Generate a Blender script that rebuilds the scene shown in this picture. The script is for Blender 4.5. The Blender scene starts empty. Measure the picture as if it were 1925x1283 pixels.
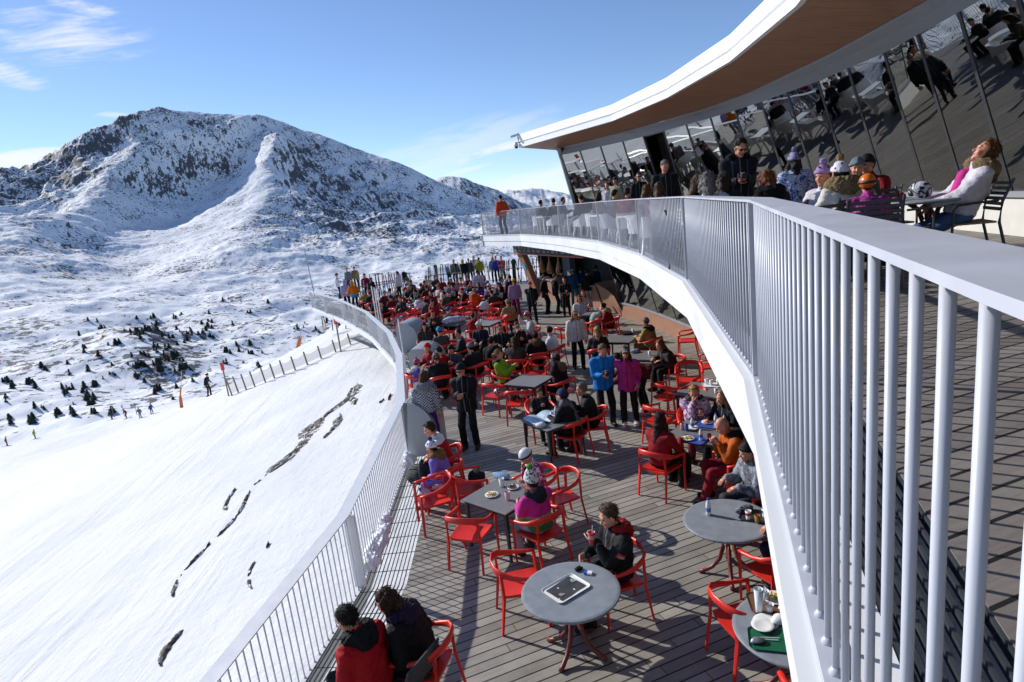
import bpy, math, random
import numpy as np
from mathutils import Vector, Matrix
random.seed(7)
rng = np.random.default_rng(5)
sc = bpy.context.scene
COL = sc.collection
PI = math.pi
R = math.radians

# ------------------------------------------------------------------ camera
W, H, F = 1925, 1283, 1160.0
PIT, ROL, CZ = R(12.15), R(6.58), 4.69
_u = np.array([0, math.sin(PIT), math.cos(PIT)])
FW = np.array([0, math.cos(PIT), -math.sin(PIT)])
RT = np.array([math.cos(ROL), 0, 0]) - math.sin(ROL) * _u
UP = np.array([math.sin(ROL), 0, 0]) + math.cos(ROL) * _u
CAM = np.array([0, 0, CZ])
ZU = 3.52                                  # upper terrace floor

def ray(px, py):
    return (px - W / 2) / F * RT + (H / 2 - py) / F * UP + FW
def at(px, py, z=0.0):
    d = ray(px, py)
    return CAM + d * ((z - CZ) / d[2])
def dist(px, py, D):
    d = ray(px, py)
    return CAM + d * (D / math.hypot(d[0], d[1]))

cam = bpy.data.cameras.new('camera')
cam.lens = F / W * 36.0
cam.sensor_width = 36
cam.clip_end = 20000
cam.clip_start = 0.02
co = bpy.data.objects.new('camera', cam)
COL.objects.link(co)
M = Matrix.Identity(4)
for i in range(3):
    M[i][0], M[i][1], M[i][2], M[i][3] = RT[i], UP[i], -FW[i], CAM[i]
co.matrix_world = M
sc.camera = co

# ------------------------------------------------------------------ objects
def tag(o, label=None, cat=None, group=None, kind=None):
    if label: o['label'] = label
    if cat: o['category'] = cat
    if group: o['group'] = group
    if kind: o['kind'] = kind
    return o
def thing(name, label, cat, loc=(0, 0, 0), rz=0.0, group=None):
    o = bpy.data.objects.new(name, None)
    o.empty_display_size = 0.1
    COL.objects.link(o)
    o.location = [float(v) for v in loc]
    o.rotation_euler = (0, 0, rz)
    return tag(o, label, cat, group)

class MB:
    """collects quads / polygons for one mesh object"""
    def __init__(s):
        s.v, s.f, s.m, s.n = [], [], [], 0
    def add(s, v, f, mi=0):
        v = np.asarray(v, dtype=np.float64)
        s.v.append(v)
        for q in f:
            s.f.append(tuple(int(i) + s.n for i in q))
        s.m += [mi] * len(f)
        s.n += len(v)
        return s
    def box(s, lo, hi, mi=0, mat=None):
        (a, b, c), (d, e, f) = lo, hi
        v = np.array([(a, b, c), (d, b, c), (d, e, c), (a, e, c), (a, b, f), (d, b, f), (d, e, f), (a, e, f)], float)
        if mat is not None:
            v = v @ np.asarray(mat[0]).T + np.asarray(mat[1])
        return s.add(v, [(3, 2, 1, 0), (4, 5, 6, 7), (0, 1, 5, 4), (1, 2, 6, 5), (2, 3, 7, 6), (3, 0, 4, 7)], mi)
    def tube(s, pts, rad, n=8, mi=0, cap=True, flat=None, upv=(0, 0, 1), ph=0.0):
        """sweep; rad per point; flat=(a,b) scales the section's two axes per point"""
        P = np.asarray(pts, float)
        k = len(P)
        rad = np.ones(k) * rad if np.isscalar(rad) else np.asarray(rad, float)
        T = np.gradient(P, axis=0)
        T /= np.linalg.norm(T, axis=1)[:, None] + 1e-12
        u = np.asarray(upv, float)
        V = []
        ang = np.arange(n) / n * 2 * PI + ph
        for i in range(k):
            t = T[i]
            a = np.cross(t, u)
            if np.linalg.norm(a) < 1e-3: a = np.cross(t, (0, 1, 0.2))
            a /= np.linalg.norm(a)
            b = np.cross(a, t)
            fa, fb = (1, 1) if flat is None else (flat if np.isscalar(flat[0]) else flat[i])
            V.append(P[i] + rad[i] * (np.cos(ang)[:, None] * a * fa + np.sin(ang)[:, None] * b * fb))
        V = np.concatenate(V)
        f = []
        for i in range(k - 1):
            for j in range(n):
                j2 = (j + 1) % n
                f.append((i * n + j, i * n + j2, (i + 1) * n + j2, (i + 1) * n + j))
        if cap:
            f.append(tuple(range(n - 1, -1, -1)))
            f.append(tuple((k - 1) * n + j for j in range(n)))
        return s.add(V, f, mi)
    def lathe(s, prof, n=16, c=(0, 0, 0), mi=0, cap=True):
        V, f = [], []
        ang = np.arange(n) / n * 2 * PI
        for r, z in prof:
            V.append(np.stack([c[0] + r * np.cos(ang), c[1] + r * np.sin(ang), np.full(n, c[2] + z)], 1))
        k = len(prof)
        for i in range(k - 1):
            for j in range(n):
                j2 = (j + 1) % n
                f.append((i * n + j, i * n + j2, (i + 1) * n + j2, (i + 1) * n + j))
        if cap:
            f.append(tuple(range(n - 1, -1, -1)))
            f.append(tuple((k - 1) * n + j for j in range(n)))
        return s.add(np.concatenate(V), f, mi)
    def grid(s, A, mi=0, closed_u=False):
        """A: (k, n, 3) array of points"""
        k, n, _ = A.shape
        f = []
        for i in range(k - 1):
            for j in range(n if closed_u else n - 1):
                j2 = (j + 1) % n
                f.append((i * n + j, i * n + j2, (i + 1) * n + j2, (i + 1) * n + j))
        return s.add(A.reshape(-1, 3), f, mi)
    def build(s, name, mats, parent=None, smooth=False, bevel=0.0):
        me = bpy.data.meshes.new(name)
        v = np.concatenate(s.v)
        me.from_pydata(v.tolist(), [], s.f)
        mats = mats if isinstance(mats, (list, tuple)) else [mats]
        for m in mats: me.materials.append(m)
        if len(mats) > 1: me.polygons.foreach_set('material_index', s.m)
        if smooth: me.polygons.foreach_set('use_smooth', [True] * len(me.polygons))
        me.update()
        o = bpy.data.objects.new(name, me)
        COL.objects.link(o)
        if parent is not None: o.parent = parent
        if bevel:
            b = o.modifiers.new('bevel', 'BEVEL')
            b.width = bevel; b.segments = 2; b.limit_method = 'ANGLE'
        return o

def rotz(a):
    c, s_ = math.cos(a), math.sin(a)
    return np.array([[c, -s_, 0], [s_, c, 0], [0, 0, 1.0]])
def copy_tree(o, parent=None):
    kids = list(o.children)
    c = o.copy()
    COL.objects.link(c)
    if parent is not None: c.parent = parent
    for ch in kids: copy_tree(ch, c)
    return c
def offset_poly(P, d):
    """offset an open polyline to its left by d (2-D)"""
    P = np.asarray(P, float)[:, :2]
    n = len(P)
    seg = P[1:] - P[:-1]
    seg /= np.linalg.norm(seg, axis=1)[:, None]
    nr = np.stack([-seg[:, 1], seg[:, 0]], 1)
    out = []
    for i in range(n):
        if i == 0: m = nr[0]
        elif i == n - 1: m = nr[-1]
        else:
            m = nr[i - 1] + nr[i]
            m = m / (m @ m) * 2
        out.append(P[i] + m * d)
    return np.array(out)
def resample(P, step):
    P = np.asarray(P, float)
    L = np.r_[0, np.cumsum(np.linalg.norm(np.diff(P, axis=0), axis=1))]
    k = max(2, int(round(L[-1] / step)) + 1)
    s_ = np.linspace(0, L[-1], k)
    return np.stack([np.interp(s_, L, P[:, i]) for i in range(P.shape[1])], 1)
def loft(mb, polys, zs, mi=0):
    A = np.stack([np.c_[p, np.full(len(p), z)] for p, z in zip(polys, zs)])
    return mb.grid(A, mi)

# ------------------------------------------------------------------ materials
def lin(h):
    h = h.lstrip('#')
    o = []
    for i in (0, 2, 4):
        c = int(h[i:i + 2], 16) / 255
        o.append(c / 12.92 if c <= 0.04045 else ((c + 0.055) / 1.055) ** 2.4)
    return tuple(o)
def newmat(name):
    m = bpy.data.materials.new(name)
    m.use_nodes = True
    nt = m.node_tree
    return m, nt, nt.nodes, nt.links, nt.nodes['Principled BSDF']
def nd(nt, t, **kw):
    n = nt.nodes.new(t)
    for k, v in kw.items():
        if k.startswith('i_'):
            n.inputs[k[2:].replace('_', ' ')].default_value = v
        else: setattr(n, k, v)
    return n
def ramp(nt, pos, cols):
    n = nt.nodes.new('ShaderNodeValToRGB')
    e = n.color_ramp.elements
    while len(e) < len(pos): e.new(0.5)
    for i, (p, c) in enumerate(zip(pos, cols)):
        e[i].position = p
        e[i].color = (*c, 1) if not np.isscalar(c) else (c, c, c, 1)
    return n
_mc = {}
def paint(name, col, rough=0.45, var=0.06, metal=0.0, bump=0.0, scale=6.0, coat=0.0):
    key = ('p', name)
    if key in _mc: return _mc[key]
    m, nt, N, L, b = newmat(name)
    tc = nd(nt, 'ShaderNodeTexCoord')
    nz = nd(nt, 'ShaderNodeTexNoise'); nz.inputs['Scale'].default_value = scale; nz.inputs['Detail'].default_value = 5
    L.new(tc.outputs['Object'], nz.inputs['Vector'])
    r = ramp(nt, (0.25, 0.75), (tuple(c * (1 - var) for c in col), tuple(min(1, c * (1 + var)) for c in col)))
    L.new(nz.outputs['Fac'], r.inputs['Fac'])
    L.new(r.outputs['Color'], b.inputs['Base Color'])
    rr = ramp(nt, (0.3, 0.7), (max(0, rough - 0.08), min(1, rough + 0.1)))
    L.new(nz.outputs['Fac'], rr.inputs['Fac'])
    L.new(rr.outputs['Color'], b.inputs['Roughness'])
    b.inputs['Metallic'].default_value = metal
    if coat: b.inputs['Coat Weight'].default_value = coat
    if bump:
        bp = nd(nt, 'ShaderNodeBump'); bp.inputs['Strength'].default_value = bump; bp.inputs['Distance'].default_value = 0.01
        L.new(nz.outputs['Fac'], bp.inputs['Height']); L.new(bp.outputs['Normal'], b.inputs['Normal'])
    _mc[key] = m
    return m
def cloth(col, pat=None, fur=False, sheen=0.0, rough=0.75, zip_=False):
    """fabric with folds; pat = (kind, second colour, ...)"""
    key = ('c', col, pat, fur, zip_)
    if key in _mc: return _mc[key]
    c = lin(col)
    m, nt, N, L, b = newmat('fur' if fur else 'fabric')
    tc = nd(nt, 'ShaderNodeTexCoord')
    nz = nd(nt, 'ShaderNodeTexNoise'); nz.inputs['Scale'].default_value = 60 if fur else 9; nz.inputs['Detail'].default_value = 4
    nz.inputs['Distortion'].default_value = 0.6
    L.new(tc.outputs['Object'], nz.inputs['Vector'])
    k0, k1 = (0.45, 1.5) if fur else (0.82, 1.12)
    r = ramp(nt, (0.3, 0.7), (tuple(x * k0 for x in c), tuple(min(1, x * k1) for x in c)))
    L.new(nz.outputs['Fac'], r.inputs['Fac'])
    outc = r.outputs['Color']
    if pat:
        c2 = lin(pat[1])
        fac = None
        if pat[0] == 'check':
            t = nd(nt, 'ShaderNodeTexChecker'); t.inputs['Scale'].default_value = 34
            L.new(tc.outputs['Object'], t.inputs['Vector']); fac = t.outputs['Fac']
        elif pat[0] == 'spots':
            t = nd(nt, 'ShaderNodeTexVoronoi'); t.inputs['Scale'].default_value = pat[2] if len(pat) > 2 else 24
            L.new(tc.outputs['Object'], t.inputs['Vector'])
            q = ramp(nt, (0.32, 0.4), (1.0, 0.0)); L.new(t.outputs['Distance'], q.inputs['Fac']); fac = q.outputs['Color']
        elif pat[0] == 'swirl':
            t = nd(nt, 'ShaderNodeTexNoise'); t.inputs['Scale'].default_value = pat[2] if len(pat) > 2 else 9
            t.inputs['Detail'].default_value = 1; t.inputs['Distortion'].default_value = 1.6
            L.new(tc.outputs['Object'], t.inputs['Vector'])
            q = ramp(nt, (0.44, 0.48, 0.54, 0.58), (0.0, 1.0, 1.0, 0.0)); L.new(t.outputs['Fac'], q.inputs['Fac']); fac = q.outputs['Color']
        elif pat[0] == 'bands':       # colour bands by height: list of (z, colour)
            sx = nd(nt, 'ShaderNodeSeparateXYZ'); L.new(tc.outputs['Object'], sx.inputs[0])
            mr = nd(nt, 'ShaderNodeMapRange'); mr.inputs['From Min'].default_value = pat[2]; mr.inputs['From Max'].default_value = pat[3]
            L.new(sx.outputs['Z'], mr.inputs['Value'])
            q = ramp(nt, [p for p, _ in pat[4]], [lin(h) for _, h in pat[4]]); q.color_ramp.interpolation = 'CONSTANT'
            L.new(mr.outputs['Result'], q.inputs['Fac']); outc = q.outputs['Color']
        elif pat[0] == 'stripes':
            t = nd(nt, 'ShaderNodeTexWave'); t.bands_direction = 'Z'; t.inputs['Scale'].default_value = pat[2] if len(pat) > 2 else 9
            t.inputs['Distortion'].default_value = 0.4
            L.new(tc.outputs['Object'], t.inputs['Vector'])
            q = ramp(nt, (0.62, 0.68), (0.0, 1.0)); L.new(t.outputs['Fac'], q.inputs['Fac']); fac = q.outputs['Color']
        if fac is not None:
            mx = nd(nt, 'ShaderNodeMix', data_type='RGBA')
            L.new(fac, mx.inputs['Factor']); L.new(outc, mx.inputs['A']); mx.inputs['B'].default_value = (*c2, 1)
            outc = mx.outputs['Result']
    if zip_:                                     # front zip and chest pocket flaps
        sz = nd(nt, 'ShaderNodeSeparateXYZ'); L.new(tc.outputs['Object'], sz.inputs[0])
        def Q(op, a, b_):
            n = nd(nt, 'ShaderNodeMath', operation=op)
            for i, q in enumerate((a, b_)):
                if np.isscalar(q): n.inputs[i].default_value = q
                else: L.new(q, n.inputs[i])
            return n.outputs[0]
        ax_ = Q('ABSOLUTE', sz.outputs['X'], 0.0)
        z1 = Q('LESS_THAN', ax_, 0.007)
        z2 = Q('MULTIPLY', Q('LESS_THAN', Q('ABSOLUTE', Q('SUBTRACT', ax_, 0.105), 0.0), 0.005), 1.0)
        ln = Q('MULTIPLY', Q('MAXIMUM', z1, Q('MULTIPLY', z2, 0.55)), Q('GREATER_THAN', sz.outputs['Y'], 0.07))
        k_ = sum(c) / 3
        mz = nd(nt, 'ShaderNodeMix', data_type='RGBA'); L.new(ln, mz.inputs['Factor']); L.new(outc, mz.inputs['A'])
        mz.inputs['B'].default_value = (0.16, 0.16, 0.17, 1) if k_ < 0.06 else (c[0] * .25, c[1] * .25, c[2] * .25, 1)
        outc = mz.outputs['Result']
    L.new(outc, b.inputs['Base Color'])
    b.inputs['Roughness'].default_value = 0.95 if fur else rough
    b.inputs['Specular IOR Level'].default_value = 0.25
    bp = nd(nt, 'ShaderNodeBump'); bp.inputs['Strength'].default_value = 0.9 if fur else 0.55
    bp.inputs['Distance'].default_value = 0.02
    nz2 = nd(nt, 'ShaderNodeTexNoise'); nz2.inputs['Scale'].default_value = 120 if fur else 16; nz2.inputs['Detail'].default_value = 3
    nz2.inputs['Distortion'].default_value = 1.2
    L.new(tc.outputs['Object'], nz2.inputs['Vector'])
    L.new(nz2.outputs['Fac'], bp.inputs['Height']); L.new(bp.outputs['Normal'], b.inputs['Normal'])
    _mc[key] = m
    return m
def hairm(col):
    key = ('h', col)
    if key in _mc: return _mc[key]
    c = lin(col)
    m, nt, N, L, b = newmat('hair')
    tc = nd(nt, 'ShaderNodeTexCoord')
    mp = nd(nt, 'ShaderNodeMapping'); mp.inputs['Scale'].default_value = (1, 1, 0.16)
    L.new(tc.outputs['Object'], mp.inputs['Vector'])
    nz = nd(nt, 'ShaderNodeTexNoise'); nz.inputs['Scale'].default_value = 110; nz.inputs['Detail'].default_value = 3
    L.new(mp.outputs['Vector'], nz.inputs['Vector'])
    r = ramp(nt, (0.3, 0.7), (tuple(x * 0.5 for x in c), tuple(min(1, x * 1.5) for x in c)))
    L.new(nz.outputs['Fac'], r.inputs['Fac']); L.new(r.outputs['Color'], b.inputs['Base Color'])
    b.inputs['Roughness'].default_value = 0.65; b.inputs['Specular IOR Level'].default_value = 0.25
    bp = nd(nt, 'ShaderNodeBump'); bp.inputs['Strength'].default_value = 0.8; bp.inputs['Distance'].default_value = 0.01
    L.new(nz.outputs['Fac'], bp.inputs['Height']); L.new(bp.outputs['Normal'], b.inputs['Normal'])
    _mc[key] = m
    return m
def skinm(col='c99478'):
    key = ('s', col)
    if key in _mc: return _mc[key]
    m, nt, N, L, b = newmat('skin')
    c = lin(col)
    tc = nd(nt, 'ShaderNodeTexCoord')
    nz = nd(nt, 'ShaderNodeTexNoise'); nz.inputs['Scale'].default_value = 14
    L.new(tc.outputs['Object'], nz.inputs['Vector'])
    r = ramp(nt, (0.35, 0.7), ((c[0], c[1] * 0.86, c[2] * 0.84), (min(1, c[0] * 1.05), c[1] * 1.05, c[2] * 1.05)))
    L.new(nz.outputs['Fac'], r.inputs['Fac']); L.new(r.outputs['Color'], b.inputs['Base Color'])
    b.inputs['Roughness'].default_value = 0.5
    b.inputs['Subsurface Weight'].default_value = 0.0
    _mc[key] = m
    return m
WHITE = paint('white_steel', (0.74, 0.75, 0.77), 0.38, 0.03)
WHITE2 = paint('white_panel', (0.78, 0.79, 0.80), 0.42, 0.05, scale=1.3)
RED = paint('red_plastic', (0.72, 0.03, 0.018), 0.38, 0.08)
DARKMETAL = paint('dark_metal', (0.035, 0.037, 0.04), 0.45, 0.15)
TABLETOP = paint('table_laminate', (0.19, 0.18, 0.175), 0.42, 0.1, scale=14)
ROUNDTOP = paint('round_table_laminate', (0.24, 0.26, 0.285), 0.42, 0.14, scale=9)
OXBLOOD = paint('oxblood_steel', (0.16, 0.03, 0.022), 0.42, 0.15)
GREYBAND = paint('grey_cladding', (0.26, 0.27, 0.285), 0.55, 0.04)
COPPER = paint('copper_cladding', (0.33, 0.165, 0.105), 0.5, 0.1, scale=3)
PLINTH = paint('plinth_render', (0.62, 0.60, 0.55), 0.7, 0.06)
GALV = paint('galvanised_steel', (0.33, 0.35, 0.37), 0.42, 0.15, metal=0.6)
GREYPAD = paint('grey_cover_plastic', (0.33, 0.36, 0.38), 0.5, 0.04)
SNOWLUMP = paint('snow_lump', (0.86, 0.88, 0.92), 0.7, 0.04, bump=0.5, scale=18)
BLACK = paint('black_rubber', (0.012, 0.012, 0.013), 0.5, 0.2)
# ------------------------------------------------------------------ light and sky
SAZ, SEL = R(-54.7), R(29.0)                # sun: left of the view, ahead
sunv = Vector((math.sin(SAZ) * math.cos(SEL), math.cos(SAZ) * math.cos(SEL), math.sin(SEL)))
ld = bpy.data.lights.new('sun', 'SUN')
ld.energy = 4.4; ld.angle = R(0.53); ld.color = (1.0, 0.965, 0.91)
lo = bpy.data.objects.new('sun', ld)
COL.objects.link(lo)
lo.rotation_euler = sunv.to_track_quat('Z', 'Y').to_euler()
lo.location = (-30, 20, 40)

w = bpy.data.worlds.new('World')
sc.world = w
w.use_nodes = True
nt = w.node_tree
L = nt.links
bg = nt.nodes['Background']
sky = nd(nt, 'ShaderNodeTexSky')
sky.sky_type = 'NISHITA'
sky.sun_disc = False
sky.sun_elevation = SEL
sky.sun_rotation = SAZ % (2 * PI)
sky.altitude = 2300
sky.air_density = 1.0
sky.dust_density = 0.25
sky.ozone_density = 2.0
# thin cirrus in the sky: noise on a cloud sheet 6 km up, in a few patches of the sky
tc = nd(nt, 'ShaderNodeTexCoord')
sx = nd(nt, 'ShaderNodeSeparateXYZ')
L.new(tc.outputs['Generated'], sx.inputs[0])
def mth(op, a, b=None, c=None):
    n = nt.nodes.new('ShaderNodeMath'); n.operation = op
    for i, q in enumerate((a, b, c)):
        if q is None: continue
        if np.isscalar(q): n.inputs[i].default_value = q
        else: L.new(q, n.inputs[i])
    return n.outputs[0]
az = mth('ARCTAN2', sx.outputs['X'], sx.outputs['Y'])
el = mth('ARCSINE', sx.outputs['Z'])
def patch(a0, e0, sa, se, slope=0.0):
    """soft elliptical patch of sky around azimuth a0, elevation e0 (degrees)"""
    da = mth('SUBTRACT', az, R(a0))
    de = mth('SUBTRACT', mth('SUBTRACT', el, R(e0)), mth('MULTIPLY', da, slope))
    q = mth('ADD', mth('POWER', mth('ABSOLUTE', mth('DIVIDE', da, R(sa))), 2.0), mth('POWER', mth('ABSOLUTE', mth('DIVIDE', de, R(se))), 2.0))
    return mth('MAXIMUM', mth('SUBTRACT', 1.0, q), 0.0)
cv = nd(nt, 'ShaderNodeCombineXYZ')
L.new(mth('MULTIPLY', az, 7.0), cv.inputs[0])
L.new(mth('SUBTRACT', mth('MULTIPLY', el, 42.0), mth('MULTIPLY', az, 6.0)), cv.inputs[1])
n1 = nd(nt, 'ShaderNodeTexNoise'); n1.inputs['Scale'].default_value = 1.6; n1.inputs['Detail'].default_value = 7
n1.inputs['Roughness'].default_value = 0.62; n1.inputs['Distortion'].default_value = 0.5
L.new(cv.outputs[0], n1.inputs['Vector'])
CLOUDS = []
def cloud(px, py, sa, se, slope, amt, lo_, hi_):
    d = ray(px, py)
    a0 = math.degrees(math.atan2(d[0], d[1])); e0 = math.degrees(math.atan2(d[2], math.hypot(d[0], d[1])))
    p = patch(a0, e0, sa, se, slope)
    v = mth('ADD', n1.outputs['Fac'], mth('MULTIPLY', p, 0.28))
    mr = nd(nt, 'ShaderNodeMapRange'); mr.interpolation_type = 'SMOOTHSTEP'
    mr.inputs['From Min'].default_value = lo_; mr.inputs['From Max'].default_value = hi_
    L.new(v, mr.inputs['Value'])
    sq = mth('POWER', p, 0.6)
    return mth('MULTIPLY', mth('MULTIPLY', mr.outputs['Result'], sq), amt)
cl = None
for a in ((120, 70, 6.5, 2.6, 0.05, 0.75, 0.58, 0.92), (20, 140, 2.6, 1.1, -0.2, 0.7, 0.55, 0.85), (150, 12, 3.0, 0.9, -0.25, 0.7, 0.55, 0.85),
          (45, 300, 5.5, 1.0, 0.02, 0.9, 0.5, 0.75), (215, 216, 1.6, 0.3, 0.02, 0.6, 0.5, 0.8), (870, 275, 11.0, 2.2, 0.16, 0.38, 0.42, 0.85),
          (930, 283, 5.0, 0.55, 0.18, 0.85, 0.5, 0.75), (1000, 345, 9.0, 1.3, 0.16, 0.6, 0.45, 0.8), (870, 322, 3.0, 0.35, 0.16, 0.5, 0.5, 0.8)):
    c_ = cloud(*a)
    cl = c_ if cl is None else mth('MAXIMUM', cl, c_)
mx = nd(nt, 'ShaderNodeMix', data_type='RGBA')
L.new(cl, mx.inputs['Factor'])
tint = nd(nt, 'ShaderNodeMix', data_type='RGBA', blend_type='MULTIPLY'); tint.inputs['Factor'].default_value = 1.0
L.new(sky.outputs[0], tint.inputs['A']); tint.inputs['B'].default_value = (0.95, 1.0, 1.12, 1)
L.new(tint.outputs['Result'], mx.inputs['A'])
mx.inputs['B'].default_value = (7.4, 7.5, 7.8, 1)
L.new(mx.outputs['Result'], bg.inputs['Color'])
bg.inputs['Strength'].default_value = 0.118

vs = sc.view_settings
vs.view_transform = 'Standard'
vs.look = 'None'
vs.gamma = 1.0
vs.use_curve_mapping = False
vs.exposure = 0.17
sc.cycles.max_bounces = 8
sc.cycles.transparent_max_bounces = 12
sc.cycles.caustics_reflective = False
sc.cycles.caustics_refractive = False
# ------------------------------------------------------------------ terrain
_perm = rng.permutation(512).astype(np.int64)
_perm = np.concatenate([_perm, _perm, _perm])
_ga = rng.random(512) * 2 * PI
_gx, _gy = np.cos(_ga), np.sin(_ga)
def perlin(x, y):
    xi = np.floor(x).astype(np.int64); yi = np.floor(y).astype(np.int64)
    xf = x - xi; yf = y - yi
    u = xf * xf * xf * (xf * (xf * 6 - 15) + 10); v = yf * yf * yf * (yf * (yf * 6 - 15) + 10)
    def g(a, b, dx, dy):
        h = _perm[_perm[a & 511] + (b & 511)] & 511
        return _gx[h] * dx + _gy[h] * dy
    a = g(xi, yi, xf, yf); b = g(xi + 1, yi, xf - 1, yf)
    c = g(xi, yi + 1, xf, yf - 1); d = g(xi + 1, yi + 1, xf - 1, yf - 1)
    return (a + u * (b - a)) + v * ((c + u * (d - c)) - (a + u * (b - a)))
def fbm(x, y, o=5, ridge=False, gain=0.5):
    s = np.zeros_like(x); a = 1.0
    for i in range(o):
        n = perlin(x + 17.3 * i, y - 9.1 * i)
        s += a * ((1 - 2.4 * np.abs(n)) if ridge else n)
        a *= gain; x = x * 2.03; y = y * 2.03
    return s

def nrm3(v): v = np.asarray(v, float); return v / np.linalg.norm(v)
CP = []          # x, y, z, rock, roughness
def cw(x, y, z, rock=0.0, rough=0.0): CP.append((x, y, z, rock, rough))
def cpx(px, py, D, rock=0.0, rough=0.3):
    p = dist(px, py, D); CP.append((p[0], p[1], p[2], rock, rough))
def line(pts, k, rock, rough):
    """a crease: px, py, distance interpolated"""
    P = np.array([dist(*p) for p in pts])
    Q = resample(P, np.linalg.norm(np.diff(P, axis=0), axis=1).sum() / k)
    for q in Q: CP.append((q[0], q[1], q[2], rock, rough))
# bank and terrace surroundings
for y in (-25, -12, -4, 2, 8, 13): cw(-3.4, y, -1.35)
for x, y, z in ((-4.2, 18, -1.4), (-5.6, 22.5, -1.5), (-7.6, 27.5, -1.8), (-10, 33, -2.2), (-13.5, 39.5, -2.9), (2, 10, -1.5), (2, 25, -1.4), (8, 5, -1.5), (0, 34, -0.8), (-5, 36, -1.0),
                (-2, 41, -0.1), (3, 40, -0.05), (6, 50, -0.05), (-7, 43.5, -0.45), (-12, 46, -2.2), (0, 60, -1.5), (14, 60, -1), (-10, 62, -4.8), (-12, 90, -11), (4, 110, -14),
                (14, 0, -1.4), (14, 30, -0.5), (30, 60, -4), (30, 0, -2), (60, 100, -18), (60, 20, -6)): cw(x, y, z)
for x, y, z in ((-9, 0, -2.9), (-9, 12, -2.9), (-15, -8, -4.5), (-15, 6, -4.5), (-15, 20, -4.5), (-30, -8, -8.8), (-30, 10, -8.8), (-29, 32, -8.7), (-27.5, 57.8, -9.8), (-29.4, 74.4, -12),
                (-30.4, 95, -14.5), (-30.2, 116, -17.6), (-58, 15, -16.8), (-60, 50, -18), (-60, 85, -20.8), (-65.9, 118, -26.3), (-76.5, 117, -26.4), (-98.7, 113, -28.5),
                (-100, 60, -27.5), (-100, 10, -27.5), (-145, 70, -40), (-145, 0, -40), (-60, -40, -17), (-15, -40, -5)): cw(x, y, z)
# beyond the crest
for x, y, z in ((-76, 165, -52), (-42, 165, -42), (-112, 150, -50), (-12, 160, -34), (-170, 120, -62), (30, 170, -38), (-36, 140, -27), (-240, 60, -75), (-240, -80, -70)): cw(x, y, z)
# rolling ground
for a in ((25, 780, 340), (150, 725, 390), (300, 700, 400), (430, 690, 370), (560, 685, 340), (690, 650, 330), (60, 700, 430), (50, 645, 560, .2), (200, 625, 600, .25), (350, 612, 560, .3), (300, 660, 460, .5), (285, 690, 415, .5), (262, 650, 475, .5), (315, 720, 385, .5), (20, 735, 370, .45),
          (420, 650, 450, .35), (500, 600, 600, .25), (620, 575, 640, .2), (140, 578, 760, .1), (60, 605, 650, .1), (330, 565, 820, .25), (480, 545, 850, .2), (640, 545, 860, .2), (760, 540, 880, .15), (900, 530, 900, .1)):
    cpx(*a[:3], a[3] if len(a) > 3 else 0.12, 0.45)
for a in ((30, 560, 900), (100, 540, 980), (170, 548, 960), (230, 535, 1050), (300, 532, 1010), (420, 528, 1000), (520, 520, 1010), (620, 518, 1010), (720, 510, 1000), (860, 505, 1000), (960, 500, 1000), (1100, 500, 1100)):
    cpx(*a, 0.1, 0.5)
# the spur: crest, and the gully along its left foot
line([(522, 255, 1955), (507, 300, 1850), (511, 345, 1725), (495, 392, 1570), (451, 440, 1385), (380, 480, 1215), (330, 508, 1112)], 26, 0.12, 0.3)
line([(470, 312, 1930), (424, 372, 1775), (366, 420, 1600), (313, 463, 1430), (264, 506, 1255), (210, 535, 1120)], 16, 0.07, 0.12)
for a in ((460, 385, 1660), (405, 430, 1490), (350, 475, 1310)): cpx(*a, 0.07, 0.2)
# bowl behind the gully
for a in ((400, 345, 1980, .1), (340, 375, 1900, .3), (330, 425, 1740, .03), (250, 440, 1640, .03), (230, 480, 1440, .05), (150, 475, 1430, .3), (120, 505, 1230, .3), (200, 512, 1240, .25), (60, 500, 1200, .25), (30, 520, 1100, .2)): cpx(*a[:3], a[3], 0.5)
line([(245, 372, 1880), (290, 368, 1900), (330, 350, 1930), (385, 330, 2000), (440, 300, 2040)], 7, 0.29, 1.0)
line([(240, 345, 1910), (290, 320, 1950), (340, 300, 1990), (400, 280, 2040), (460, 262, 2070)], 7, 0.15, 1.0)
line([(275, 275, 2050), (330, 250, 2090), (400, 245, 2110), (470, 240, 2110)], 6, 0.22, 0.9)
# skyline
line([(-60, 372, 2000), (0, 347, 2050), (60, 336, 2080), (130, 293, 2120), (180, 272, 2130), (232, 248, 2150), (268, 222, 2170)], 20, 0.46, 1.1)
line([(300, 204, 2180), (345, 210, 2180), (430, 217, 2180), (487, 219, 2150), (540, 236, 2120)], 14, 0.25, 0.35)
line([(580, 248, 2090), (620, 262, 2060), (690, 289, 2010), (760, 313, 1970), (830, 346, 1930), (900, 377, 1900), (955, 402, 1880), (1040, 440, 1860), (1130, 470, 1850)], 26, 0.2, 0.16)
for a in ((-60, 2900), (60, 2900), (200, 2950), (330, 3000), (480, 3000), (640, 2900), (800, 2700), (930, 2400), (1100, 2300)):
    p = dist(a[0], 480, a[1]); CP.append((p[0], p[1], p[2] + 30, 0.2, 0.5))
# left secondary ridge and its far bowl
line([(262, 262, 2060), (232, 305, 1960), (205, 348, 1830), (160, 385, 1700), (110, 415, 1560), (48, 450, 1420), (0, 462, 1350)], 16, 0.18, 0.4)
for a in ((205, 300, 2060, .5), (150, 330, 2020, .55), (90, 365, 1960, .5), (150, 368, 1900, .45), (80, 400, 1820, .25), (30, 385, 1900, .4), (20, 425, 1700, .1), (90, 412, 1760, .05)): cpx(*a[:3], a[3], 0.9)
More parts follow.
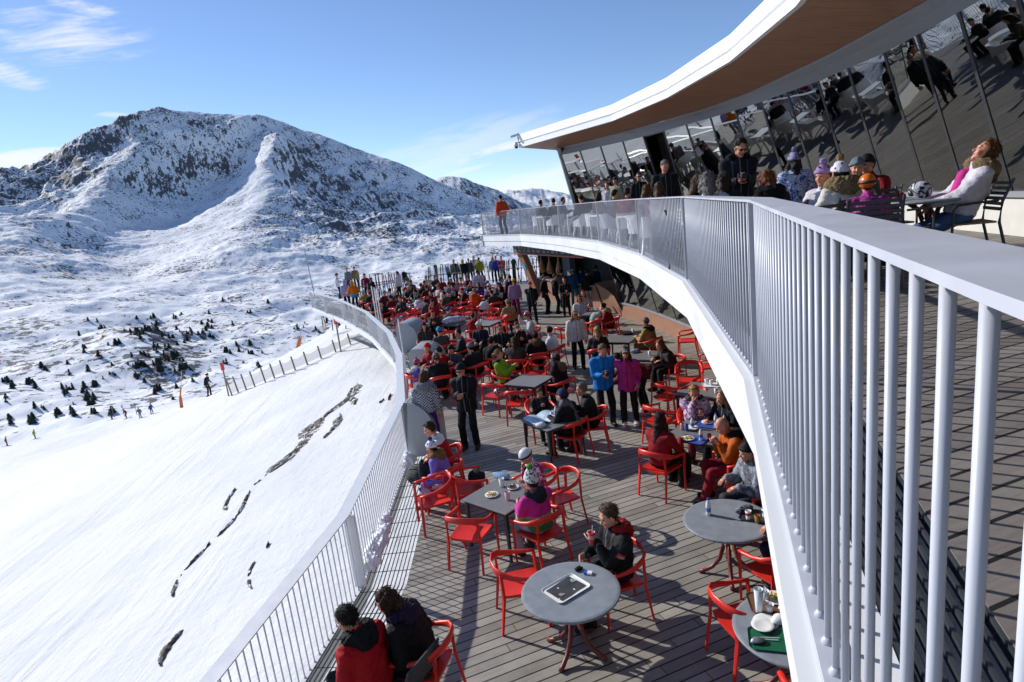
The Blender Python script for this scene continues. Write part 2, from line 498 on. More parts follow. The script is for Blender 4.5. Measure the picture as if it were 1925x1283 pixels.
# right flank below the skyline
for a in ((560, 270, 2030, .35), (570, 300, 1950, .5), (565, 355, 1790, .55), (545, 420, 1530, .5), (620, 330, 1880, .28), (640, 400, 1660, .5), (650, 450, 1400, .5), (720, 360, 1800, .35), (730, 420, 1580, .45), (740, 465, 1280, .25), (800, 400, 1720, .36),
          (820, 450, 1420, .4), (880, 470, 1220, .35), (880, 420, 1640, .25), (930, 440, 1500, .2), (560, 470, 1200, .4), (480, 478, 1130, .2), (640, 492, 1130, .12), (430, 470, 1190, .1)): cpx(*a[:3], a[3], 0.7)
# far ridges
line([(800, 345, 2900), (837, 333, 2900), (880, 343, 2850), (920, 362, 2800), (945, 376, 2760), (1010, 420, 2700)], 9, 0.4, 0.4)
line([(925, 372, 4700), (950, 362, 4600), (990, 357, 4500), (1030, 366, 4500), (1065, 372, 4550), (1110, 372, 4600), (1200, 385, 4700), (1400, 380, 4800), (1700, 390, 4800)], 14, 0.2, 0.9)
for a in ((970, 388, 3900), (1040, 392, 3900), (1100, 400, 3800), (1300, 420, 3600), (1000, 420, 3300), (1700, 450, 3500)): cpx(*a, .15, .6)
for x, y, z in ((-1500, 300, -60), (-900, -300, -80), (-2500, 900, 250), (900, 900, -60), (1600, 400, 0), (0, 6500, 0), (-2500, 5500, 100), (2500, 5500, 100), (-3800, 2600, 150), (-400, -900, -60)): cw(x, y, z, 0.15, 0.5)
CP = np.array(CP)
_X = CP[:, :2] / 1000
_K = np.linalg.norm(_X[:, None] - _X[None], axis=2)
_n = len(CP)
_Pm = np.c_[np.ones(_n), _X]
_A = np.zeros((_n + 3, _n + 3))
_A[:_n, :_n] = _K - np.diag(np.r_[np.full(_n, 2e-5)])
_A[:_n, _n:] = _Pm; _A[_n:, :_n] = _Pm.T
_wz = np.linalg.solve(_A, np.r_[CP[:, 2], 0, 0, 0])
_wr = np.linalg.solve(_A, np.r_[CP[:, 3], 0, 0, 0])
_wg = np.linalg.solve(_A, np.r_[CP[:, 4], 0, 0, 0])
_C3 = np.stack([_wz, _wr, _wg], 1)
def smooth(x, a, b):
    t = np.clip((x - a) / (b - a), 0, 1); return t * t * (3 - 2 * t)
def terrain(x, y):
    """height, rockiness"""
    x = np.asarray(x, float); y = np.asarray(y, float)
    shp = x.shape
    x = x.ravel(); y = y.ravel()
    z = np.empty_like(x); rk = np.empty_like(x); rg = np.empty_like(x)
    for i in range(0, len(x), 20000):
        q = np.stack([x[i:i + 20000], y[i:i + 20000]], 1) / 1000
        d = np.sqrt(np.maximum((q ** 2).sum(1)[:, None] + (_X ** 2).sum(1)[None] - 2 * q @ _X.T, 0))
        o = d @ _C3[:_n] + np.c_[np.ones(len(q)), q] @ _C3[_n:]
        z[i:i + 20000], rk[i:i + 20000], rg[i:i + 20000] = o.T
    D = np.hypot(x, y)
    rg = np.clip(rg, 0.05, 1.1); rk = np.clip(rk, 0, 1)
    far = smooth(D, 900, 1400); mid = smooth(D, 190, 330) * (1 - 0.7 * far); near = 1 - smooth(D, 120, 250)
    z = z + far * rg * (26 * fbm(x / 210, y / 210, 6, True, 0.52) - 14)
    z = z + mid * ((12.0 * fbm(x / 95, y / 95, 4, False, 0.42) + 3.0 * fbm(x / 38 + 5, y / 38, 2)) + 1.5 * fbm(x / 30, y / 30, 3, True) * (0.15 + 1.3 * rk))
    z = z + near * 0.10 * fbm(x / 5.0, y / 5.0, 4) * smooth(D, 4, 14) + near * 0.5 * fbm(x / 24, y / 24, 2) * smooth(np.hypot(x + 1, y - 15), 14, 40)
    return z.reshape(shp), rk.reshape(shp)
# polar grid round the viewpoint, finest where the view looks
az_ = np.r_[np.linspace(-115, -44, 70)[:-1], np.linspace(-44, 9, 640)[:-1], np.linspace(9, 62, 60)]
rr_ = np.r_[np.geomspace(2.2, 240, 230)[:-1], np.geomspace(240, 900, 230)[:-1], np.linspace(900, 2250, 330)[:-1], np.geomspace(2250, 7000, 70)]
AZ, RR = np.meshgrid(np.radians(az_), rr_)
GX, GY = RR * np.sin(AZ), RR * np.cos(AZ)
GZ, GR = terrain(GX, GY)
def grid_mesh(name, X, Y, Z, attr):
    k, n = X.shape
    me = bpy.data.meshes.new(name)
    me.vertices.add(k * n)
    me.vertices.foreach_set('co', np.stack([X, Y, Z], -1).astype(np.float32).ravel())
    i = np.arange((k - 1) * n).reshape(k - 1, n)[:, :-1].ravel()
    q = np.stack([i, i + n, i + n + 1, i + 1], 1).astype(np.int32)     # facing up
    me.loops.add(q.size); me.loops.foreach_set('vertex_index', q[:, ::-1].ravel() if False else q.ravel())
    me.polygons.add(len(q))
    me.polygons.foreach_set('loop_start', np.arange(0, q.size, 4, dtype=np.int32))
    me.polygons.foreach_set('loop_total', np.full(len(q), 4, np.int32))
    me.polygons.foreach_set('use_smooth', [True] * len(q))
    a = me.attributes.new('rock', 'FLOAT', 'POINT')
    a.data.foreach_set('value', attr.astype(np.float32).ravel())
    me.update(); me.validate()
    o = bpy.data.objects.new(name, me)
    COL.objects.link(o)
    return o
def snow_ground():
    m, nt, N, L, b = newmat('snow_and_rock')
    tc = nd(nt, 'ShaderNodeTexCoord'); at_ = nd(nt, 'ShaderNodeAttribute', attribute_name='rock')
    ge = nd(nt, 'ShaderNodeNewGeometry')
    def noise(sc_, det, vec=None, rough=0.6, dist_=0.0):
        n = nd(nt, 'ShaderNodeTexNoise'); n.inputs['Scale'].default_value = sc_; n.inputs['Detail'].default_value = det
        n.inputs['Roughness'].default_value = rough; n.inputs['Distortion'].default_value = dist_
        L.new(vec or tc.outputs['Object'], n.inputs['Vector']); return n.outputs['Fac']
    def M_(op, a, b_):
        n = nd(nt, 'ShaderNodeMath', operation=op)
        for i, q in enumerate((a, b_)):
            if np.isscalar(q): n.inputs[i].default_value = q
            else: L.new(q, n.inputs[i])
        return n.outputs[0]
    # rock shows where the ground is steep and broken: streaks down the fall line
    def dot(v):
        n = nd(nt, 'ShaderNodeVectorMath', operation='DOT_PRODUCT'); n.inputs[1].default_value = v
        L.new(tc.outputs['Object'], n.inputs[0]); return n.outputs['Value']
    d_ = nrm3((0.42, -0.72, -0.50)); e1 = nrm3(np.cross(d_, (0, 0, 1))); e2 = np.cross(d_, e1)
    cv = nd(nt, 'ShaderNodeCombineXYZ')
    L.new(dot(tuple(e1)), cv.inputs[0]); L.new(dot(tuple(e2)), cv.inputs[1]); L.new(M_('MULTIPLY', dot(tuple(d_)), 0.2), cv.inputs[2])
    a = noise(0.10, 8, cv.outputs[0], 0.70)
    c = noise(0.012, 5, None, 0.6)
    v = M_('ADD', M_('MULTIPLY', a, 0.95), M_('MULTIPLY', c, 0.42))
    sx = nd(nt, 'ShaderNodeSeparateXYZ'); L.new(ge.outputs['Normal'], sx.inputs[0])
    steep = M_('SUBTRACT', 0.90, sx.outputs['Z'])
    thr = M_('ADD', M_('MULTIPLY', at_.outputs['Fac'], 0.30), M_('MULTIPLY', M_('MAXIMUM', M_('MINIMUM', steep, 0.3), -0.12), 0.40))
    q = M_('SUBTRACT', M_('ADD', v, thr), 0.875)
    rk = ramp(nt, (0.5, 0.52), (0.0, 1.0)); L.new(M_('ADD', q, 0.5), rk.inputs['Fac'])
    m2 = noise(0.20, 7, None, 0.62); m3 = noise(0.016, 3)
    q2 = M_('ADD', M_('ADD', m2, M_('MULTIPLY', m3, 0.5)), M_('MULTIPLY', at_.outputs['Fac'], 0.16))
    rk2 = ramp(nt, (0.85, 0.865), (0.0, 1.0)); L.new(q2, rk2.inputs['Fac'])
    gate = ramp(nt, (0.02, 0.06), (0.0, 1.0)); L.new(at_.outputs['Fac'], gate.inputs['Fac'])
    rock = M_('MULTIPLY', M_('MAXIMUM', rk.outputs['Color'], rk2.outputs['Color']), gate.outputs['Color'])
    rc_ = ramp(nt, (0.3, 0.7), ((0.07, 0.071, 0.082), (0.155, 0.15, 0.155))); L.new(noise(0.2, 5), rc_.inputs['Fac'])
    sn = ramp(nt, (0.3, 0.7), ((0.85, 0.865, 0.89), (0.90, 0.905, 0.92))); L.new(noise(0.05, 4), sn.inputs['Fac'])
    mx = nd(nt, 'ShaderNodeMix', data_type='RGBA')
    pis = nd(nt, 'ShaderNodeMix', data_type='RGBA')          # bank snow painted greyer to tone down the sun on it, brighter beyond
    sn2 = ramp(nt, (0.3, 0.7), ((0.70, 0.708, 0.725), (0.78, 0.787, 0.80))); L.new(noise(0.35, 6), sn2.inputs['Fac'])
    L.new(gate.outputs['Color'], pis.inputs['Factor']); L.new(sn2.outputs['Color'], pis.inputs['A']); L.new(sn.outputs['Color'], pis.inputs['B'])
    L.new(rock, mx.inputs['Factor']); L.new(pis.outputs['Result'], mx.inputs['A']); L.new(rc_.outputs['Color'], mx.inputs['B'])
    L.new(mx.outputs['Result'], b.inputs['Base Color'])
    b.inputs['Roughness'].default_value = 0.8
    b.inputs['Specular IOR Level'].default_value = 0.15
    # piste: skied tracks running down the bank, crusty lumps
    mp2 = nd(nt, 'ShaderNodeMapping'); mp2.inputs['Rotation'].default_value = (0, 0, R(-38)); mp2.inputs['Scale'].default_value = (1.0, 0.055, 0.3)
    L.new(tc.outputs['Object'], mp2.inputs['Vector'])
    t1 = noise(1.1, 5, mp2.outputs['Vector'], 0.62, 0.3)
    t2 = noise(1.7, 7, None, 0.7)
    b1 = nd(nt, 'ShaderNodeBump'); b1.inputs['Strength'].default_value = 0.9; b1.inputs['Distance'].default_value = 0.3
    msk = ramp(nt, (0.42, 0.62), (0.12, 1.0)); L.new(noise(0.045, 3), msk.inputs['Fac'])
    mp3 = nd(nt, 'ShaderNodeMapping'); mp3.inputs['Rotation'].default_value = (0, 0, R(-62)); mp3.inputs['Scale'].default_value = (1.0, 0.04, 0.3); L.new(tc.outputs['Object'], mp3.inputs['Vector'])
    t3 = noise(0.8, 4, mp3.outputs['Vector'], 0.65, 0.6); msk2 = ramp(nt, (0.5, 0.66), (0.0, 0.9)); L.new(noise(0.03, 3), msk2.inputs['Fac'])
    L.new(M_('ADD', M_('MULTIPLY', t1, msk.outputs['Color']), M_('MULTIPLY', t3, msk2.outputs['Color'])), b1.inputs['Height'])
    b2 = nd(nt, 'ShaderNodeBump'); b2.inputs['Strength'].default_value = 0.5; b2.inputs['Distance'].default_value = 0.14
    L.new(t2, b2.inputs['Height']); L.new(b1.outputs['Normal'], b2.inputs['Normal'])
    b3 = nd(nt, 'ShaderNodeBump'); b3.inputs['Strength'].default_value = 0.6; b3.inputs['Distance'].default_value = 2.2
    L.new(M_('MULTIPLY', M_('MULTIPLY', a, M_('ADD', at_.outputs['Fac'], 0.15)), gate.outputs['Color']), b3.inputs['Height']); L.new(b2.outputs['Normal'], b3.inputs['Normal'])
    L.new(b3.outputs['Normal'], b.inputs['Normal'])
    return m
SNOW = snow_ground()
ter = grid_mesh('terrain', GX, GY, GZ, GR)
ter.data.materials.append(SNOW)
tag(ter, kind='structure')
def onground(px, py, t0=4.0, t1=3000.0):
    """where the line of sight first meets the terrain"""
    d = ray(px, py)
    T = np.geomspace(t0, t1, 900)
    P = CAM + T[:, None] * d
    z, _ = terrain(P[:, 0], P[:, 1])
    k = np.argmax(P[:, 2] < z)
    if k == 0: return None
    a, b_ = T[k - 1], T[k]
    for _ in range(12):
        m_ = 0.5 * (a + b_); p = CAM + m_ * d
        if p[2] < terrain(p[:1], p[1:2])[0][0]: b_ = m_
        else: a = m_
    return CAM + b_ * d
def gz(x, y): return float(terrain(np.array([x]), np.array([y]))[0][0])
# ------------------------------------------------------------------ terraces and building
RAILH = 1.06
UB = np.array([(-0.78, 30.34), (0.92, 26.9), (2.08, 21.4), (2.70, 17.0), (2.72, 12.24), (2.36, 7.93), (1.46, 3.58), (0.42, 0.5), (-0.35, -1.9), (-1.6, -5.2), (-3.4, -8.6)])   # upper edge, far to near
LB = np.array([(-12.1, 38.4), (-8.45, 31.6), (-6.0, 26.2), (-4.05, 20.6), (-3.1, 16.8), (-2.36, 12.3), (-2.37, 7.4), (-3.2, 2.4), (-4.9, -2.6), (-7.2, -7.0)])                # lower edge, far to near
ROOF = np.array([(1.22, 26.9), (4.1, 21.3), (4.87, 17.5), (5.06, 13.4), (4.68, 9.75), (3.75, 6.0), (2.45, 2.2), (0.9, -1.6), (-1.2, -5.4)])
WOODI = np.array([(2.76, 27.1), (5.15, 22.6), (6.45, 19.0), (6.8, 16.7), (6.70, 12.6), (6.36, 9.36), (5.5, 5.6), (4.2, 1.8), (2.5, -2.0), (0.4, -6.0)])
GT = np.array([(2.9, 26.45), (5.05, 22.9), (6.35, 19.0), (6.85, 16.6), (7.05, 13.6), (6.92, 11.2), (6.55, 9.4), (5.7, 5.4), (4.4, 1.6), (2.9, -2.3), (0.9, -6.2)])        # glass head
GS = offset_poly(GT, 0.74)                  # glass sill, set back: the glass leans out over the terrace
GS[0] += (0.05, 0.25)
Z_GT, Z_GS, Z_SOF = 6.55, 4.12, 6.85

def wood_deck(ang, cols, wgap=0.137, name='weathered_deck_boards'):
    m, nt, N, L, b = newmat(name)
    tc = nd(nt, 'ShaderNodeTexCoord')
    mp = nd(nt, 'ShaderNodeMapping'); mp.inputs['Rotation'].default_value = (0, 0, -ang)
    L.new(tc.outputs['Object'], mp.inputs['Vector'])
    sx = nd(nt, 'ShaderNodeSeparateXYZ'); L.new(mp.outputs['Vector'], sx.inputs[0])
    def M_(op, a, b_=0.0, c_=None):
        n = nd(nt, 'ShaderNodeMath', operation=op)
        for i, q in enumerate((a, b_, c_)):
            if q is None: continue
            if np.isscalar(q): n.inputs[i].default_value = q
            else: L.new(q, n.inputs[i])
        return n.outputs[0]
    row = M_('DIVIDE', sx.outputs['Y'], wgap)
    idx = M_('FLOOR', row); fr = M_('FRACT', row)
    wn = nd(nt, 'ShaderNodeTexWhiteNoise', noise_dimensions='1D'); L.new(idx, wn.inputs['W'])
    xs = M_('ADD', M_('DIVIDE', sx.outputs['X'], 2.7), M_('MULTIPLY', wn.outputs['Value'], 7.0))
    idx2 = M_('FLOOR', xs); fx = M_('FRACT', xs)
    wn2 = nd(nt, 'ShaderNodeTexWhiteNoise', noise_dimensions='2D')
    cv = nd(nt, 'ShaderNodeCombineXYZ'); L.new(idx, cv.inputs[0]); L.new(idx2, cv.inputs[1]); L.new(cv.outputs[0], wn2.inputs['Vector'])
    gap = M_('MAXIMUM', M_('LESS_THAN', fr, 0.115), M_('LESS_THAN', fx, 0.0028))
    mp2 = nd(nt, 'ShaderNodeMapping'); mp2.inputs['Scale'].default_value = (0.9, 14, 4)
    L.new(mp.outputs['Vector'], mp2.inputs['Vector'])
    g = nd(nt, 'ShaderNodeTexNoise'); g.inputs['Scale'].default_value = 3.0; g.inputs['Detail'].default_value = 6; g.inputs['Roughness'].default_value = 0.65
    L.new(mp2.outputs['Vector'], g.inputs['Vector'])
    st = nd(nt, 'ShaderNodeTexNoise'); st.inputs['Scale'].default_value = 1.6; st.inputs['Detail'].default_value = 7; st.inputs['Roughness'].default_value = 0.7
    L.new(tc.outputs['Object'], st.inputs['Vector'])
    r = ramp(nt, (0.28, 0.5, 0.75), cols)
    L.new(M_('ADD', M_('MULTIPLY', g.outputs['Fac'], 0.38), M_('ADD', M_('MULTIPLY', wn2.outputs['Value'], 0.22), M_('MULTIPLY', st.outputs['Fac'], 0.42))), r.inputs['Fac'])
    mx = nd(nt, 'ShaderNodeMix', data_type='RGBA'); L.new(gap, mx.inputs['Factor']); L.new(r.outputs['Color'], mx.inputs['A'])
    mx.inputs['B'].default_value = (0.006, 0.005, 0.005, 1)
    # pale spills and drips
    sp = nd(nt, 'ShaderNodeTexVoronoi'); sp.inputs['Scale'].default_value = 1.3; sp.inputs['Randomness'].default_value = 1.0
    L.new(tc.outputs['Object'], sp.inputs['Vector'])
    spr = ramp(nt, (0.015, 0.03), (1.0, 0.0)); L.new(sp.outputs['Distance'], spr.inputs['Fac'])
    mx2 = nd(nt, 'ShaderNodeMix', data_type='RGBA'); L.new(spr.outputs['Color'], mx2.inputs['Factor']); L.new(mx.outputs['Result'], mx2.inputs['A'])
    mx2.inputs['B'].default_value = (0.42, 0.41, 0.39, 1)
    L.new(mx2.outputs['Result'], b.inputs['Base Color'])
    rr = ramp(nt, (0.3, 0.7), (0.5, 0.78)); L.new(st.outputs['Fac'], rr.inputs['Fac']); L.new(rr.outputs['Color'], b.inputs['Roughness'])
    bp = nd(nt, 'ShaderNodeBump'); bp.inputs['Strength'].default_value = 0.7; bp.inputs['Distance'].default_value = 0.012
    L.new(M_('SUBTRACT', M_('MULTIPLY', g.outputs['Fac'], 0.25), gap), bp.inputs['Height'])
    L.new(bp.outputs['Normal'], b.inputs['Normal'])
    return m
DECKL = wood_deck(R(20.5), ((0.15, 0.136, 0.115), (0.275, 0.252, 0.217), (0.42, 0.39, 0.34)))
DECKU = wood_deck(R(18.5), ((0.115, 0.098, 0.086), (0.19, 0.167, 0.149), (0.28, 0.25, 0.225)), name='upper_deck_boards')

def prism(mb, poly, z0, z1, mi=0):
    poly = [tuple(p[:2]) for p in poly]
    n = len(poly)
    v = [(x, y, z0) for x, y in poly] + [(x, y, z1) for x, y in poly]
    f = [tuple(range(n - 1, -1, -1)), tuple(range(n, 2 * n))] + [(i, (i + 1) % n, n + (i + 1) % n, n + i) for i in range(n)]
    return mb.add(v, f, mi)
# lower terrace floor, with a strip of grating along the rail
GW = 0.62
LI = offset_poly(LB, GW)                                       # inner edge of grating (left of travel = towards the building)
if LI[6][0] < LB[6][0]: LI = offset_poly(LB, -GW); _ls = -1
else: _ls = 1
mb = MB()
far_edge = [(-1.5, 39.4), (6, 40.0), (16, 40), (16, -8), (0, -8)]
prism(mb, [tuple(p) for p in LI[::-1]] + far_edge[:3] + [(16, -7.5)], -0.14, 0.0)
fl = mb.build('terrace_floor', DECKL); tag(fl, kind='structure')

GRATE = paint('slate_grating', (0.035, 0.042, 0.05), 0.5, 0.15)
def grating(P, Q, z, label, step=0.056, cross=0.45, name='floor_grating', tile=None, th=0.007, hh=0.022):
    """bars run along the edge between polylines P and Q, with cross bars"""
    mb = MB()
    n = max(3, int(np.linalg.norm(P[len(P) // 2] - Q[len(P) // 2]) / step))
    for k in range(n + 1):
        t = k / n
        A = P * (1 - t) + Q * t
        th_ = th * 1.6 if k in (0, n) else th
        a, b_ = offset_poly(A, th_ / 2), offset_poly(A, -th_ / 2)
        loft(mb, [b_, b_, a, a], [z - hh, z, z, z - hh])
    A, B = resample(P, cross), None
    L_ = np.r_[0, np.cumsum(np.linalg.norm(np.diff(P, axis=0), axis=1))]
    for s_ in np.arange(0.2, L_[-1], cross):
        a = np.array([np.interp(s_, L_, P[:, i]) for i in range(2)]); b_ = np.array([np.interp(s_, L_, Q[:, i]) for i in range(2)])
        mb.tube([(*a, z - 0.012), (*b_, z - 0.012)], 0.006, 4)
    return tag(mb.build(name, GRATE), label, 'grating')
grating(LB, LI, -0.004, 'galvanised floor grating strip along the inside of the lower terrace railing')

def railing(P, z, label, name, nb_close, keyp, posts, spacing, rb, d0, d1, gh=RAILH, rt=0.014, paint_=WHITE, post_d=0.075):
    """white steel railing: flat handrail, posts at the bends, round balusters"""
    t = thing(name, label, 'railing', (P[5][0], P[5][1], z))
    base = np.array([P[5][0], P[5][1], z])
    a, b_ = offset_poly(P, d1), offset_poly(P, d0)
    mb = MB()
    zt = gh
    rel = lambda A: A - base[:2]
    loft(mb, [rel(b_), rel(b_), rel(a), rel(a), rel(b_)], [zt - rt, zt, zt, zt - rt, zt - rt])
    mb.build('handrail', paint_, t)
    mb = MB()
    a2, b2 = offset_poly(P, 0.03), offset_poly(P, -0.03)
    loft(mb, [rel(b2), rel(b2), rel(a2), rel(a2)], [-0.0, 0.012, 0.012, -0.0])
    mb.build('base_rail', paint_, t)
    for p in posts:
        p = np.array(p, float)
        i = np.argmin(np.linalg.norm(P - p, axis=1))
        d = P[min(i + 1, len(P) - 1)] - P[max(i - 1, 0)]
        ang = math.atan2(d[1], d[0])
        mb = MB()
        mb.box((-0.012, -post_d, 0.01), (0.012, post_d, zt - rt), mat=(rotz(ang), (*(p - base[:2]), 0)))
        mb.build('post', paint_, t)
    L_ = np.r_[0, np.cumsum(np.linalg.norm(np.diff(P, axis=0), axis=1))]
    S_ = np.arange(spacing, L_[-1], spacing)
    Q = np.stack([np.interp(S_, L_, P[:, i]) for i in range(2)], 1)
    posts_a = np.array(posts)
    Q = Q[[np.min(np.linalg.norm(posts_a - q, axis=1)) > 0.05 for q in Q]]
    dd = np.linalg.norm(Q - np.array(keyp), axis=1)
    vis = Q[:, 1] > 0.25
    order = np.argsort(np.where(vis, dd, 1e9))
    close = set(order[:nb_close].tolist())
    pm = MB().tube([(0, 0, 0.008), (0, 0, zt - rt)], rb, 10)
    pm.lathe([(rb * 1.9, 0.008), (rb * 1.9, 0.018), (rb, 0.03)], 10)
    proto = pm.build('baluster', paint_, t, smooth=True)
    first = True
    rest = MB()
    for i, q in enumerate(Q):
        x, y = q - base[:2]
        if i in close:
            if first: proto.location = (x, y, 0); first = False
            else:
                o = proto.copy(); COL.objects.link(o); o.parent = t; o.location = (x, y, 0)
        else:
            rest.tube([(x, y, 0.008), (x, y, zt - rt)], rb * .74, 6, cap=False)
    o = rest.build('balusters', paint_, t, smooth=True)
    o['kind'] = 'stuff'
    return t
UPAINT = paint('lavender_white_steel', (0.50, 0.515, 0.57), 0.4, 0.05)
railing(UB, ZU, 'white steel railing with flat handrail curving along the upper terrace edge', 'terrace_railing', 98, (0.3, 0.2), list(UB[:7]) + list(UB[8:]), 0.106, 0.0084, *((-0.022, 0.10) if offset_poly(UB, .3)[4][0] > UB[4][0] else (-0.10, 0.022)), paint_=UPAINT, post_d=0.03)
railing(LB, 0.0, 'white steel railing curving along the snow side of the lower terrace', 'terrace_railing', 98, (-2.6, 6.0), list(LB[:9]) + [(-5.0, 23.4), (-7.2, 28.9), (-10.3, 35.0)], 0.118, 0.008, *((-0.15, 0.02) if offset_poly(LB, .3)[4][0] > LB[4][0] else (-0.02, 0.15)))

# fascia under the lower edge
mb = MB()
LO = offset_poly(LB, -_ls * 0.07); LO2 = offset_poly(LB, -_ls * 0.02); LO3 = offset_poly(LB, _ls * 0.02)
loft(mb, [LO3, LO, LO, LO2, LO2, LO3, LO3], [-0.008, -0.008, -0.16, -0.16, -0.27, -0.27, -0.03])
o = mb.build('terrace_edge', WHITE2); tag(o, kind='structure')

# upper terrace slab: boards, grating strip, white stepped fascia, soffit
_us = 1 if offset_poly(UB, 0.3)[4][0] > UB[4][0] else -1
U_ = lambda d: offset_poly(UB, _us * d)
UI = U_(0.42)
far_u = [(-0.2, 31.3), (3.0, 37.0), (12, 39), (16, 39), (16, -8), (1.0, -8.5)]
mb = MB()
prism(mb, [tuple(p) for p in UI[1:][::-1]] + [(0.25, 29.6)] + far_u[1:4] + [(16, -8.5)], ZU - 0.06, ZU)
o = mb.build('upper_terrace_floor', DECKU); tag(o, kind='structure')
grating(U_(0.16), UI, ZU - 0.005, 'blue grey steel grating strip inside the upper terrace railing', step=0.036, th=0.011, cross=0.5, name='floor_grating', hh=0.03)
mb = MB()
loft(mb, [U_(0.17), U_(0.15), U_(-0.085), U_(-0.085), U_(-0.06), U_(-0.06), U_(-0.015), U_(-0.015), U_(-0.04), U_(-0.04), U_(0.25)],
     [ZU - 0.10, ZU - 0.002, ZU - 0.002, ZU - 0.012, ZU - 0.022, ZU - 0.28, ZU - 0.285, ZU - 0.31, ZU - 0.315, ZU - 0.5, ZU - 0.53])
# end face of the far tip
e0 = U_(-0.085)[0]
mb.box((0, -0.02, 0), (1, 0.02, 1), mat=(np.array([[far_u[1][0] - e0[0], -0.85, 0], [far_u[1][1] - e0[1], 0.5, 0], [0, 0, 0.51]]), (e0[0], e0[1], ZU - 0.515)))
fas = mb.build('slab_fascia', WHITE2); tag(fas, kind='structure')
mb = MB()
inn = [(4.3, 31.5), (4.8, 24), (7, 18), (8, 12), (7.5, 6), (6, 0), (3.5, -5.5), (2.0, -8.4), (0, -8.5)]
pl = [tuple(p) for p in U_(0.2)[::-1]] + [(3.2, 36.8), (16, 39), (16, -8.5)]
prism(mb, pl, ZU - 0.53, ZU - 0.07)
o = mb.build('slab', paint('white_soffit', (0.62, 0.62, 0.62), 0.6, 0.03)); tag(o, kind='structure')
# far end rail of the upper terrace
P = np.array([(-0.78, 30.34), (0.65, 32.6), (2.9, 36.6), (4.6, 37.6), (7, 38.2), (9, 38.4), (12, 38.6)])
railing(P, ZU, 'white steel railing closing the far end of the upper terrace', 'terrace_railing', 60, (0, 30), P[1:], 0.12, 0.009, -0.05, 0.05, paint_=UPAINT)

# ------------------------------------------------------------------ restaurant building
bld = thing('restaurant_building', 'curved glass restaurant with timber lined overhanging roof above the terraces', 'building', (9, 10, 0))
B0 = np.array([9, 10, 0.0])
def bpart(mb, name, mats, parent=None, **k):
    mb.v = [v - B0 for v in mb.v]
    return mb.build(name, mats, parent or bld, **k)
# roof: stepped white fascia + top
Rf = lambda d: offset_poly(ROOF, d)
_rs = 1 if Rf(0.3)[3][0] > ROOF[3][0] else -1
mb = MB()
Z_O = 7.09
loft(mb, [Rf(_rs * 0.10), ROOF, ROOF, Rf(_rs * 0.06), Rf(_rs * 0.06), Rf(_rs * 0.0), Rf(_rs * 0.03), Rf(_rs * 0.25), Rf(_rs * 9)],
     [Z_O - 0.012, Z_O - 0.012, Z_O + 0.17, Z_O + 0.175, Z_O + 0.22, Z_O + 0.225, Z_O + 0.50, Z_O + 0.54, Z_O + 0.8])
mb.add([(ROOF[0][0], ROOF[0][1], Z_O - 0.01), (2.9, 27.5, Z_SOF - 0.01), (9, 31, Z_SOF - 0.01), (9, 31, Z_O + 0.75), (ROOF[0][0] + .05, ROOF[0][1], Z_O + 0.52)], [(0, 1, 2, 3, 4)])
bpart(mb, 'roof', paint('roof_white', (0.86, 0.86, 0.86), 0.45, 0.02))
def soffit_wood():
    m, nt, N, L, b = newmat('timber_soffit')
    tc = nd(nt, 'ShaderNodeTexCoord')
    mp = nd(nt, 'ShaderNodeMapping'); mp.inputs['Scale'].default_value = (0.35, 5, 5); mp.inputs['Rotation'].default_value = (0, 0, R(12))
    L.new(tc.outputs['Object'], mp.inputs['Vector'])
    nz = nd(nt, 'ShaderNodeTexNoise'); nz.inputs['Scale'].default_value = 2.5; nz.inputs['Detail'].default_value = 7
    L.new(mp.outputs['Vector'], nz.inputs['Vector'])
    r = ramp(nt, (0.3, 0.7), ((0.25, 0.095, 0.04), (0.40, 0.17, 0.072))); L.new(nz.outputs['Fac'], r.inputs['Fac'])
    L.new(r.outputs['Color'], b.inputs['Base Color']); b.inputs['Roughness'].default_value = 0.42
    return m
mb = MB()
n_ = 60
A, Bq = resample(np.r_[Rf(_rs * 0.1)[:1], Rf(_rs * 0.1)[1:]], 0.6), None
A = np.stack([np.interp(np.linspace(0, 1, n_), np.linspace(0, 1, len(A)), A[:, i]) for i in range(2)], 1)
Wd = resample(WOODI, 0.3)
# pair each outer point with the nearest inner point so boards run across
Bq = np.stack([np.interp(np.linspace(0, 1, n_), np.linspace(0, 1, len(Wd)), Wd[:, i]) for i in range(2)], 1)
loft(mb, [A, Bq], [Z_O - 0.005, Z_SOF + 0.02])
bpart(mb, 'soffit', soffit_wood())
# grey band from soffit to glass head, in two steps
mb = MB()
W2 = resample(WOODI, 0.3); G2 = resample(GT, 0.3)
ip = lambda A, n=50: np.stack([np.interp(np.linspace(0, 1, n), np.linspace(0, 1, len(A)), A[:, i]) for i in range(2)], 1)
w_, g_ = ip(W2), ip(G2)
loft(mb, [w_, w_ * 0.97 + g_ * 0.03, w_ * 0.5 + g_ * 0.5, w_ * 0.48 + g_ * 0.52, g_, g_ * 1.01], [Z_SOF + 0.015, Z_SOF - 0.03, 6.715, 6.70, Z_GT, Z_GT - 0.02])
bpart(mb, 'head_band', GREYBAND)
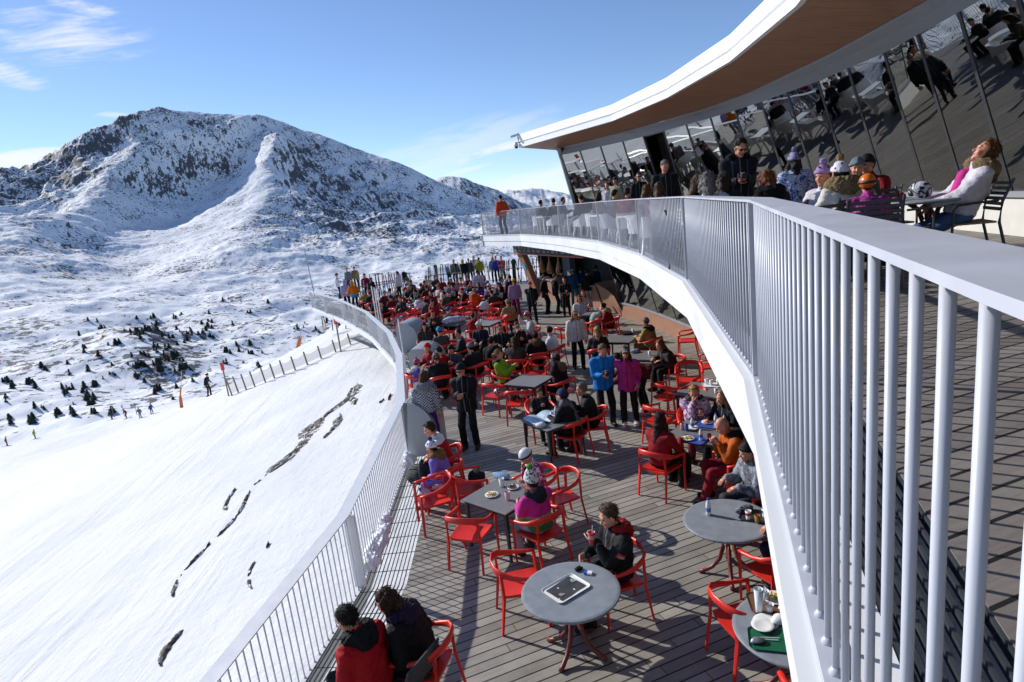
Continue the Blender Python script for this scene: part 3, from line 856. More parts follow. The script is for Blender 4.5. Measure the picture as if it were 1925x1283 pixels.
# glass panes and mullions
def glass_mat(name, tint, refl=0.31):
    m, nt, N, L, b = newmat(name)
    N.remove(b)
    out = N['Material Output']
    gl = nd(nt, 'ShaderNodeBsdfGlossy'); gl.inputs['Roughness'].default_value = 0.0; gl.inputs['Color'].default_value = (0.82, 0.85, 0.84, 1)
    tr = nd(nt, 'ShaderNodeBsdfTransparent'); tr.inputs['Color'].default_value = (*tint, 1)
    lw = nd(nt, 'ShaderNodeFresnel'); lw.inputs['IOR'].default_value = 1.5
    ad = nd(nt, 'ShaderNodeMath', operation='ADD', use_clamp=True); ad.inputs[1].default_value = refl
    L.new(lw.outputs[0], ad.inputs[0])
    mx = nd(nt, 'ShaderNodeMixShader')
    L.new(ad.outputs[0], mx.inputs[0]); L.new(tr.outputs[0], mx.inputs[1]); L.new(gl.outputs[0], mx.inputs[2])
    tc = nd(nt, 'ShaderNodeTexCoord')
    nz = nd(nt, 'ShaderNodeTexNoise'); nz.inputs['Scale'].default_value = 0.9; nz.inputs['Detail'].default_value = 1
    L.new(tc.outputs['Object'], nz.inputs['Vector'])
    bp = nd(nt, 'ShaderNodeBump'); bp.inputs['Strength'].default_value = 0.25; bp.inputs['Distance'].default_value = 0.02
    L.new(nz.outputs['Fac'], bp.inputs['Height']); L.new(bp.outputs['Normal'], gl.inputs['Normal'])
    L.new(mx.outputs[0], out.inputs['Surface'])
    return m
GLASS = glass_mat('reflective_glass', (0.42, 0.46, 0.43))
_ms = 1.0
def glazed(GT, GS, zt, zs, step, mull_w, mull_d, door=None, skip=()):
    T = resample(GT, step)
    L_ = np.r_[0, np.cumsum(np.linalg.norm(np.diff(GT, axis=0), axis=1))]
    k = len(T)
    s_ = np.linspace(0, L_[-1], k)
    S = np.stack([np.interp(s_, L_, GS[:, i]) for i in range(2)], 1)
    for i in range(k):
        d = T[min(i + 1, k - 1)] - T[max(i - 1, 0)]; d /= np.linalg.norm(d)
        n_ = np.array([-d[1], d[0]])
        a = np.array([*T[i], zt]); c = np.array([*S[i], zs])
        mb = MB()
        e = np.array([*d, 0]) * mull_w / 2
        o_ = np.array([*n_, 0]) * mull_d * _ms
        mb.add([c - e - o_ * .15, c + e - o_ * .15, a + e - o_ * .15, a - e - o_ * .15, c - e + o_, c + e + o_, a + e + o_, a - e + o_],
               [(0, 1, 2, 3), (7, 6, 5, 4), (0, 4, 5, 1), (1, 5, 6, 2), (2, 6, 7, 3), (3, 7, 4, 0)])
        bpart(mb, 'mullion', DARKMETAL)
        if i < k - 1 and i not in skip:
            d2 = T[i + 1] - T[i]; d2 /= np.linalg.norm(d2); e2 = np.array([*d2, 0]) * mull_w / 2
            a2 = np.array([*T[i + 1], zt]); c2 = np.array([*S[i + 1], zs])
            mb = MB(); mb.add([c + e2, c2 - e2, a2 - e2, a + e2], [(0, 1, 2, 3)])
            g = bpart(mb, 'window_pane', GLASS)
    return T, S
DOOR = 4
T, S = glazed(GT, GS, Z_GT, Z_GS, 1.25, 0.075, 0.07, skip=(DOOR,))
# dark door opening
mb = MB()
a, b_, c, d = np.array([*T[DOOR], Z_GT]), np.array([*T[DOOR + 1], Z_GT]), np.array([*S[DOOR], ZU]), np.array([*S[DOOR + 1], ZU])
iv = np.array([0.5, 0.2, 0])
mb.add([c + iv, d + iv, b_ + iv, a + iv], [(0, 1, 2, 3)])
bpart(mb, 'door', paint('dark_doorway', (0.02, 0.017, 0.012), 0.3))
# sill and plinth
mb = MB()
n2 = offset_poly(GS, 0.0); n3 = offset_poly(GS, -0.05)
loft(mb, [offset_poly(GS, 0.02), n3, n3, offset_poly(GS, -0.01)], [Z_GS + 0.012, Z_GS + 0.012, Z_GS - 0.07, Z_GS - 0.07])
bpart(mb, 'sill', GREYBAND)
mb = MB()
loft(mb, [offset_poly(GS, 0.0), offset_poly(GS, -0.0)], [Z_GS - 0.06, ZU - 0.01])
bpart(mb, 'plinth', PLINTH)
# end post of the glazing and interior: floor, back wall, yellow timber panels, counter
mb = MB()
mb.tube([(*(GS[0] + (-0.03, 0.1)), Z_GS - 0.6), (*(GT[0] + (-0.08, 0.12)), Z_SOF)], 0.11, 4, flat=(1.0, 0.6))
bpart(mb, 'corner_post', GREYBAND)
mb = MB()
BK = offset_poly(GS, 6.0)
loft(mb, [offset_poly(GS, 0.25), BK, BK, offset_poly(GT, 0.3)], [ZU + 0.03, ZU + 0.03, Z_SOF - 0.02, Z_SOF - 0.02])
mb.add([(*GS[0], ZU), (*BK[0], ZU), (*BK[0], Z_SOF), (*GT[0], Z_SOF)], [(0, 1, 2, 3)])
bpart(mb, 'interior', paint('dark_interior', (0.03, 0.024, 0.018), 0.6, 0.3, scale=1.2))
YEL = paint('yellow_timber', (0.72, 0.5, 0.13), 0.5, 0.15, scale=3)
for (x, y, hh, wd) in ((7.35, 7.9, 2.9, 0.55), (7.1, 6.6, 2.9, 0.9), (6.7, 5.1, 2.9, 0.7), (8.4, 13.5, 2.3, 0.22), (8.0, 9.3, 2.5, 0.16)):
    mb = MB(); mb.box((x, y - wd / 2, ZU + 0.04), (x + 0.12, y + wd / 2, ZU + 0.04 + hh)); bpart(mb, 'timber_panel', YEL)
for (x, y) in ((8.6, 9.7), (8.5, 10.6), (8.9, 12.4), (9.2, 14.6), (8.6, 8.8)):
    mb = MB(); mb.box((x - .3, y - .35, ZU + 0.72), (x + .35, y + .35, ZU + 0.76)); mb.box((x - .04, y - .04, ZU + 0.04), (x + .04, y + .04, ZU + 0.73))
    bpart(mb, 'indoor_table', paint('indoor_white', (0.55, 0.56, 0.52), 0.5))
# security cameras on the roof tip
def seccam():
    p = at(985, 268, Z_SOF + 0.35)
    p = np.array([ROOF[0][0] + 0.05, ROOF[0][1], Z_O + 0.2])
    t = camA = thing('security_camera', 'grey box security camera on a bracket at the roof tip', 'camera', p)
    mb = MB(); mb.tube([(-0.05, 0, -0.15), (-0.12, 0, 0.45)], 0.035, 8); mb.tube([(-0.1, 0, 0.2), (0.1, -0.05, 0.38), (0.35, -0.1, 0.3)], 0.022, 6); mb.build('bracket', GALV, t)
    mb = MB(); mb.box((-0.55, -0.1, -0.08), (0.15, 0.1, 0.08), mat=(np.array([[.95, 0, .2], [0, 1, 0], [-.2, 0, .95]]).T, (-0.12, 0, 0.56)))
    mb.build('housing', paint('camera_grey', (0.55, 0.56, 0.58), 0.4), t, bevel=0.02)
    t = camB = thing('security_camera', 'round dome security camera hanging below the roof tip bracket', 'camera', p + (-0.28, -0.05, -0.3))
    mb = MB(); mb.lathe([(0.05, 0.3), (0.12, 0.26), (0.15, 0.1), (0.14, 0.0)], 14); mb.tube([(0.05, 0, 0.25), (0.3, 0, 0.25)], 0.03, 6); mb.build('housing', paint('camera_grey', (0.55, 0.56, 0.58), 0.4), t, smooth=True)
    mb = MB(); mb.lathe([(0.13, 0.0), (0.12, -0.06), (0.07, -0.12), (0.01, -0.14)], 14); mb.build('lens_dome', BLACK, t, smooth=True)
    camA.scale = (.55,) * 3; camB.scale = (.6,) * 3; camB.location = [float(v) for v in p + (-0.16, -0.03, -0.16)]
seccam()

# ------------------------------------------------------------------ lower storey: copper plinth, leaning glass
LS = np.array([(4.42, 23.9), (4.80, 22.7), (5.25, 19.9), (5.55, 17.2), (5.75, 13.5), (5.55, 9.5), (4.9, 5.0), (3.8, 0.8), (2.2, -3.4)])
LT = offset_poly(LS, 0.62) if offset_poly(LS, 0.62)[3][0] < LS[3][0] else offset_poly(LS, -0.62)
_l = 1 if offset_poly(LS, 0.3)[3][0] > LS[3][0] else -1
T2, S2 = glazed(LT, LS, ZU - 0.54, 0.58, 1.5, 0.06, 0.06)
mb = MB()
loft(mb, [offset_poly(LS, _l * 0.06), offset_poly(LS, -_l * 0.05), offset_poly(LS, -_l * 0.05), offset_poly(LS, _l * 0.06)], [0.60, 0.60, 0.535, 0.535])
bpart(mb, 'sill', GREYBAND)
P_ = resample(LS, 1.6)
for i in range(len(P_) - 1):
    d = P_[i + 1] - P_[i]; d /= np.linalg.norm(d)
    a, b_ = P_[i] + d * 0.004, P_[i + 1] - d * 0.004
    mb = MB(); loft(mb, [np.array([a, b_])] * 2, [0.54, 0.002]); bpart(mb, 'plinth_panel', COPPER)
mb = MB(); loft(mb, [offset_poly(LS, _l * 3.5), offset_poly(LS, _l * 3.5)], [0, 3.0]); bpart(mb, 'interior', paint('dark_interior', (0.055, 0.043, 0.03), 0.6, 0.3, scale=1.2))
# copper wing where the plinth swells towards the kiosk
mb = MB()
w0 = np.array([4.42, 23.9])
W_ = []
for k in range(7):
    t_ = k / 6
    W_.append([(4.1 + 0.3 * (1 - (1 - t_) ** 2) + 0.12 * t_, 25.6 - 1.75 * t_, z) for z in (1.18, 0.0)])
A = np.array(W_)
for k in range(7): A[k, 0, 0] -= 0.35; A[k, 0, 2] = 1.2 - 0.35 * k / 6
mb.grid(A)
mb.add([(4.0, 25.7, 0), (3.7, 25.8, 1.2), (5.2, 26.5, 1.2), (5.2, 26.5, 0)], [(0, 1, 2, 3)])
bpart(mb, 'copper_wing', COPPER)

# kiosk at the far end under the slab
kio = thing('kiosk', 'copper clad food kiosk with a dark menu board under the slab end', 'kiosk', (2.6, 28.5, 0))
K0 = np.array([2.6, 28.5, 0])
def kpart(mb, name, mats, parent=None, **k):
    mb.v = [v - K0 for v in mb.v]
    return mb.build(name, mats, parent or kio, **k)
k0, k1 = np.array([1.55, 31.9]), np.array([4.05, 25.5])          # line of the counter
kd = (k1 - k0) / np.linalg.norm(k1 - k0); kn = np.array([kd[1], -kd[0]])
if kn[0] > 0: kn = -kn
m0, m1 = k0 + kn * 0.95 + kd * -0.2, k1 + kn * 0.95 + kd * 0.2
def quadbox(mb, a, b_, z0, z1, n, th):
    A_ = [np.array([*a, z0]), np.array([*b_, z0]), np.array([*b_, z1]), np.array([*a, z1])]
    N_ = np.array([*n, 0]) * th
    mb.add(A_ + [q + N_ for q in A_], [(0, 1, 2, 3), (7, 6, 5, 4), (0, 4, 5, 1), (1, 5, 6, 2), (2, 6, 7, 3), (3, 7, 4, 0)])
mb = MB(); quadbox(mb, k0, k1, 0.0, 1.0, -kn, 0.12); kpart(mb, 'counter_front', COPPER)
mb = MB(); quadbox(mb, k0 + kn * .1, k1 + kn * .1, 1.0, 1.05, -kn, 0.5); kpart(mb, 'counter_top', paint('counter_steel', (0.5, 0.5, 0.5), 0.3, metal=0.5))
mb = MB(); quadbox(mb, m0, m1, 2.42, 2.97, -kn, 0.08); mbd = kpart(mb, 'menu_board', paint('menu_slate', (0.05, 0.052, 0.058), 0.6))
mb = MB(); quadbox(mb, m0 + kn * .02, m1 + kn * .02, 2.37, 2.42, -kn, 0.3); kpart(mb, 'orange_strip', paint('orange_strip', (0.5, 0.11, 0.03), 0.4))
mb = MB()
for r_ in range(3):
    x = 0.25
    while x < np.linalg.norm(m1 - m0) - 0.7:
        wd = random.uniform(0.12, 0.42)
        for q in range(3):
            zz = 2.9 - r_ * 0.16 - q * 0.035
            quadbox(mb, m0 + kd * x + kn * 0.004, m0 + kd * (x + wd * random.uniform(.6, 1)) + kn * 0.004, zz, zz + 0.017, -kn, 0.003)
        x += wd + random.uniform(0.15, 0.3)
mbx = kpart(mb, 'menu_lettering', paint('chalk', (0.55, 0.55, 0.55), 0.7), mbd); mbx['kind'] = 'stuff'
mb = MB(); quadbox(mb, m1 - kd * 0.75 + kn * 0.012, m1 - kd * 0.1 + kn * 0.012, 2.46, 2.92, -kn, 0.004); kpart(mb, 'picture_panel', paint('food_picture', (0.45, 0.27, 0.12), 0.5, 0.5, scale=9))
# leaning copper end post with a round blue sticker
mb = MB(); mb.add([(*(k0 - kd * .1), 0), (*(k0 + kd * .35), 0), (*(m0 + kd * .75 - kn * .1), 2.42), (*(m0 + kd * .1 - kn * .1), 2.42),
                   (*(k0 - kd * .1 - kn * .3), 0), (*(k0 + kd * .35 - kn * .3), 0), (*(m0 + kd * .75 - kn * .4), 2.42), (*(m0 + kd * .1 - kn * .4), 2.42)],
                  [(0, 1, 2, 3), (7, 6, 5, 4), (0, 4, 5, 1), (1, 5, 6, 2), (2, 6, 7, 3), (3, 7, 4, 0)])
ep = kpart(mb, 'end_post', COPPER)
mb = MB()
cpt = (np.array([*(k0 + kd * .12), 0]) * 0.3 + np.array([*(m0 + kd * .42 - kn * .1), 2.42]) * 0.7) + np.array([*kn, 0]) * 0.03
ang = np.linspace(0, 2 * PI, 20, endpoint=False)
ring = np.array([cpt + 0.17 * math.cos(a) * np.array([*kd, 0]) + 0.2 * math.sin(a) * np.array([*(kn * 0.35), 0.93]) for a in ang])
mb.add(np.r_[ring, ring + np.array([*(-kn), 0]) * 0.02], [tuple(range(20)), ] + [(i, (i + 1) % 20, 20 + (i + 1) % 20, 20 + i) for i in range(20)])
kpart(mb, 'sticker', paint('blue_sticker', (0.10, 0.42, 0.62), 0.5), ep)
mb = MB(); quadbox(mb, k0 - kn * 1.9, k1 - kn * 1.9, 0, 2.99, -kn, 0.1); quadbox(mb, k0 - kn * 1.9, k0 - kn * .3, 0, 2.42, kd * -1, 0.06); kpart(mb, 'back_wall', paint('kiosk_dark', (0.03, 0.03, 0.032), 0.6))
mb = MB(); quadbox(mb, k0 - kn * 1.2 + kd * .9, k0 - kn * 1.2 + kd * 1.7, 1.0, 2.42, -kn, 0.3); kpart(mb, 'cabinet', paint('kiosk_steel', (0.2, 0.22, 0.25), 0.4))
mb = MB(); quadbox(mb, m0, m1, 2.975, 2.985, -kn, 3.0); kpart(mb, 'ceiling', paint('kiosk_dark', (0.03, 0.03, 0.032), 0.6))
HAM = paint('cured_ham', (0.36, 0.16, 0.05), 0.4, 0.4, scale=9)
for k, q in enumerate((1.75, 2.65, 3.6)):
    p = k0 + kn * 0.35 + kd * q
    t = thing('hanging_ham', ['cured ham hanging left of two others above the kiosk counter', 'middle cured ham hanging above the kiosk counter', 'long cured ham hanging nearest the picture panel of the kiosk'][k], 'ham', (*p, 1.42), group='hams hanging in the kiosk')
    mb = MB(); mb.lathe([(0.02, 0.95), (0.035, 0.8), (0.05, 0.62), (0.12, 0.4), (0.17, 0.2), (0.15, 0.05), (0.06, 0.0)], 12); mb.build('ham', HAM, t, smooth=True)
    mb = MB(); mb.tube([(0, 0, 0.95), (0, 0, 0.99)], 0.008, 5); mb.build('cord', BLACK, t)
# ------------------------------------------------------------------ furniture kit
def make_chair():
    t = thing('armchair', 'red plastic armchair', 'chair')
    # curved back and arm rail in one sweep
    P = np.array([(-.285, .24, .655), (-.292, .14, .66), (-.292, .0, .675), (-.28, -.12, .70), (-.235, -.225, .735), (-.15, -.29, .755), (0, -.315, .765),
                  (.15, -.29, .755), (.235, -.225, .735), (.28, -.12, .70), (.292, .0, .675), (.292, .14, .66), (.285, .24, .655)])
    fl = []
    for p in P:
        k = min(1, max(0, (p[2] - .66) / .09))
        fl.append((1.15 - 0.55 * k, 0.75 + 1.1 * k))
    MB().tube(P, 0.026, 8, flat=fl, ph=PI / 8).build('back_rail', RED, t, smooth=True)
    # dished seat
    n = 9
    A, B = [], []
    for i in range(n):
        ra, rb = [], []
        for j in range(n):
            u, v = -1 + 2 * j / (n - 1), -1 + 2 * i / (n - 1)
            x = .245 * u * (1 - .07 * max(0, -v)); y = .235 * v
            k = (abs(u) ** 6 + abs(v) ** 6)
            x *= 1 - .05 * k * .5; y *= 1 - .05 * k * .5
            z = .452 - .014 * (1 - u * u) * (1 - v * v * .5) + .008 * abs(u) ** 4 - .012 * max(0, v) ** 6
            ra.append((x, y, z)); rb.append((x * .985, y * .985, z - .036))
        A.append(ra); B.append(rb)
    mb = MB(); A, B = np.array(A), np.array(B)
    mb.grid(A); mb.grid(B[:, ::-1])
    for E1, E2 in ((A[0], B[0]), (B[-1], A[-1]), (B[:, 0], A[:, 0]), (A[:, -1], B[:, -1])): mb.grid(np.stack([E2, E1]))
    mb.build('seat', RED, t)
    for sx in (-1, 1):
        MB().tube([(sx * .262, .245, 0), (sx * .268, .235, .43), (sx * .285, .225, .655)], [.017, .022, .02], 4, ph=PI / 4, flat=(1.15, 1)).build('leg', RED, t)
        MB().tube([(sx * .255, -.30, 0), (sx * .24, -.235, .43), (sx * .225, -.24, .73)], [.017, .022, .02], 4, ph=PI / 4, flat=(1.15, 1)).build('leg', RED, t)
    return t
CHAIR0 = make_chair(); _cu = [False]
def red_chair(x, y, h, label, z=0.0, group='red armchairs on the lower terrace'):
    o = CHAIR0 if not _cu[0] else copy_tree(CHAIR0)
    _cu[0] = True
    o.location = (x, y, z); o.rotation_euler = (0, 0, R(h)); o.name = 'armchair'
    return tag(o, label, 'chair', group)

SLAT = paint('slate_slats', (0.04, 0.044, 0.05), 0.5, 0.15)
TEAK = paint('teak', (0.33, 0.21, 0.11), 0.55, 0.2)
def slat_chair(x, y, h, label, z=0.0, metal=None, seatm=None, group=None):
    metal = metal or SLAT
    t = thing('slatted_chair', label, 'chair', (x, y, z), R(h), group)
    for sx in (-1, 1):
        MB().tube([(sx * .25, .22, 0), (sx * .25, .20, .60), (sx * .25, .16, .655), (sx * .25, -.02, .665), (sx * .25, -.2, .67)], .014, 6).build('arm', metal, t)
        MB().tube([(sx * .23, -.32, 0), (sx * .23, -.22, .44), (sx * .23, -.24, .66), (sx * .23, -.33, .88)], .015, 6).build('leg', metal, t)
    mb = MB()
    for k in range(6):
        z0 = .56 + .052 * k; y0 = -.235 - (z0 - .6) * .3
        mb.box((-.225, y0 - .008, z0), (.225, y0 + .008, z0 + .034))
    mb.build('backrest', metal, t)
    mb = MB()
    for k in range(7): mb.box((-.225, -.2 + k * .06, .435), (.225, -.2 + k * .06 + .048, .455))
    mb.build('seat', seatm or metal, t)
    return t
WPL = paint('white_plastic', (0.78, 0.79, 0.8), 0.4, 0.03)
def lounge_chair(x, y, h, label, z):
    t = thing('lounge_chair', label, 'chair', (x, y, z), R(h), 'white plastic chairs on the upper terrace')
    P = [(-.3, .25), (-.3, -.1), (-.25, -.28), (0, -.34), (.25, -.28), (.3, -.1), (.3, .25)]
    mb = MB(); A = np.array([[(x_, y_, z_) for x_, y_ in P] for z_ in (.33, .72)]); A[1, :, 1] -= .05; A[1, [0, -1], 2] = .5; A[1, [1, -2], 2] = .58
    mb.grid(A); mb.grid(A[:, ::-1] * (0.93, 0.93, 1)); mb.build('shell', WPL, t, smooth=True)
    mb = MB(); mb.box((-.27, -.27, .33), (.27, .26, .38)); mb.build('seat', WPL, t, bevel=.01)
    for sx in (-1, 1):
        for sy in (-1, 1): MB().tube([(sx * .29, sy * .27, 0), (sx * .23, sy * .2, .34)], [.025, .05], 6).build('leg', WPL, t)
def white_table(x, y, h, label, z):
    t = thing('side_table', label, 'table', (x, y, z), R(h), 'white plastic tables on the upper terrace')
    MB().box((-.35, -.35, .64), (.35, .35, .68)).build('tabletop', WPL, t, bevel=.008)
    for sx in (-1, 1):
        for sy in (-1, 1): MB().tube([(sx * .31, sy * .31, 0), (sx * .31, sy * .31, .64)], .03, 4, ph=PI / 4).build('leg', WPL, t)

def make_square_table():
    t = thing('square_table', 'square table', 'table')
    MB().box((-.43, -.43, .722), (.43, .43, .742)).build('tabletop', TABLETOP, t, bevel=.006)
    mb = MB()
    for a in range(4):
        mb.box((-.37, .365, .665), (.37, .385, .721), mat=(rotz(a * PI / 2), (0, 0, 0)))
    mb.build('apron', DARKMETAL, t)
    for sx in (-1, 1):
        for sy in (-1, 1): MB().tube([(sx * .385, sy * .385, 0), (sx * .375, sy * .375, .72)], [.022, .034], 4, ph=PI / 4, upv=(0, 1, 0)).build('leg', DARKMETAL, t)
    return t
SQT0 = make_square_table(); _tu = [False]
def square_table(x, y, h, label, z=0.0):
    o = SQT0 if not _tu[0] else copy_tree(SQT0)
    _tu[0] = True
    o.location = (x, y, z); o.rotation_euler = (0, 0, R(h)); o.name = 'square_table'
    return tag(o, label, 'table', 'square grey tables on the lower terrace')
def round_table(x, y, h, label, z=0.0, r=.52):
    t = thing('round_table', label, 'table', (x, y, z), R(h), 'round tables with oxblood pedestals')
    MB().lathe([(r - .05, .70), (r - .01, .705), (r, .718), (r, .728), (r - .006, .737), (r - .03, .742)], 48).build('tabletop', ROUNDTOP, t, smooth=False)
    MB().lathe([(.2, .69), (.22, .70)], 16).build('mounting_plate', OXBLOOD, t)
    for k in range(4):
        a = R(45 + 90 * k); c, s_ = math.cos(a), math.sin(a)
        prof = [(.36, .018), (.30, .035), (.20, .09), (.11, .2), (.065, .36), (.06, .5), (.10, .62), (.19, .69)]
        MB().tube([(c * q, s_ * q, z_) for q, z_ in prof], .026, 8).build('leg', OXBLOOD, t, smooth=True)
    return t

# small things that stand on tables
CUPW = paint('paper_cup', (0.78, 0.77, 0.75), 0.5, 0.05)
CLEAR = paint('clear_plastic', (0.72, 0.76, 0.8), 0.15, 0.05)
REDCUP = paint('red_cup', (0.5, 0.02, 0.025), 0.4, 0.1)
def cup(p, label, mat=None, hh=.11, r=.036, group=None, straw=False, band=None):
    t = thing('cup', label, 'cup', p, 0, group)
    MB().lathe([(r * .72, 0), (r * .75, .003), (r, hh), (r * .95, hh), (r * .7, .012)], 14).build('cup', mat or CUPW, t, smooth=True)
    if band: MB().lathe([(r * .815, hh * .3), (r * .96, hh * .8)], 14, cap=False).build('printed_band', band, t, smooth=True)
    if straw: MB().tube([(.0, 0, .02), (.02, .01, hh + .07)], .004, 5).build('straw', WPL, t)
    return t
BLUECAP = paint('blue_cap', (0.03, 0.09, 0.45), 0.4)
def bottle(p, label, group=None):
    t = thing('water_bottle', label, 'bottle', p, 0, group)
    MB().lathe([(.03, 0), (.032, .01), (.032, .12), (.028, .15), (.013, .185), (.013, .2)], 12).build('bottle', CLEAR, t, smooth=True)
    MB().lathe([(.0325, .05), (.0325, .10)], 12, cap=False).build('label_sleeve', paint('blue_sleeve', (.08, .22, .5), .4), t, smooth=True)
    MB().lathe([(.0145, .2), (.0145, .222)], 10).build('cap', BLUECAP, t)
    return t
def can(p, label, mat):
    t = thing('drink_can', label, 'can', p)
    MB().lathe([(.026, 0), (.033, .01), (.033, .105), (.026, .118)], 14).build('can', mat, t, smooth=True)
    MB().lathe([(.026, .118), (.024, .115)], 14).build('lid', GALV, t)
    return t
def plate(p, label, food=None, r=.12):
    t = thing('plate', label, 'plate', p)
    MB().lathe([(r * .55, 0), (r * .6, .004), (r, .018), (r * .98, .022), (r * .62, .01)], 24).build('plate', CUPW, t, smooth=True)
    if food:
        mb = MB(); rg_ = np.random.default_rng(int(abs(p[0] * 1000)) % 999)
        for k in range(26):
            a, q = rg_.random() * 6.3, rg_.random() * r * .62
            c = (math.cos(a) * q, math.sin(a) * q, .018 + .012 * rg_.random())
            mb.tube([c, (c[0] + rg_.normal() * .02, c[1] + rg_.normal() * .02, c[2] + .006)], .007 + .004 * rg_.random(), 5)
        mb.build('food', food, t, smooth=True)
    return t
FRIES = paint('fries', (0.62, 0.42, 0.10), 0.5, 0.2, scale=30)
MEAT = paint('stew', (0.3, 0.08, 0.02), 0.5, 0.3, scale=30)
def tray(p, h, label, mat, wd=.42, dp=.31):
    t = thing('tray', label, 'tray', p, R(h))
    n = 28; rr = .05
    def ring(w_, d_, z):
        o = []
        for k in range(n):
            a = 2 * PI * (k + .5) / n; c, s_ = math.cos(a), math.sin(a)
            o.append((math.copysign(w_ / 2 - rr, c) + rr * c, math.copysign(d_ / 2 - rr, s_) + rr * s_, z))
        return o
    A = np.array([ring(wd - .02, dp - .02, .0), ring(wd, dp, .018), ring(wd - .008, dp - .008, .018), ring(wd - .03, dp - .03, .006)])
    mb = MB(); mb.grid(A, closed_u=True); mb.add(A[0], [tuple(range(n))[::-1]]); mb.add(A[3], [tuple(range(n))])
    mb.build('tray', mat, t)
    return t
def crumple(p, s, label, mat, name='napkin', cat='napkin', h=0.0, seed=1, sub=2, flat=.5):
    """crumpled or padded soft thing"""
    rg_ = np.random.default_rng(seed)
    n, k = 12, 8
    A = []
    for i in range(k):
        th = PI * i / (k - 1)
        A.append([(math.sin(th) * math.cos(2 * PI * j / n), math.sin(th) * math.sin(2 * PI * j / n), math.cos(th)) for j in range(n)])
    A = np.array(A)
    amp = .25
    for o_ in range(3):
        d = rg_.normal(size=(4, 3)) * (2.2 * (o_ + 1)); ph = rg_.random(4) * 6.3
        A *= (1 + amp / (o_ + 1) * np.mean([np.sin(A @ d[q] + ph[q]) for q in range(4)], axis=0))[..., None]
    A = A * np.asarray(s) / 2
    A[..., 2] = np.maximum(A[..., 2], -s[2] * .35) + s[2] * .35
    t = MB().grid(A, closed_u=True)
    o = t.build(name, mat, None, smooth=True)
    o.location = [float(v) for v in p]; o.rotation_euler = (0, 0, R(h))
    return tag(o, label, cat)
def on(px, py, z=.744): return at(px, py, z)
# ------------------------------------------------------------------ people: smooth-blended distance fields, meshed by surface nets
def sminv(a, b, k):
    h = np.clip(.5 + .5 * (b - a) / k, 0, 1)
    return b + (a - b) * h - k * h * (1 - h)
def rcone(P, a, b, ra, rb):
    a = np.asarray(a, np.float32); ab = np.asarray(b, np.float32) - a
    q = P - a
    t = np.clip(q @ ab / max(float(ab @ ab), 1e-9), 0, 1)
    q = q - t[..., None] * ab
    return np.sqrt(np.einsum('...i,...i', q, q)) - (ra + (rb - ra) * t)
def ellip(P, c, r):
    q = P - np.asarray(c, np.float32)
    r = np.asarray(r, np.float32)
    k0 = np.sqrt((((q / r)) ** 2).sum(-1)); k1 = np.sqrt(((q / r ** 2) ** 2).sum(-1)) + 1e-9
    return k0 * (k0 - 1) / k1
_E = [((0,0,0),(1,0,0)),((0,1,0),(1,1,0)),((0,0,1),(1,0,1)),((0,1,1),(1,1,1)),((0,0,0),(0,1,0)),((1,0,0),(1,1,0)),((0,0,1),(0,1,1)),((1,0,1),(1,1,1)),((0,0,0),(0,0,1)),((1,0,0),(1,0,1)),((0,1,0),(0,1,1)),((1,1,0),(1,1,1))]
def surfnet(f, lo, hi, vox):
    lo = np.asarray(lo, float) - vox * 2; hi = np.asarray(hi, float) + vox * 2
    n = np.maximum(np.ceil((hi - lo) / vox).astype(int) + 1, 3)
    ax = [lo[i] + np.arange(n[i]) * vox for i in range(3)]
    P = np.stack(np.meshgrid(*ax, indexing='ij'), -1).astype(np.float32)
    v = f(P)
    s = v < 0
    cnt = sum(s[i:n[0] - 1 + i, j:n[1] - 1 + j, k:n[2] - 1 + k].astype(np.int8) for i in (0, 1) for j in (0, 1) for k in (0, 1))
    idx = np.argwhere((cnt > 0) & (cnt < 8))
    if len(idx) == 0: return np.zeros((0, 3)), []
    acc = np.zeros((len(idx), 3)); c = np.zeros(len(idx))
    for a, b in _E:
        a = np.array(a); b = np.array(b)
        ia, ib = idx + a, idx + b
        va = v[ia[:, 0], ia[:, 1], ia[:, 2]]; vb = v[ib[:, 0], ib[:, 1], ib[:, 2]]
        m = (va < 0) != (vb < 0)
        t = va / np.where(m, va - vb, 1)
        acc[m] += a + t[m, None] * (b - a); c[m] += 1
    V = lo + (idx + acc / c[:, None]) * vox
    lut = -np.ones(n - 1, np.int64); lut[idx[:, 0], idx[:, 1], idx[:, 2]] = np.arange(len(idx))
    Fc = []
    for d in range(3):
        e = np.eye(3, dtype=int)[d]; u = np.eye(3, dtype=int)[(d + 1) % 3]; w_ = np.eye(3, dtype=int)[(d + 2) % 3]
        sl0 = tuple(slice(0, n[i] - e[i]) for i in range(3)); sl1 = tuple(slice(e[i], n[i]) for i in range(3))
        g = np.argwhere(s[sl0] != s[sl1])
        ok = (g[:, (d + 1) % 3] > 0) & (g[:, (d + 2) % 3] > 0) & (g[:, (d + 1) % 3] < n[(d + 1) % 3] - 1) & (g[:, (d + 2) % 3] < n[(d + 2) % 3] - 1)
        g = g[ok]
        if not len(g): continue
        q = [g - u - w_, g - w_, g, g - u]
        q = np.stack([lut[x[:, 0], x[:, 1], x[:, 2]] for x in q], 1)
        ins = s[g[:, 0], g[:, 1], g[:, 2]]
        q[~ins] = q[~ins][:, ::-1]
        Fc.append(q)
    return V, np.concatenate(Fc).tolist()
def wrinkle(P, amp, fr, seed):
    rg_ = np.random.default_rng(seed)
    o = 0
    for k in range(4):
        d = rg_.normal(size=3); d /= np.linalg.norm(d)
        o = o + np.sin((P @ d.astype(np.float32)) * fr * (0.7 + .3 * k) + rg_.random() * 6.3 + 1.2 * np.sin(P @ d[::-1].astype(np.float32) * fr * .5))
    return o * (amp / 3)
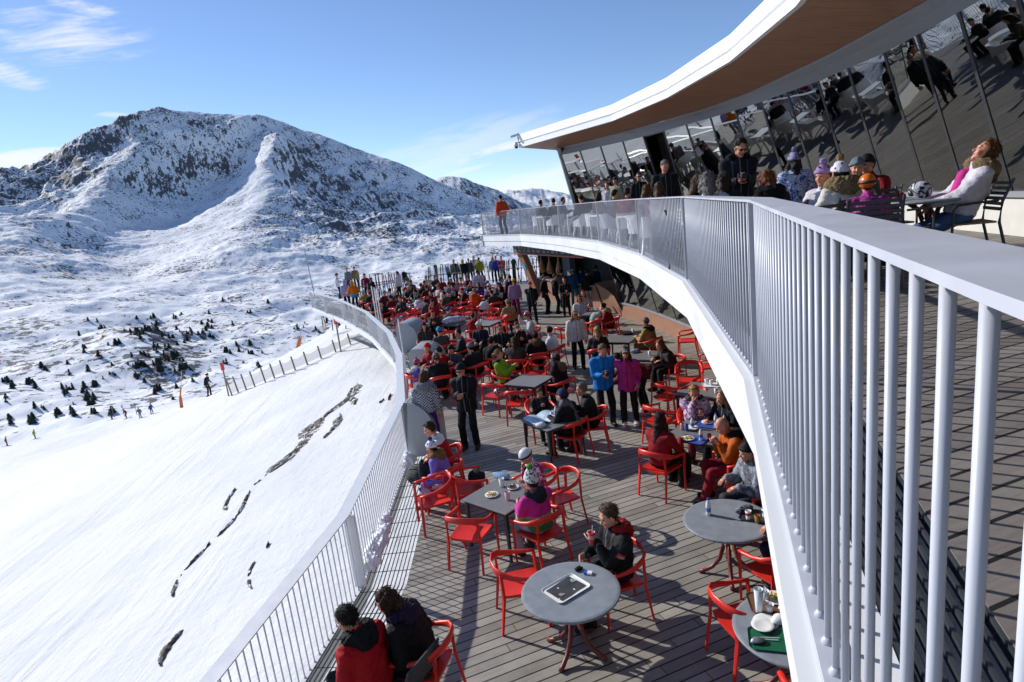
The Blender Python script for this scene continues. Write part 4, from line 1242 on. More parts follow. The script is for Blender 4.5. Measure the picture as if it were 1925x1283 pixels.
def nrm(v): v = np.asarray(v, float); return v / (np.linalg.norm(v) + 1e-9)
def ik(a, t, l1, l2, pole):
    a = np.asarray(a, float); t = np.asarray(t, float)
    d = t - a; D = np.linalg.norm(d); u = d / (D + 1e-9)
    D2 = min(max(D, abs(l1 - l2) + .02), l1 + l2 - .004)
    t = a + u * D2
    ca = (l1 * l1 + D2 * D2 - l2 * l2) / (2 * l1 * D2); sa = math.sqrt(max(0, 1 - ca * ca))
    p = np.asarray(pole, float) - u * (np.asarray(pole, float) @ u)
    return a + u * l1 * ca + nrm(p) * l1 * sa, t
def rot(axis, a):
    return np.array(Matrix.Rotation(a, 3, axis))
HANDS = {'table': ((-.15, .40, .80), (.15, .40, .80)), 'lap': ((-.11, .30, .69), (.11, .30, .69)), 'phone': ((-.05, .30, .90), (.06, .31, .90)), 'knees': ((-.15, .38, .66), (.17, .36, .66)),
         'mouth': ((-.14, .36, .80), (.02, .19, 1.13)), 'eat': ((-.12, .34, .84), (.05, .24, 1.02)), 'head': ((-.17, .06, 1.27), (.14, .36, .78)), 'cup': ((-.05, .26, .94), (.14, .33, .70)), 'up': ((-.14, .36, .80), (.2, .34, 1.12)),
         'back': ((-.27, .12, .72), (.27, .12, .72))}
HANDT = {'down': ((-.27, .03, .80), (.27, .05, .80)), 'phone': ((-.05, .28, 1.16), (.06, .28, 1.16)), 'camera': ((-.05, .24, 1.17), (.07, .25, 1.13)), 'tray': ((-.17, .34, 1.05), (.17, .34, 1.05)), 'pocket': ((-.21, .12, .93), (.21, .12, .93)),
         'mouth': ((-.2, .12, .95), (.02, .17, 1.47)), 'hips': ((-.22, .02, 1.0), (.24, .05, .82)), 'rail': ((-.3, .36, 1.08), (.3, .36, 1.08)), 'one': ((-.27, .04, .80), (.12, .32, 1.12)), 'cross': ((-.02, .2, 1.15), (.03, .22, 1.12)), 'wave': ((-.3, .2, 1.0), (.45, .25, 1.25)), 'ski': ((-.36, .2, .9), (.36, .2, .9))}
NP_ = [0]
def person(x, y, z, h, label, sit=False, tall=1.72, top='202124', leg='16171a', hair=('short', '2b1c12'), hat=None, hands=None, lean=None, side=0.0, head=(0, 0), skin='c98f72', glasses=False, hood=None, pat=None, legpat=None,
           boots='26262a', group=None, puffy=0.008, wide=1.06, feet=None, hem=None, bend=None, gloves=None, legs=None, scarf=None, res=None, twist=0, collar=None, seat=.45):
    NP_[0] += 1
    sd = NP_[0]
    s = tall / 1.72
    D = math.sqrt(x * x + y * y + (z + 1 - CZ) ** 2)
    vox = res or min(max(.0021 * D, .0115), .05)
    t = thing('person', label, 'person', (x, y, z), R(h), group)
    I3 = np.eye(3)
    kz = seat / s + .10 if sit else .945
    if lean is None: lean = 12 if sit else 3
    pel = np.array([0, 0.0, kz])
    Rl = rot('X', -R(lean)) @ rot('Y', R(side))
    Rt = Rl @ rot('Z', R(twist))
    spine = Rl @ np.array([0, 0, 1.0])
    chest = pel + spine * .33 + Rl @ np.array([0, -.015, 0])
    neckb = pel + spine * .475
    shl = .172 * wide
    sh = [pel + spine * .415 + Rt @ np.array([sx * shl, -.01, 0]) for sx in (-1, 1)]
    Rh = rot('Z', R(head[0])) @ rot('X', -R(head[1] + lean * .45))
    hc = neckb + nrm(spine * .6 + Rh @ np.array([0, .15, 1.0]) * .5) * .085 + Rh @ np.array([0, .022, .10])
    ha = hands or ('table' if sit else 'down')
    HT = (HANDS if sit else HANDT)[ha] if isinstance(ha, str) else ha
    HT = [np.array(q, float) for q in HT]
    if sit:
        for q in HT: q[2] += (.45 - .45 / s) * 0 + (0 if seat == .45 else seat - .45)
    elb, wr = [], []
    for i, sx in enumerate((-1, 1)):
        pole = np.array([sx * ((.22 if ha in ('camera', 'phone', 'mouth', 'cup', 'eat') else .42) if not sit else .5), -.5, -.85])
        e, w_ = ik(sh[i], HT[i], .275, .25, pole); elb.append(e); wr.append(w_)
    hip = [pel + np.array([sx * .084, .0, -.01]) for sx in (-1, 1)]
    if feet is None:
        if legs == 'cross': feet = ((.06, .62, .30), (.10, .50, .06))
        elif legs == 'out': feet = ((-.12, .85, .06), (.10, .92, .06))
        elif sit: feet = ((-.13, .44 + .05 * math.sin(sd), .06), (.13, .44 + .06 * math.cos(sd * 1.7), .06))
        elif legs == 'walk': feet = ((-.10, .22, .06), (.11, -.2, .06))
        else: feet = ((-.12, .02 + .05 * math.sin(sd * 2.1), .06), (.12, .02 - .04 * math.sin(sd * 1.3), .06))
    kn, an = [], []
    for i in (0, 1):
        q = np.array(feet[i], float); q[2] += .03
        k_, a_ = ik(hip[i], q, .44, .43, (0.12 * (1 if i else -1), 1, .35)); kn.append(k_); an.append(a_)
    fdir = [nrm([.12 * (-1, 1)[i], 1, -.0 if not sit else 0]) for i in (0, 1)]
    HI = Rh.T.astype(np.float32)
    hcf = hc.astype(np.float32)
    def hl(P): return (P - hcf) @ HI.T
    # ---------------- skin: one mesh for the whole figure (head finer than the rest)
    det = D < 16
    def head_f(P):
        q = hl(P)
        d = sminv(ellip(q, (0, -.012, .02), (.074, .094, .098)), ellip(q, (0, .02, -.045), (.057, .067, .078)), .03)
        if det:
            d = sminv(d, rcone(q, (0, .084, -.002), (0, .104, -.034), .009, .014), .012)
            d = sminv(d, rcone(q, (-.032, .078, .024), (.032, .078, .024), .012, .012), .014)
            for sx in (-1, 1):
                e = ellip(q, (sx * .031, .096, .004), (.019, .014, .010))
                d = -sminv(-d, e, .008)
                d = sminv(d, ellip(q, (sx * .078, -.008, -.01), (.011, .022, .032)), .008)
                d = sminv(d, ellip(q, (sx * .036, .062, -.035), (.022, .02, .022)), .02)
            d = sminv(d, ellip(q, (0, .066, -.103), (.024, .02, .02)), .02)
        return sminv(d, rcone(P, neckb - spine * .02, hc + Rh @ np.array([0, -.02, -.05]), .056, .05), .025)
    mb = MB()
    hv = max(vox * .55, .0065)
    lo, hi = hc - .16, hc + .16
    lo = np.minimum(lo, neckb - .07); hi = np.maximum(hi, neckb + .07)
    V, Fq = surfnet(head_f, lo, hi, hv); mb.add(V, Fq, 0)
    def body_f(P):
        d = rcone(P, pel + spine * .02, chest, .085, .085)
        d = sminv(d, rcone(P, sh[0], sh[1], .05, .05), .05)
        for i in (0, 1):
            d = sminv(d, rcone(P, sh[i], elb[i], .045, .036), .03)
            d = sminv(d, rcone(P, elb[i], wr[i], .036, .026), .02)
            d = sminv(d, rcone(P, hip[i], kn[i], .075, .05), .04)
            d = sminv(d, rcone(P, kn[i], an[i], .05, .035), .03)
        return d
    pts = np.array([pel, chest, neckb, *sh, *elb, *wr, *kn, *an])
    V, Fq = surfnet(body_f, pts.min(0) - .12, pts.max(0) + .12, max(vox * 1.6, .03)); mb.add(V, Fq, 0)
    # hands: palm, four fingers, thumb
    gl = 0
    for i, sx in enumerate((-1, 1)):
        fd = nrm(wr[i] - elb[i])
        if ha in ('table', 'lap', 'knees', 'back', 'down', 'rail'): fd = nrm(fd * .7 + (np.array([0, .35, -.55]) if ha != 'down' else np.array([0, .1, -.7])))
        inw = np.array([-sx, 0, 0.0]); inw = nrm(inw - fd * (inw @ fd))
        nn = nrm(np.cross(fd, inw)) * (1 if i else -1)      # palm normal
        if ha in ('phone', 'camera', 'mouth', 'cup', 'tray', 'eat', 'one'): nn, inw = inw, -nn
        if nn[2] > 0 and ha in ('table', 'lap', 'knees', 'down'): nn = -nn
        ac = nrm(np.cross(nn, fd))
        if ac @ inw < 0: ac = -ac
        p0 = wr[i]; kb = p0 + fd * .085
        mb.tube([p0 - fd * .03, p0 + fd * .01, p0 + fd * .05, kb + fd * .008], [.026, .029, .037, .034], 8, 0, flat=(1.08, .52), upv=nn)
        curl = {'table': .35, 'lap': .5, 'knees': .4, 'down': .45, 'phone': .9, 'camera': 1.0, 'tray': .9, 'cup': .95, 'mouth': .9, 'eat': .8, 'pocket': .3, 'rail': .8}.get(ha if isinstance(ha, str) else 'lap', .6)
        for q, (o_, ln) in enumerate(((.027, .068), (.009, .078), (-.009, .073), (-.026, .058))):
            b = kb + ac * o_ - fd * .004; pth = [b - fd * .02]; dr = fd; tt = 0
            for k in range(4):
                pth.append(pth[-1] + dr * (ln / 3 if k else .02))
                tt += curl * (.55 if k else .35); dr = nrm(fd * math.cos(tt) + nn * math.sin(tt))
            mb.tube(pth, [.0085, .0085, .008, .0075, .006], 6, 0)
        b = p0 + fd * .03 + ac * .024
        mb.tube([b - ac * .01, b + (ac * .7 + fd * .55 + nn * .3) * .035, b + (ac * .6 + fd * 1.0 + nn * .55) * .058, b + (ac * .45 + fd * 1.35 + nn * .8) * .072], [.0125, .011, .0095, .007], 6, 0)
    mats = [skinm(skin), paint('eye_dark', (.02, .015, .012), .2), paint('lips', (.36, .12, .10), .5)]
    if gloves: mats[0] = mats[0]
    if det:
        for sx in (-1, 1):
            A = []
            for a in np.linspace(0, PI, 5): A.append([(.012 * math.sin(a) * math.cos(b), .007 * math.sin(a) * math.sin(b), .0075 * math.cos(a)) for b in np.linspace(0, 2 * PI, 8, endpoint=False)])
            A = np.array(A) + np.array([sx * .031, .079, .004]); mb.grid(A @ Rh.T + hc, 1, True)
        mb.tube(np.array([(-.021, .082, -.067), (0, .0905, -.065), (.021, .082, -.067)]) @ Rh.T + hc, .0052, 5, 2)
    mb.build('body', mats, t, smooth=True)
    # ---------------- jacket
    pf = .016 + puffy
    sit_hem = .0 if sit else -.11
    if hem is not None: sit_hem = hem
    wx = .052 * wide
    up_ = nrm(Rl @ np.array([1.0, 0, 0]))
    cf = neckb + spine * .012
    def jacket_f(P):
        lowp = pel + (spine * (.02 + sit_hem) if not sit else np.array([0, .015, .02 + sit_hem]))
        d = None
        for sx in (-1, 1):
            mid = pel + spine * .2 + up_ * wx * sx
            e = sminv(rcone(P, lowp + up_ * wx * sx * (1.4 if not sit else 1.1), mid, (.104 if not sit else .108) + pf, .102 + pf), rcone(P, mid, chest + up_ * wx * sx * 1.25, .098 + pf, .098 + pf), .05)
            d = e if d is None else sminv(d, e, .04)
        d = sminv(d, rcone(P, lowp, chest, .108 + pf, .105 + pf), .04)
        d = sminv(d, rcone(P, sh[0] + up_ * .04, sh[1] - up_ * .04, .064 + pf * .5, .064 + pf * .5), .07)
        d = sminv(d, rcone(P, neckb - spine * .05, neckb - spine * .03, .085, .07), .07)
        for i in (0, 1):
            d = sminv(d, rcone(P, sh[i], elb[i], .062 + pf * .8, .050 + pf * .8), .035)
            d = sminv(d, rcone(P, elb[i], elb[i] * .06 + wr[i] * .94, .050 + pf * .8, .040 + pf * .4), .02)
        d = sminv(d, rcone(P, cf - spine * .03, cf + spine * .055 + np.array([0, .01, 0]), .078, .07), .03)
        if D < 26: d = d + wrinkle(P, .0085, 34, sd) + wrinkle(P, .004, 80, sd + 99)
        if puffy > .012: d = d + .007 * np.abs(np.sin((P - pel.astype(np.float32)) @ spine.astype(np.float32) * 48)) - .004
        # cut: hem plane, neck opening
        hp = (P - lowp.astype(np.float32)) @ (-(spine if not sit else nrm(spine + np.array([0, -.25, .6])))).astype(np.float32) - .055
        d = np.maximum(d, hp)
        nk = rcone(P, cf, cf + spine * .2 + np.array([0, .03, 0]), .055, .062)
        return np.maximum(d, -nk)
    pj = np.array([pel - [0, 0, .1] + spine * (sit_hem * .9), pel, chest, neckb + spine * .06, *sh, *elb, *wr])
    ext = .125 + pf + wx * .4
    V, Fq = surfnet(jacket_f, pj.min(0) - ext, pj.max(0) + ext, vox)
    MB().add(V, Fq).build('jacket', cloth(top, pat, zip_=True), t, smooth=True)
    # ---------------- trousers
    def leg_f(P):
        d = rcone(P, pel + np.array([-.055, -.0, .0]), pel + np.array([.05, -.0, .0]), .102, .102)
        for i in (0, 1):
            d = sminv(d, rcone(P, hip[i], kn[i], .088, .072), .03)
            d = sminv(d, rcone(P, kn[i], an[i] * .98 + kn[i] * .02, .074, .066), .02)
        if D < 26: d = d + wrinkle(P, .007, 30, sd + 7)
        return d
    pj = np.array([pel, *kn, *an])
    V, Fq = surfnet(leg_f, pj.min(0) - .15, pj.max(0) + .15, vox * 1.05)
    MB().add(V, Fq).build('trousers', cloth(leg, legpat), t, smooth=True)
    # ---------------- boots
    for i in (0, 1):
        a = an[i]; f = fdir[i]
        low = np.array([a[0], a[1], a[2] - .05]) if a[2] < .2 or not sit else a - np.array([0, 0, .05])
        def boot_f(P):
            d = rcone(P, low - f * .045, low + f * .14, .05, .042)
            return np.maximum(sminv(d, rcone(P, low + np.array([0, 0, .02]), a + nrm(kn[i] - a) * .1, .055, .066), .03), -(P[..., 2] - (low[2] - .042)))
        pj = np.array([low - f * .05, low + f * .15, a + nrm(kn[i] - a) * .1])
        V, Fq = surfnet(boot_f, pj.min(0) - .08, pj.max(0) + .08, max(vox, .014))
        MB().add(V, Fq).build('boot', cloth(boots, rough=.5), t, smooth=True)
    # ---------------- hair
    n1 = np.float32(1)
    if hair and hair[0] != 'bald':
        st = hair[0]
        def hair_f(P):
            q = hl(P)
            cap_ = ellip(q, (0, -.016, .030), (.088, .106, .110) if st != 'crop' else (.081, .10, .102))
            cut = q[..., 1] * .78 - (q[..., 2] - .052) * .62 - .022
            if st in ('long', 'bob', 'pony', 'bun'): cut = q[..., 1] * .9 - (q[..., 2] - .05) * .42 - .03
            d = np.maximum(cap_, cut)
            if st in ('long', 'bob'):
                L_ = .30 if st == 'long' else .15
                bk = Rh @ np.array([0, -.06, -.02]) + hc; b2 = bk + Rh @ np.array([0, -.02, -.08]); b3 = b2 + np.array([0, -.035, 0]) - spine * (L_ - .06)
                d = sminv(d, rcone(P, bk, b2, .066, .066), .03); d = sminv(d, rcone(P, b2, b3, .068, .05), .03)
                for sx in (-1, 1):
                    a1 = hc + Rh @ np.array([sx * .07, -.005, .0]); a2 = hc + Rh @ np.array([sx * .082, .0, -.1]); a3 = a2 + np.array([sx * .02, .02, 0]) - spine * (L_ - .1)
                    d = sminv(d, rcone(P, a1, a2, .03, .036), .025)
                    if st == 'long': d = sminv(d, rcone(P, a2, a3, .036, .03), .03)
            if st == 'pony':
                a1 = hc + Rh @ np.array([0, -.1, .04]); a2 = hc + Rh @ np.array([0, -.15, -.0]); a3 = hc + Rh @ np.array([0, -.13, -.16])
                d = sminv(d, rcone(P, a1, a2, .03, .036), .02); d = sminv(d, rcone(P, a2, a3, .036, .018), .02)
            if st == 'bun': d = sminv(d, ellip(q, (0, -.105, .05), (.045, .04, .045)), .015)
            if D < 22: d = d + wrinkle(P, .009, 85, sd + 3) + wrinkle(P, .004, 190, sd + 4)
            return d
        pj = np.array([hc - .13, hc + .13]); 
        if st in ('long', 'bob', 'pony'): pj = np.r_[pj, [hc - spine * .42 - [.14, .2, .05]], [hc + [.14, 0, 0]]]
        V, Fq = surfnet(hair_f, pj.min(0), pj.max(0), max(vox * .75, .008))
        if len(V):
            hb = MB().add(V, Fq)
            if D < 17:                       # loose tufts so the outline is not a smooth cap
                rg_ = np.random.default_rng(sd)
                Vt = V if not hat else V[((V - hc) @ Rh)[:, 2] < .02]
                if len(Vt):
                    for q in rg_.integers(0, len(Vt), 260 if D < 9 else 130):
                        v = Vt[q]; nn = nrm(v - hc); tg = np.cross(nn, rg_.normal(size=3)); dn = -spine if st != 'short' else Rh @ np.array([0, -.25 if nn[2] > .3 else -.1, -.35 if nn[2] > 0 else -.8])
                        tg = nrm(tg * .35 + dn - nn * (dn @ nn)); ln = rg_.uniform(.02, .045) * (1.5 if st in ('long', 'bob') else 1); w_ = nrm(np.cross(nn, tg)) * .006
                        hb.add([v - w_, v + w_, v + tg * ln * .6 + nn * .010 + w_ * .5, v + tg * ln + nn * (.013 if st == 'short' else .006), v + nn * .008 + tg * ln * .3], [(0, 4, 3), (4, 1, 3), (1, 2, 3), (0, 3, 2, 1)])
            hb.build('hair', hairm(hair[1]), t, smooth=True)
    # ---------------- headgear
    if hat:
        kind, hcol = hat[0], hat[1]
        def hat_f(P):
            q = hl(P)
            if kind == 'helmet':
                d = ellip(q, (0, -.018, .032), (.104, .125, .115)); d = np.maximum(d, -(q[..., 2] + .035 + q[..., 1] * -.35)); return np.maximum(d, -ellip(q, (0, .09, -.03), (.07, .075, .075)))
            if kind == 'cap':
                d = np.maximum(ellip(q, (0, -.012, .03), (.088, .106, .098)), -(q[..., 2] - .038)); return sminv(d, ellip(q, (0, .105, .048), (.07, .068, .012)), .012)
            if kind == 'hood':
                d = ellip(q, (0, -.03, .015), (.112, .128, .135)); d = sminv(d, rcone(P, hc + Rh @ np.array([0, -.05, -.06]), neckb - spine * .02, .09, .09), .04)
                return np.maximum(d, -ellip(q, (0, .095, .0), (.078, .09, .098)))
            z1 = .175 if kind == 'tall' else .115
            d = ellip(q, (0, -.016, .03), (.091, .110, z1)); d = np.maximum(d, -(q[..., 2] - .022 + (q[..., 1]) * -.25))
            e = np.maximum(np.abs(ellip(q, (0, -.014, .03), (.094, .112, .12))) - .008, np.abs(q[..., 2] - .04 + q[..., 1] * -.25) - .02)
            d = sminv(d, e, .008)
            if D < 15: d = d + .0025 * np.sin(np.arctan2(q[..., 0], q[..., 1]) * 34)
            return d
        V, Fq = surfnet(hat_f, hc - .2, hc + .24, max(vox * .7, .008))
        hm = cloth(hcol, hat[2] if len(hat) > 2 and isinstance(hat[2], tuple) else None)
        if kind == 'helmet': hm = paint('helmet_' + hcol, lin(hcol), .25)
        o = MB().add(V, Fq).build({'helmet': 'helmet', 'cap': 'cap', 'hood': 'hood'}.get(kind, 'knit_hat'), hm, t, smooth=True)
        if kind == 'helmet':
            MB().tube([hc + Rh @ np.array([.107 * math.sin(a), -.018 + .128 * math.cos(a), .03 + .012 * math.cos(a)]) for a in np.linspace(0, 2 * PI, 19)], .017, 6, flat=(.45, 1.3), cap=False).build('goggle_strap', BLACK, o, smooth=True)
        pm = [q for q in hat[2:] if isinstance(q, str)]
        if pm:
            pc = hc + Rh @ np.array([0, -.03, .175 if kind != 'tall' else .225])
            V, Fq = surfnet(lambda P: ellip(P, pc, (.045, .045, .042)) + wrinkle(P, .008, 150, sd), pc - .06, pc + .06, max(vox * .6, .008))
            MB().add(V, Fq).build('pompom', cloth(pm[0], fur=True), o, smooth=True)
    if hood:
        ch = []
        r_ = hood[1] if len(hood) > 1 and not isinstance(hood[1], str) else .06
        for a in np.linspace(-2.2, 2.2, 7):
            ch.append(neckb + spine * (.035 - .02 * math.cos(a)) + Rt @ np.array([.118 * math.sin(a), -.085 * math.cos(a) - .02, 0]))
        def hood_f(P):
            d = None
            for k in range(6):
                e = rcone(P, ch[k], ch[k + 1], r_ * (.8 if k in (0, 5) else 1), r_)
                d = e if d is None else sminv(d, e, .02)
            bk = neckb + spine * -.04 + Rt @ np.array([0, -.14, 0])
            d = sminv(d, ellip(P, bk, (.115, .055, .085)), .04)
            return d + wrinkle(P, .011, 120, sd + 5) + wrinkle(P, .006, 230, sd + 6)
        pj = np.array(ch); V, Fq = surfnet(hood_f, pj.min(0) - .19, pj.max(0) + .12, max(vox * .8, .01))
        MB().add(V, Fq).build('hood', cloth(hood[0], fur='plain' not in hood), t, smooth=True)
    if scarf:
        V, Fq = surfnet(lambda P: np.minimum(sminv(rcone(P, cf - up_ * .05, cf + up_ * .05, .09, .09), rcone(P, cf, cf + spine * .05, .085, .08), .04), rcone(P, cf + Rt @ np.array([.03, -.09, -.02]), cf + Rt @ np.array([.05, -.16, -.42]), .05, .045)) + wrinkle(P, .01, 60, sd), cf - [.2, .28, .5], cf + .2, max(vox, .012))
        MB().add(V, Fq).build('scarf', cloth(scarf), t, smooth=True)
    if glasses:
        mb = MB()
        for sx in (-1, 1):
            A = []
            for a in np.linspace(0, PI, 5): A.append([(.026 * math.sin(a) * math.cos(b), .008 * math.sin(a) * math.sin(b), .018 * math.cos(a)) for b in np.linspace(0, 2 * PI, 10, endpoint=False)])
            mb.grid((np.array(A) + np.array([sx * .033, .095, .003])) @ Rh.T + hc, 0, True)
            mb.tube(np.array([(sx * .055, .088, .008), (sx * .078, .05, .008), (sx * .08, -.01, .004)]) @ Rh.T + hc, .0035, 5)
        mb.tube(np.array([(-.012, .101, .007), (.012, .101, .007)]) @ Rh.T + hc, .003, 5)
        mb.build('sunglasses', paint('dark_lens', (.008, .008, .009), .08), t, smooth=True)
    if s != 1.0: t.scale = (s, s, s)
    info = dict(o=t, hands=wr, hc=hc, sh=sh, elb=elb, Rh=Rh, s=s, h=R(h), p=np.array([x, y, z], float), chest=chest, spine=spine, neckb=neckb, Rl=Rl)
    info['w'] = lambda q: rotz(R(h)) @ (np.asarray(q) * s) + np.array([x, y, z])
    return info
def sit(px, py, h, label, chair='red', z=0.0, zs=.5, xy=None, chair_label=None, **k):
    p = at(px, py, z + zs) if xy is None else np.array([*xy, 0])
    r = person(p[0], p[1], z, h, label, sit=True, **k)
    # the chair under the sitter
    hx, hy = -math.sin(R(h)), math.cos(R(h))
    q = (p[0] + .04 * hx, p[1] + .04 * hy)
    short = chair_label or label
    if chair == 'red': red_chair(*q, h, _clip('red armchair holding the ' + short), z)
    elif chair == 'slat': slat_chair(*q, h, _clip('dark slatted chair holding the ' + short), z, group='dark slatted chairs')
    elif chair == 'white': lounge_chair(*q, h, _clip('white plastic chair holding the ' + short), z)
    return r
def _clip(s):
    w_ = s.replace(',', '').split()
    w_ = w_[:16]
    while w_ and w_[-1] in ('the', 'a', 'of', 'in', 'with', 'and', 'at', 'on', 'by', 'to', 'her', 'his', 'under', 'behind', 'beside', 'near', 'from', 'over', 'nearest', 'in', 'for', 'as', 'left', 'right'): w_.pop()
    return ' '.join(w_)
def stand(px, py, h, label, z=0.0, xy=None, **k):
    p = at(px, py, z) if xy is None else np.array([*xy, 0])
    return person(p[0], p[1], z, h, label, **k)
def stand_top(px, py, h, label, z, tall, sitting=False, **k):
    """placed by the top of the head in view"""
    ht = (1.335 * tall / 1.72 - (.45 * (tall / 1.72 - 1) if sitting else 0)) if sitting else tall * 1.01
    p = at(px, py, z + ht)
    return (sit if sitting else stand)(0, 0, h, label, z=z, xy=p[:2], tall=tall, **k)
# ------------------------------------------------------------------ lower terrace: people and furniture, nearest first
BLK = '131316'
# -- by the rail at the bottom
slat_chair(*(at(745, 1290, .45)[:2] + (0.05, -0.02)), 62, 'dark slatted chair holding the man in a red jacket with black hood', 0, group='dark slatted chairs')
sit(708, 1292, 55, 'man in red jacket with black hood seated by the railing', chair=None, top='a80f1a', leg='18181b', hair=('short', '15100d'), hood=('0d0d0f', .062, 'plain'), hands='lap', lean=16, head=(20, 14), puffy=.012, wide=1.12)
sit(802, 1240, 74, 'person in black coat with purple scarf leaning forward beside the man in red', top='0e0d10', leg='121215', hair=('bob', '3b2717'), hood=('231430', .055, 'plain'), hands='lap', lean=26, head=(10, 16), puffy=.014, hem=-.05)
# -- round table in the middle foreground
round_table(.31, 5.75, 10, 'round grey table carrying a tray with dark paper in the foreground')
r = sit(1166, 1076, 102, 'young man in black and red team jacket drinking from a red cup', top='131316', leg='1a1b1f', hair=('short', '4b3727'), hands='cup', head=(8, 16), lean=2, puffy=.0119, hood=('8c1018', .045, 'plain'), wide=1.3, tall=1.8, skin='d09a80')
mb = MB(); e = r['elb'][0]; s_ = r['sh'][0]; c_ = (e * .45 + s_ * .55)
red_chair(*at(979, 1095, .45)[:2], -82, 'empty red armchair left of the foreground round table')
def local_patch(r, i, k, off, wd, hh, mat, name, extra=None):
    """small sewn patch on an upper arm"""
    a, b_ = r['sh'][i], r['elb'][i]
    ax_ = nrm(b_ - a); out = nrm(np.array([(-1, 1)[i], -.25, .1])); out = nrm(out - ax_ * (out @ ax_)); side_ = np.cross(ax_, out)
    c_ = a + (b_ - a) * k + out * off
    mb = MB(); n = 6
    A = np.array([[c_ + side_ * (wd * (u - .5)) + ax_ * (hh * (v - .5)) + out * (-.35 * (wd * (u - .5)) ** 2 / .05) for u in np.linspace(0, 1, n)] for v in np.linspace(0, 1, n)])
    mb.grid(A); mb.grid(A[:, ::-1] - out * .004); o = mb.build(name, mat, r['o'], smooth=True)
    if extra:
        mb = MB()
        for q in range(4):
            cc = c_ + side_ * (-.027 + .018 * q) + out * .004
            mb.tube([cc + .0115 * (math.cos(t_) * side_ + math.sin(t_) * ax_) for t_ in np.linspace(0, 2 * PI, 13)], .0022, 4, cap=False)
        mb.build('rings_emblem', paint('silver_thread', (.6, .6, .6), .4), o)
    return o
for i in (0, 1): local_patch(r, i, .42, .083, .105, .06, paint('red_patch', (.5, .02, .03), .6), 'sleeve_patch', True)
cup(r['w'](r['hands'][0] + np.array([.01, .04, -.02])), 'red paper cup held by the young man in the team jacket', REDCUP, hh=.14, r=.042, band=paint('cup_print', (.55, .3, .28), .5), straw=True)
t_ = tray(on(1064, 1108), 35, 'white rimmed tray lined with dark paper on the foreground round table', CUPW, .44, .33)
mb = MB(); mb.grid(np.array([[(u, v, .0095 + .004 * math.sin(u * 30) * math.sin(v * 22)) for u in np.linspace(-.17, .175, 12)] for v in np.linspace(-.125, .13, 10)]) @ rotz(.06).T); mb.build('paper_liner', paint('dark_paper', (.045, .043, .042), .5, .3), t_, smooth=True)
for (u, v, wd) in ((-.13, -.07, .06), (.11, .02, .07)):
    mb = MB()
    for k in range(3): mb.box((u, v + k * .016, .0165), (u + wd * (1 - .2 * k), v + k * .016 + .008, .0175))
    mb.build('paper_print', paint('paper_print', (.5, .5, .48), .6), t_)['kind'] = 'stuff'
crumple(on(1088, 1072), (.10, .07, .045), 'black crumpled glove on the foreground round table', cloth('0c0c0d'), 'glove', 'glove', 20, 3)
def pack(p, h, label):
    t = thing('cigarette_pack', label, 'pack', p, R(h)); MB().box((-.045, -.028, 0), (.045, .028, .024)).build('pack', CUPW, t, bevel=.002)
    MB().box((-.0455, -.0285, .004), (-.01, .0285, .0245)).build('lid_print', BLUECAP, t)
pack(on(1106, 1079), -20, 'blue and white pack beside the black glove on the round table')
# -- square table with the two children
square_table(-.37, 8.13, -43, 'square grey table with fries in front of the child in pink and green')
sit(1018, 992, 38, 'child in pink and green jacket with white pompom hat eating fries', tall=1.58, hat=('tall', 'd6d6d0', ('spots', '2c2c2c', 26), '4a9a40'), hair=('short', '3a2a1c'), top='c02a88',
    pat=('bands', '000000', .38, 1.02, ((0, 'd8d4dc'), (.26, '2f7a45'), (.44, '7fae6a'), (.64, 'c02a88'))), leg='b9b4c2', hood=('1c2126', .055, 'plain'), hands='eat', lean=10, puffy=.0119, wide=1.24)
sit(1014, 918, 122, 'child in white ski helmet and pink jacket across the corner of the table', tall=1.5, hat=('helmet', 'd9dade'), top='b03a6c', pat=('swirl', 'e0d8de', 6), leg='c9c4cc', hands='eat', lean=14, head=(0, 20), boots='d0d0d4')
red_chair(*at(1052, 932, .45)[:2], 112, 'empty red armchair right of the pompom hat child')
red_chair(*at(886, 998, .45)[:2], -22, 'empty red armchair nearest the railing grating in front of the fries table')
red_chair(*at(884, 918, .45)[:2], -75, 'red armchair with a dark bag at the left of the fries table')
crumple(at(897, 905, .5), (.3, .25, .2), 'dark bag lying on the red armchair at the fries table', cloth('111214'), 'bag', 'bag', 0, 5)
red_chair(*at(815, 938, .45)[:2], 108, 'red armchair with pink shoes beside the grating')
for k, (px, py) in enumerate(((803, 930), (826, 920))):
    o = crumple(at(px, py, .47), (.11, .25, .10), ['pink trainer lying on its side on the red armchair', 'pale pink trainer upright on the red armchair'][k], cloth(['c99aa2', 'd8b8bc'][k]), 'shoe', 'shoe', 40 + 60 * k, 21 + k)
p = on(925, 932); plate(p, 'heap of fries on paper at the child\'s square table', FRIES, .1)
cup(on(944, 915), 'tall white paper cup on the fries table', hh=.13, r=.042); cup(on(955, 940), 'pale pink paper cup beside the fries', paint('pink_cup', (.6, .42, .46), .5), hh=.12, r=.042)
crumple(on(943, 898), (.32, .16, .09), 'pale blue knitted scarf heaped on the fries table', cloth('7f9fc0'), 'scarf', 'scarf', -30, 8)
plate(on(965, 918), 'white plate with ketchup on the fries table', MEAT, .09)
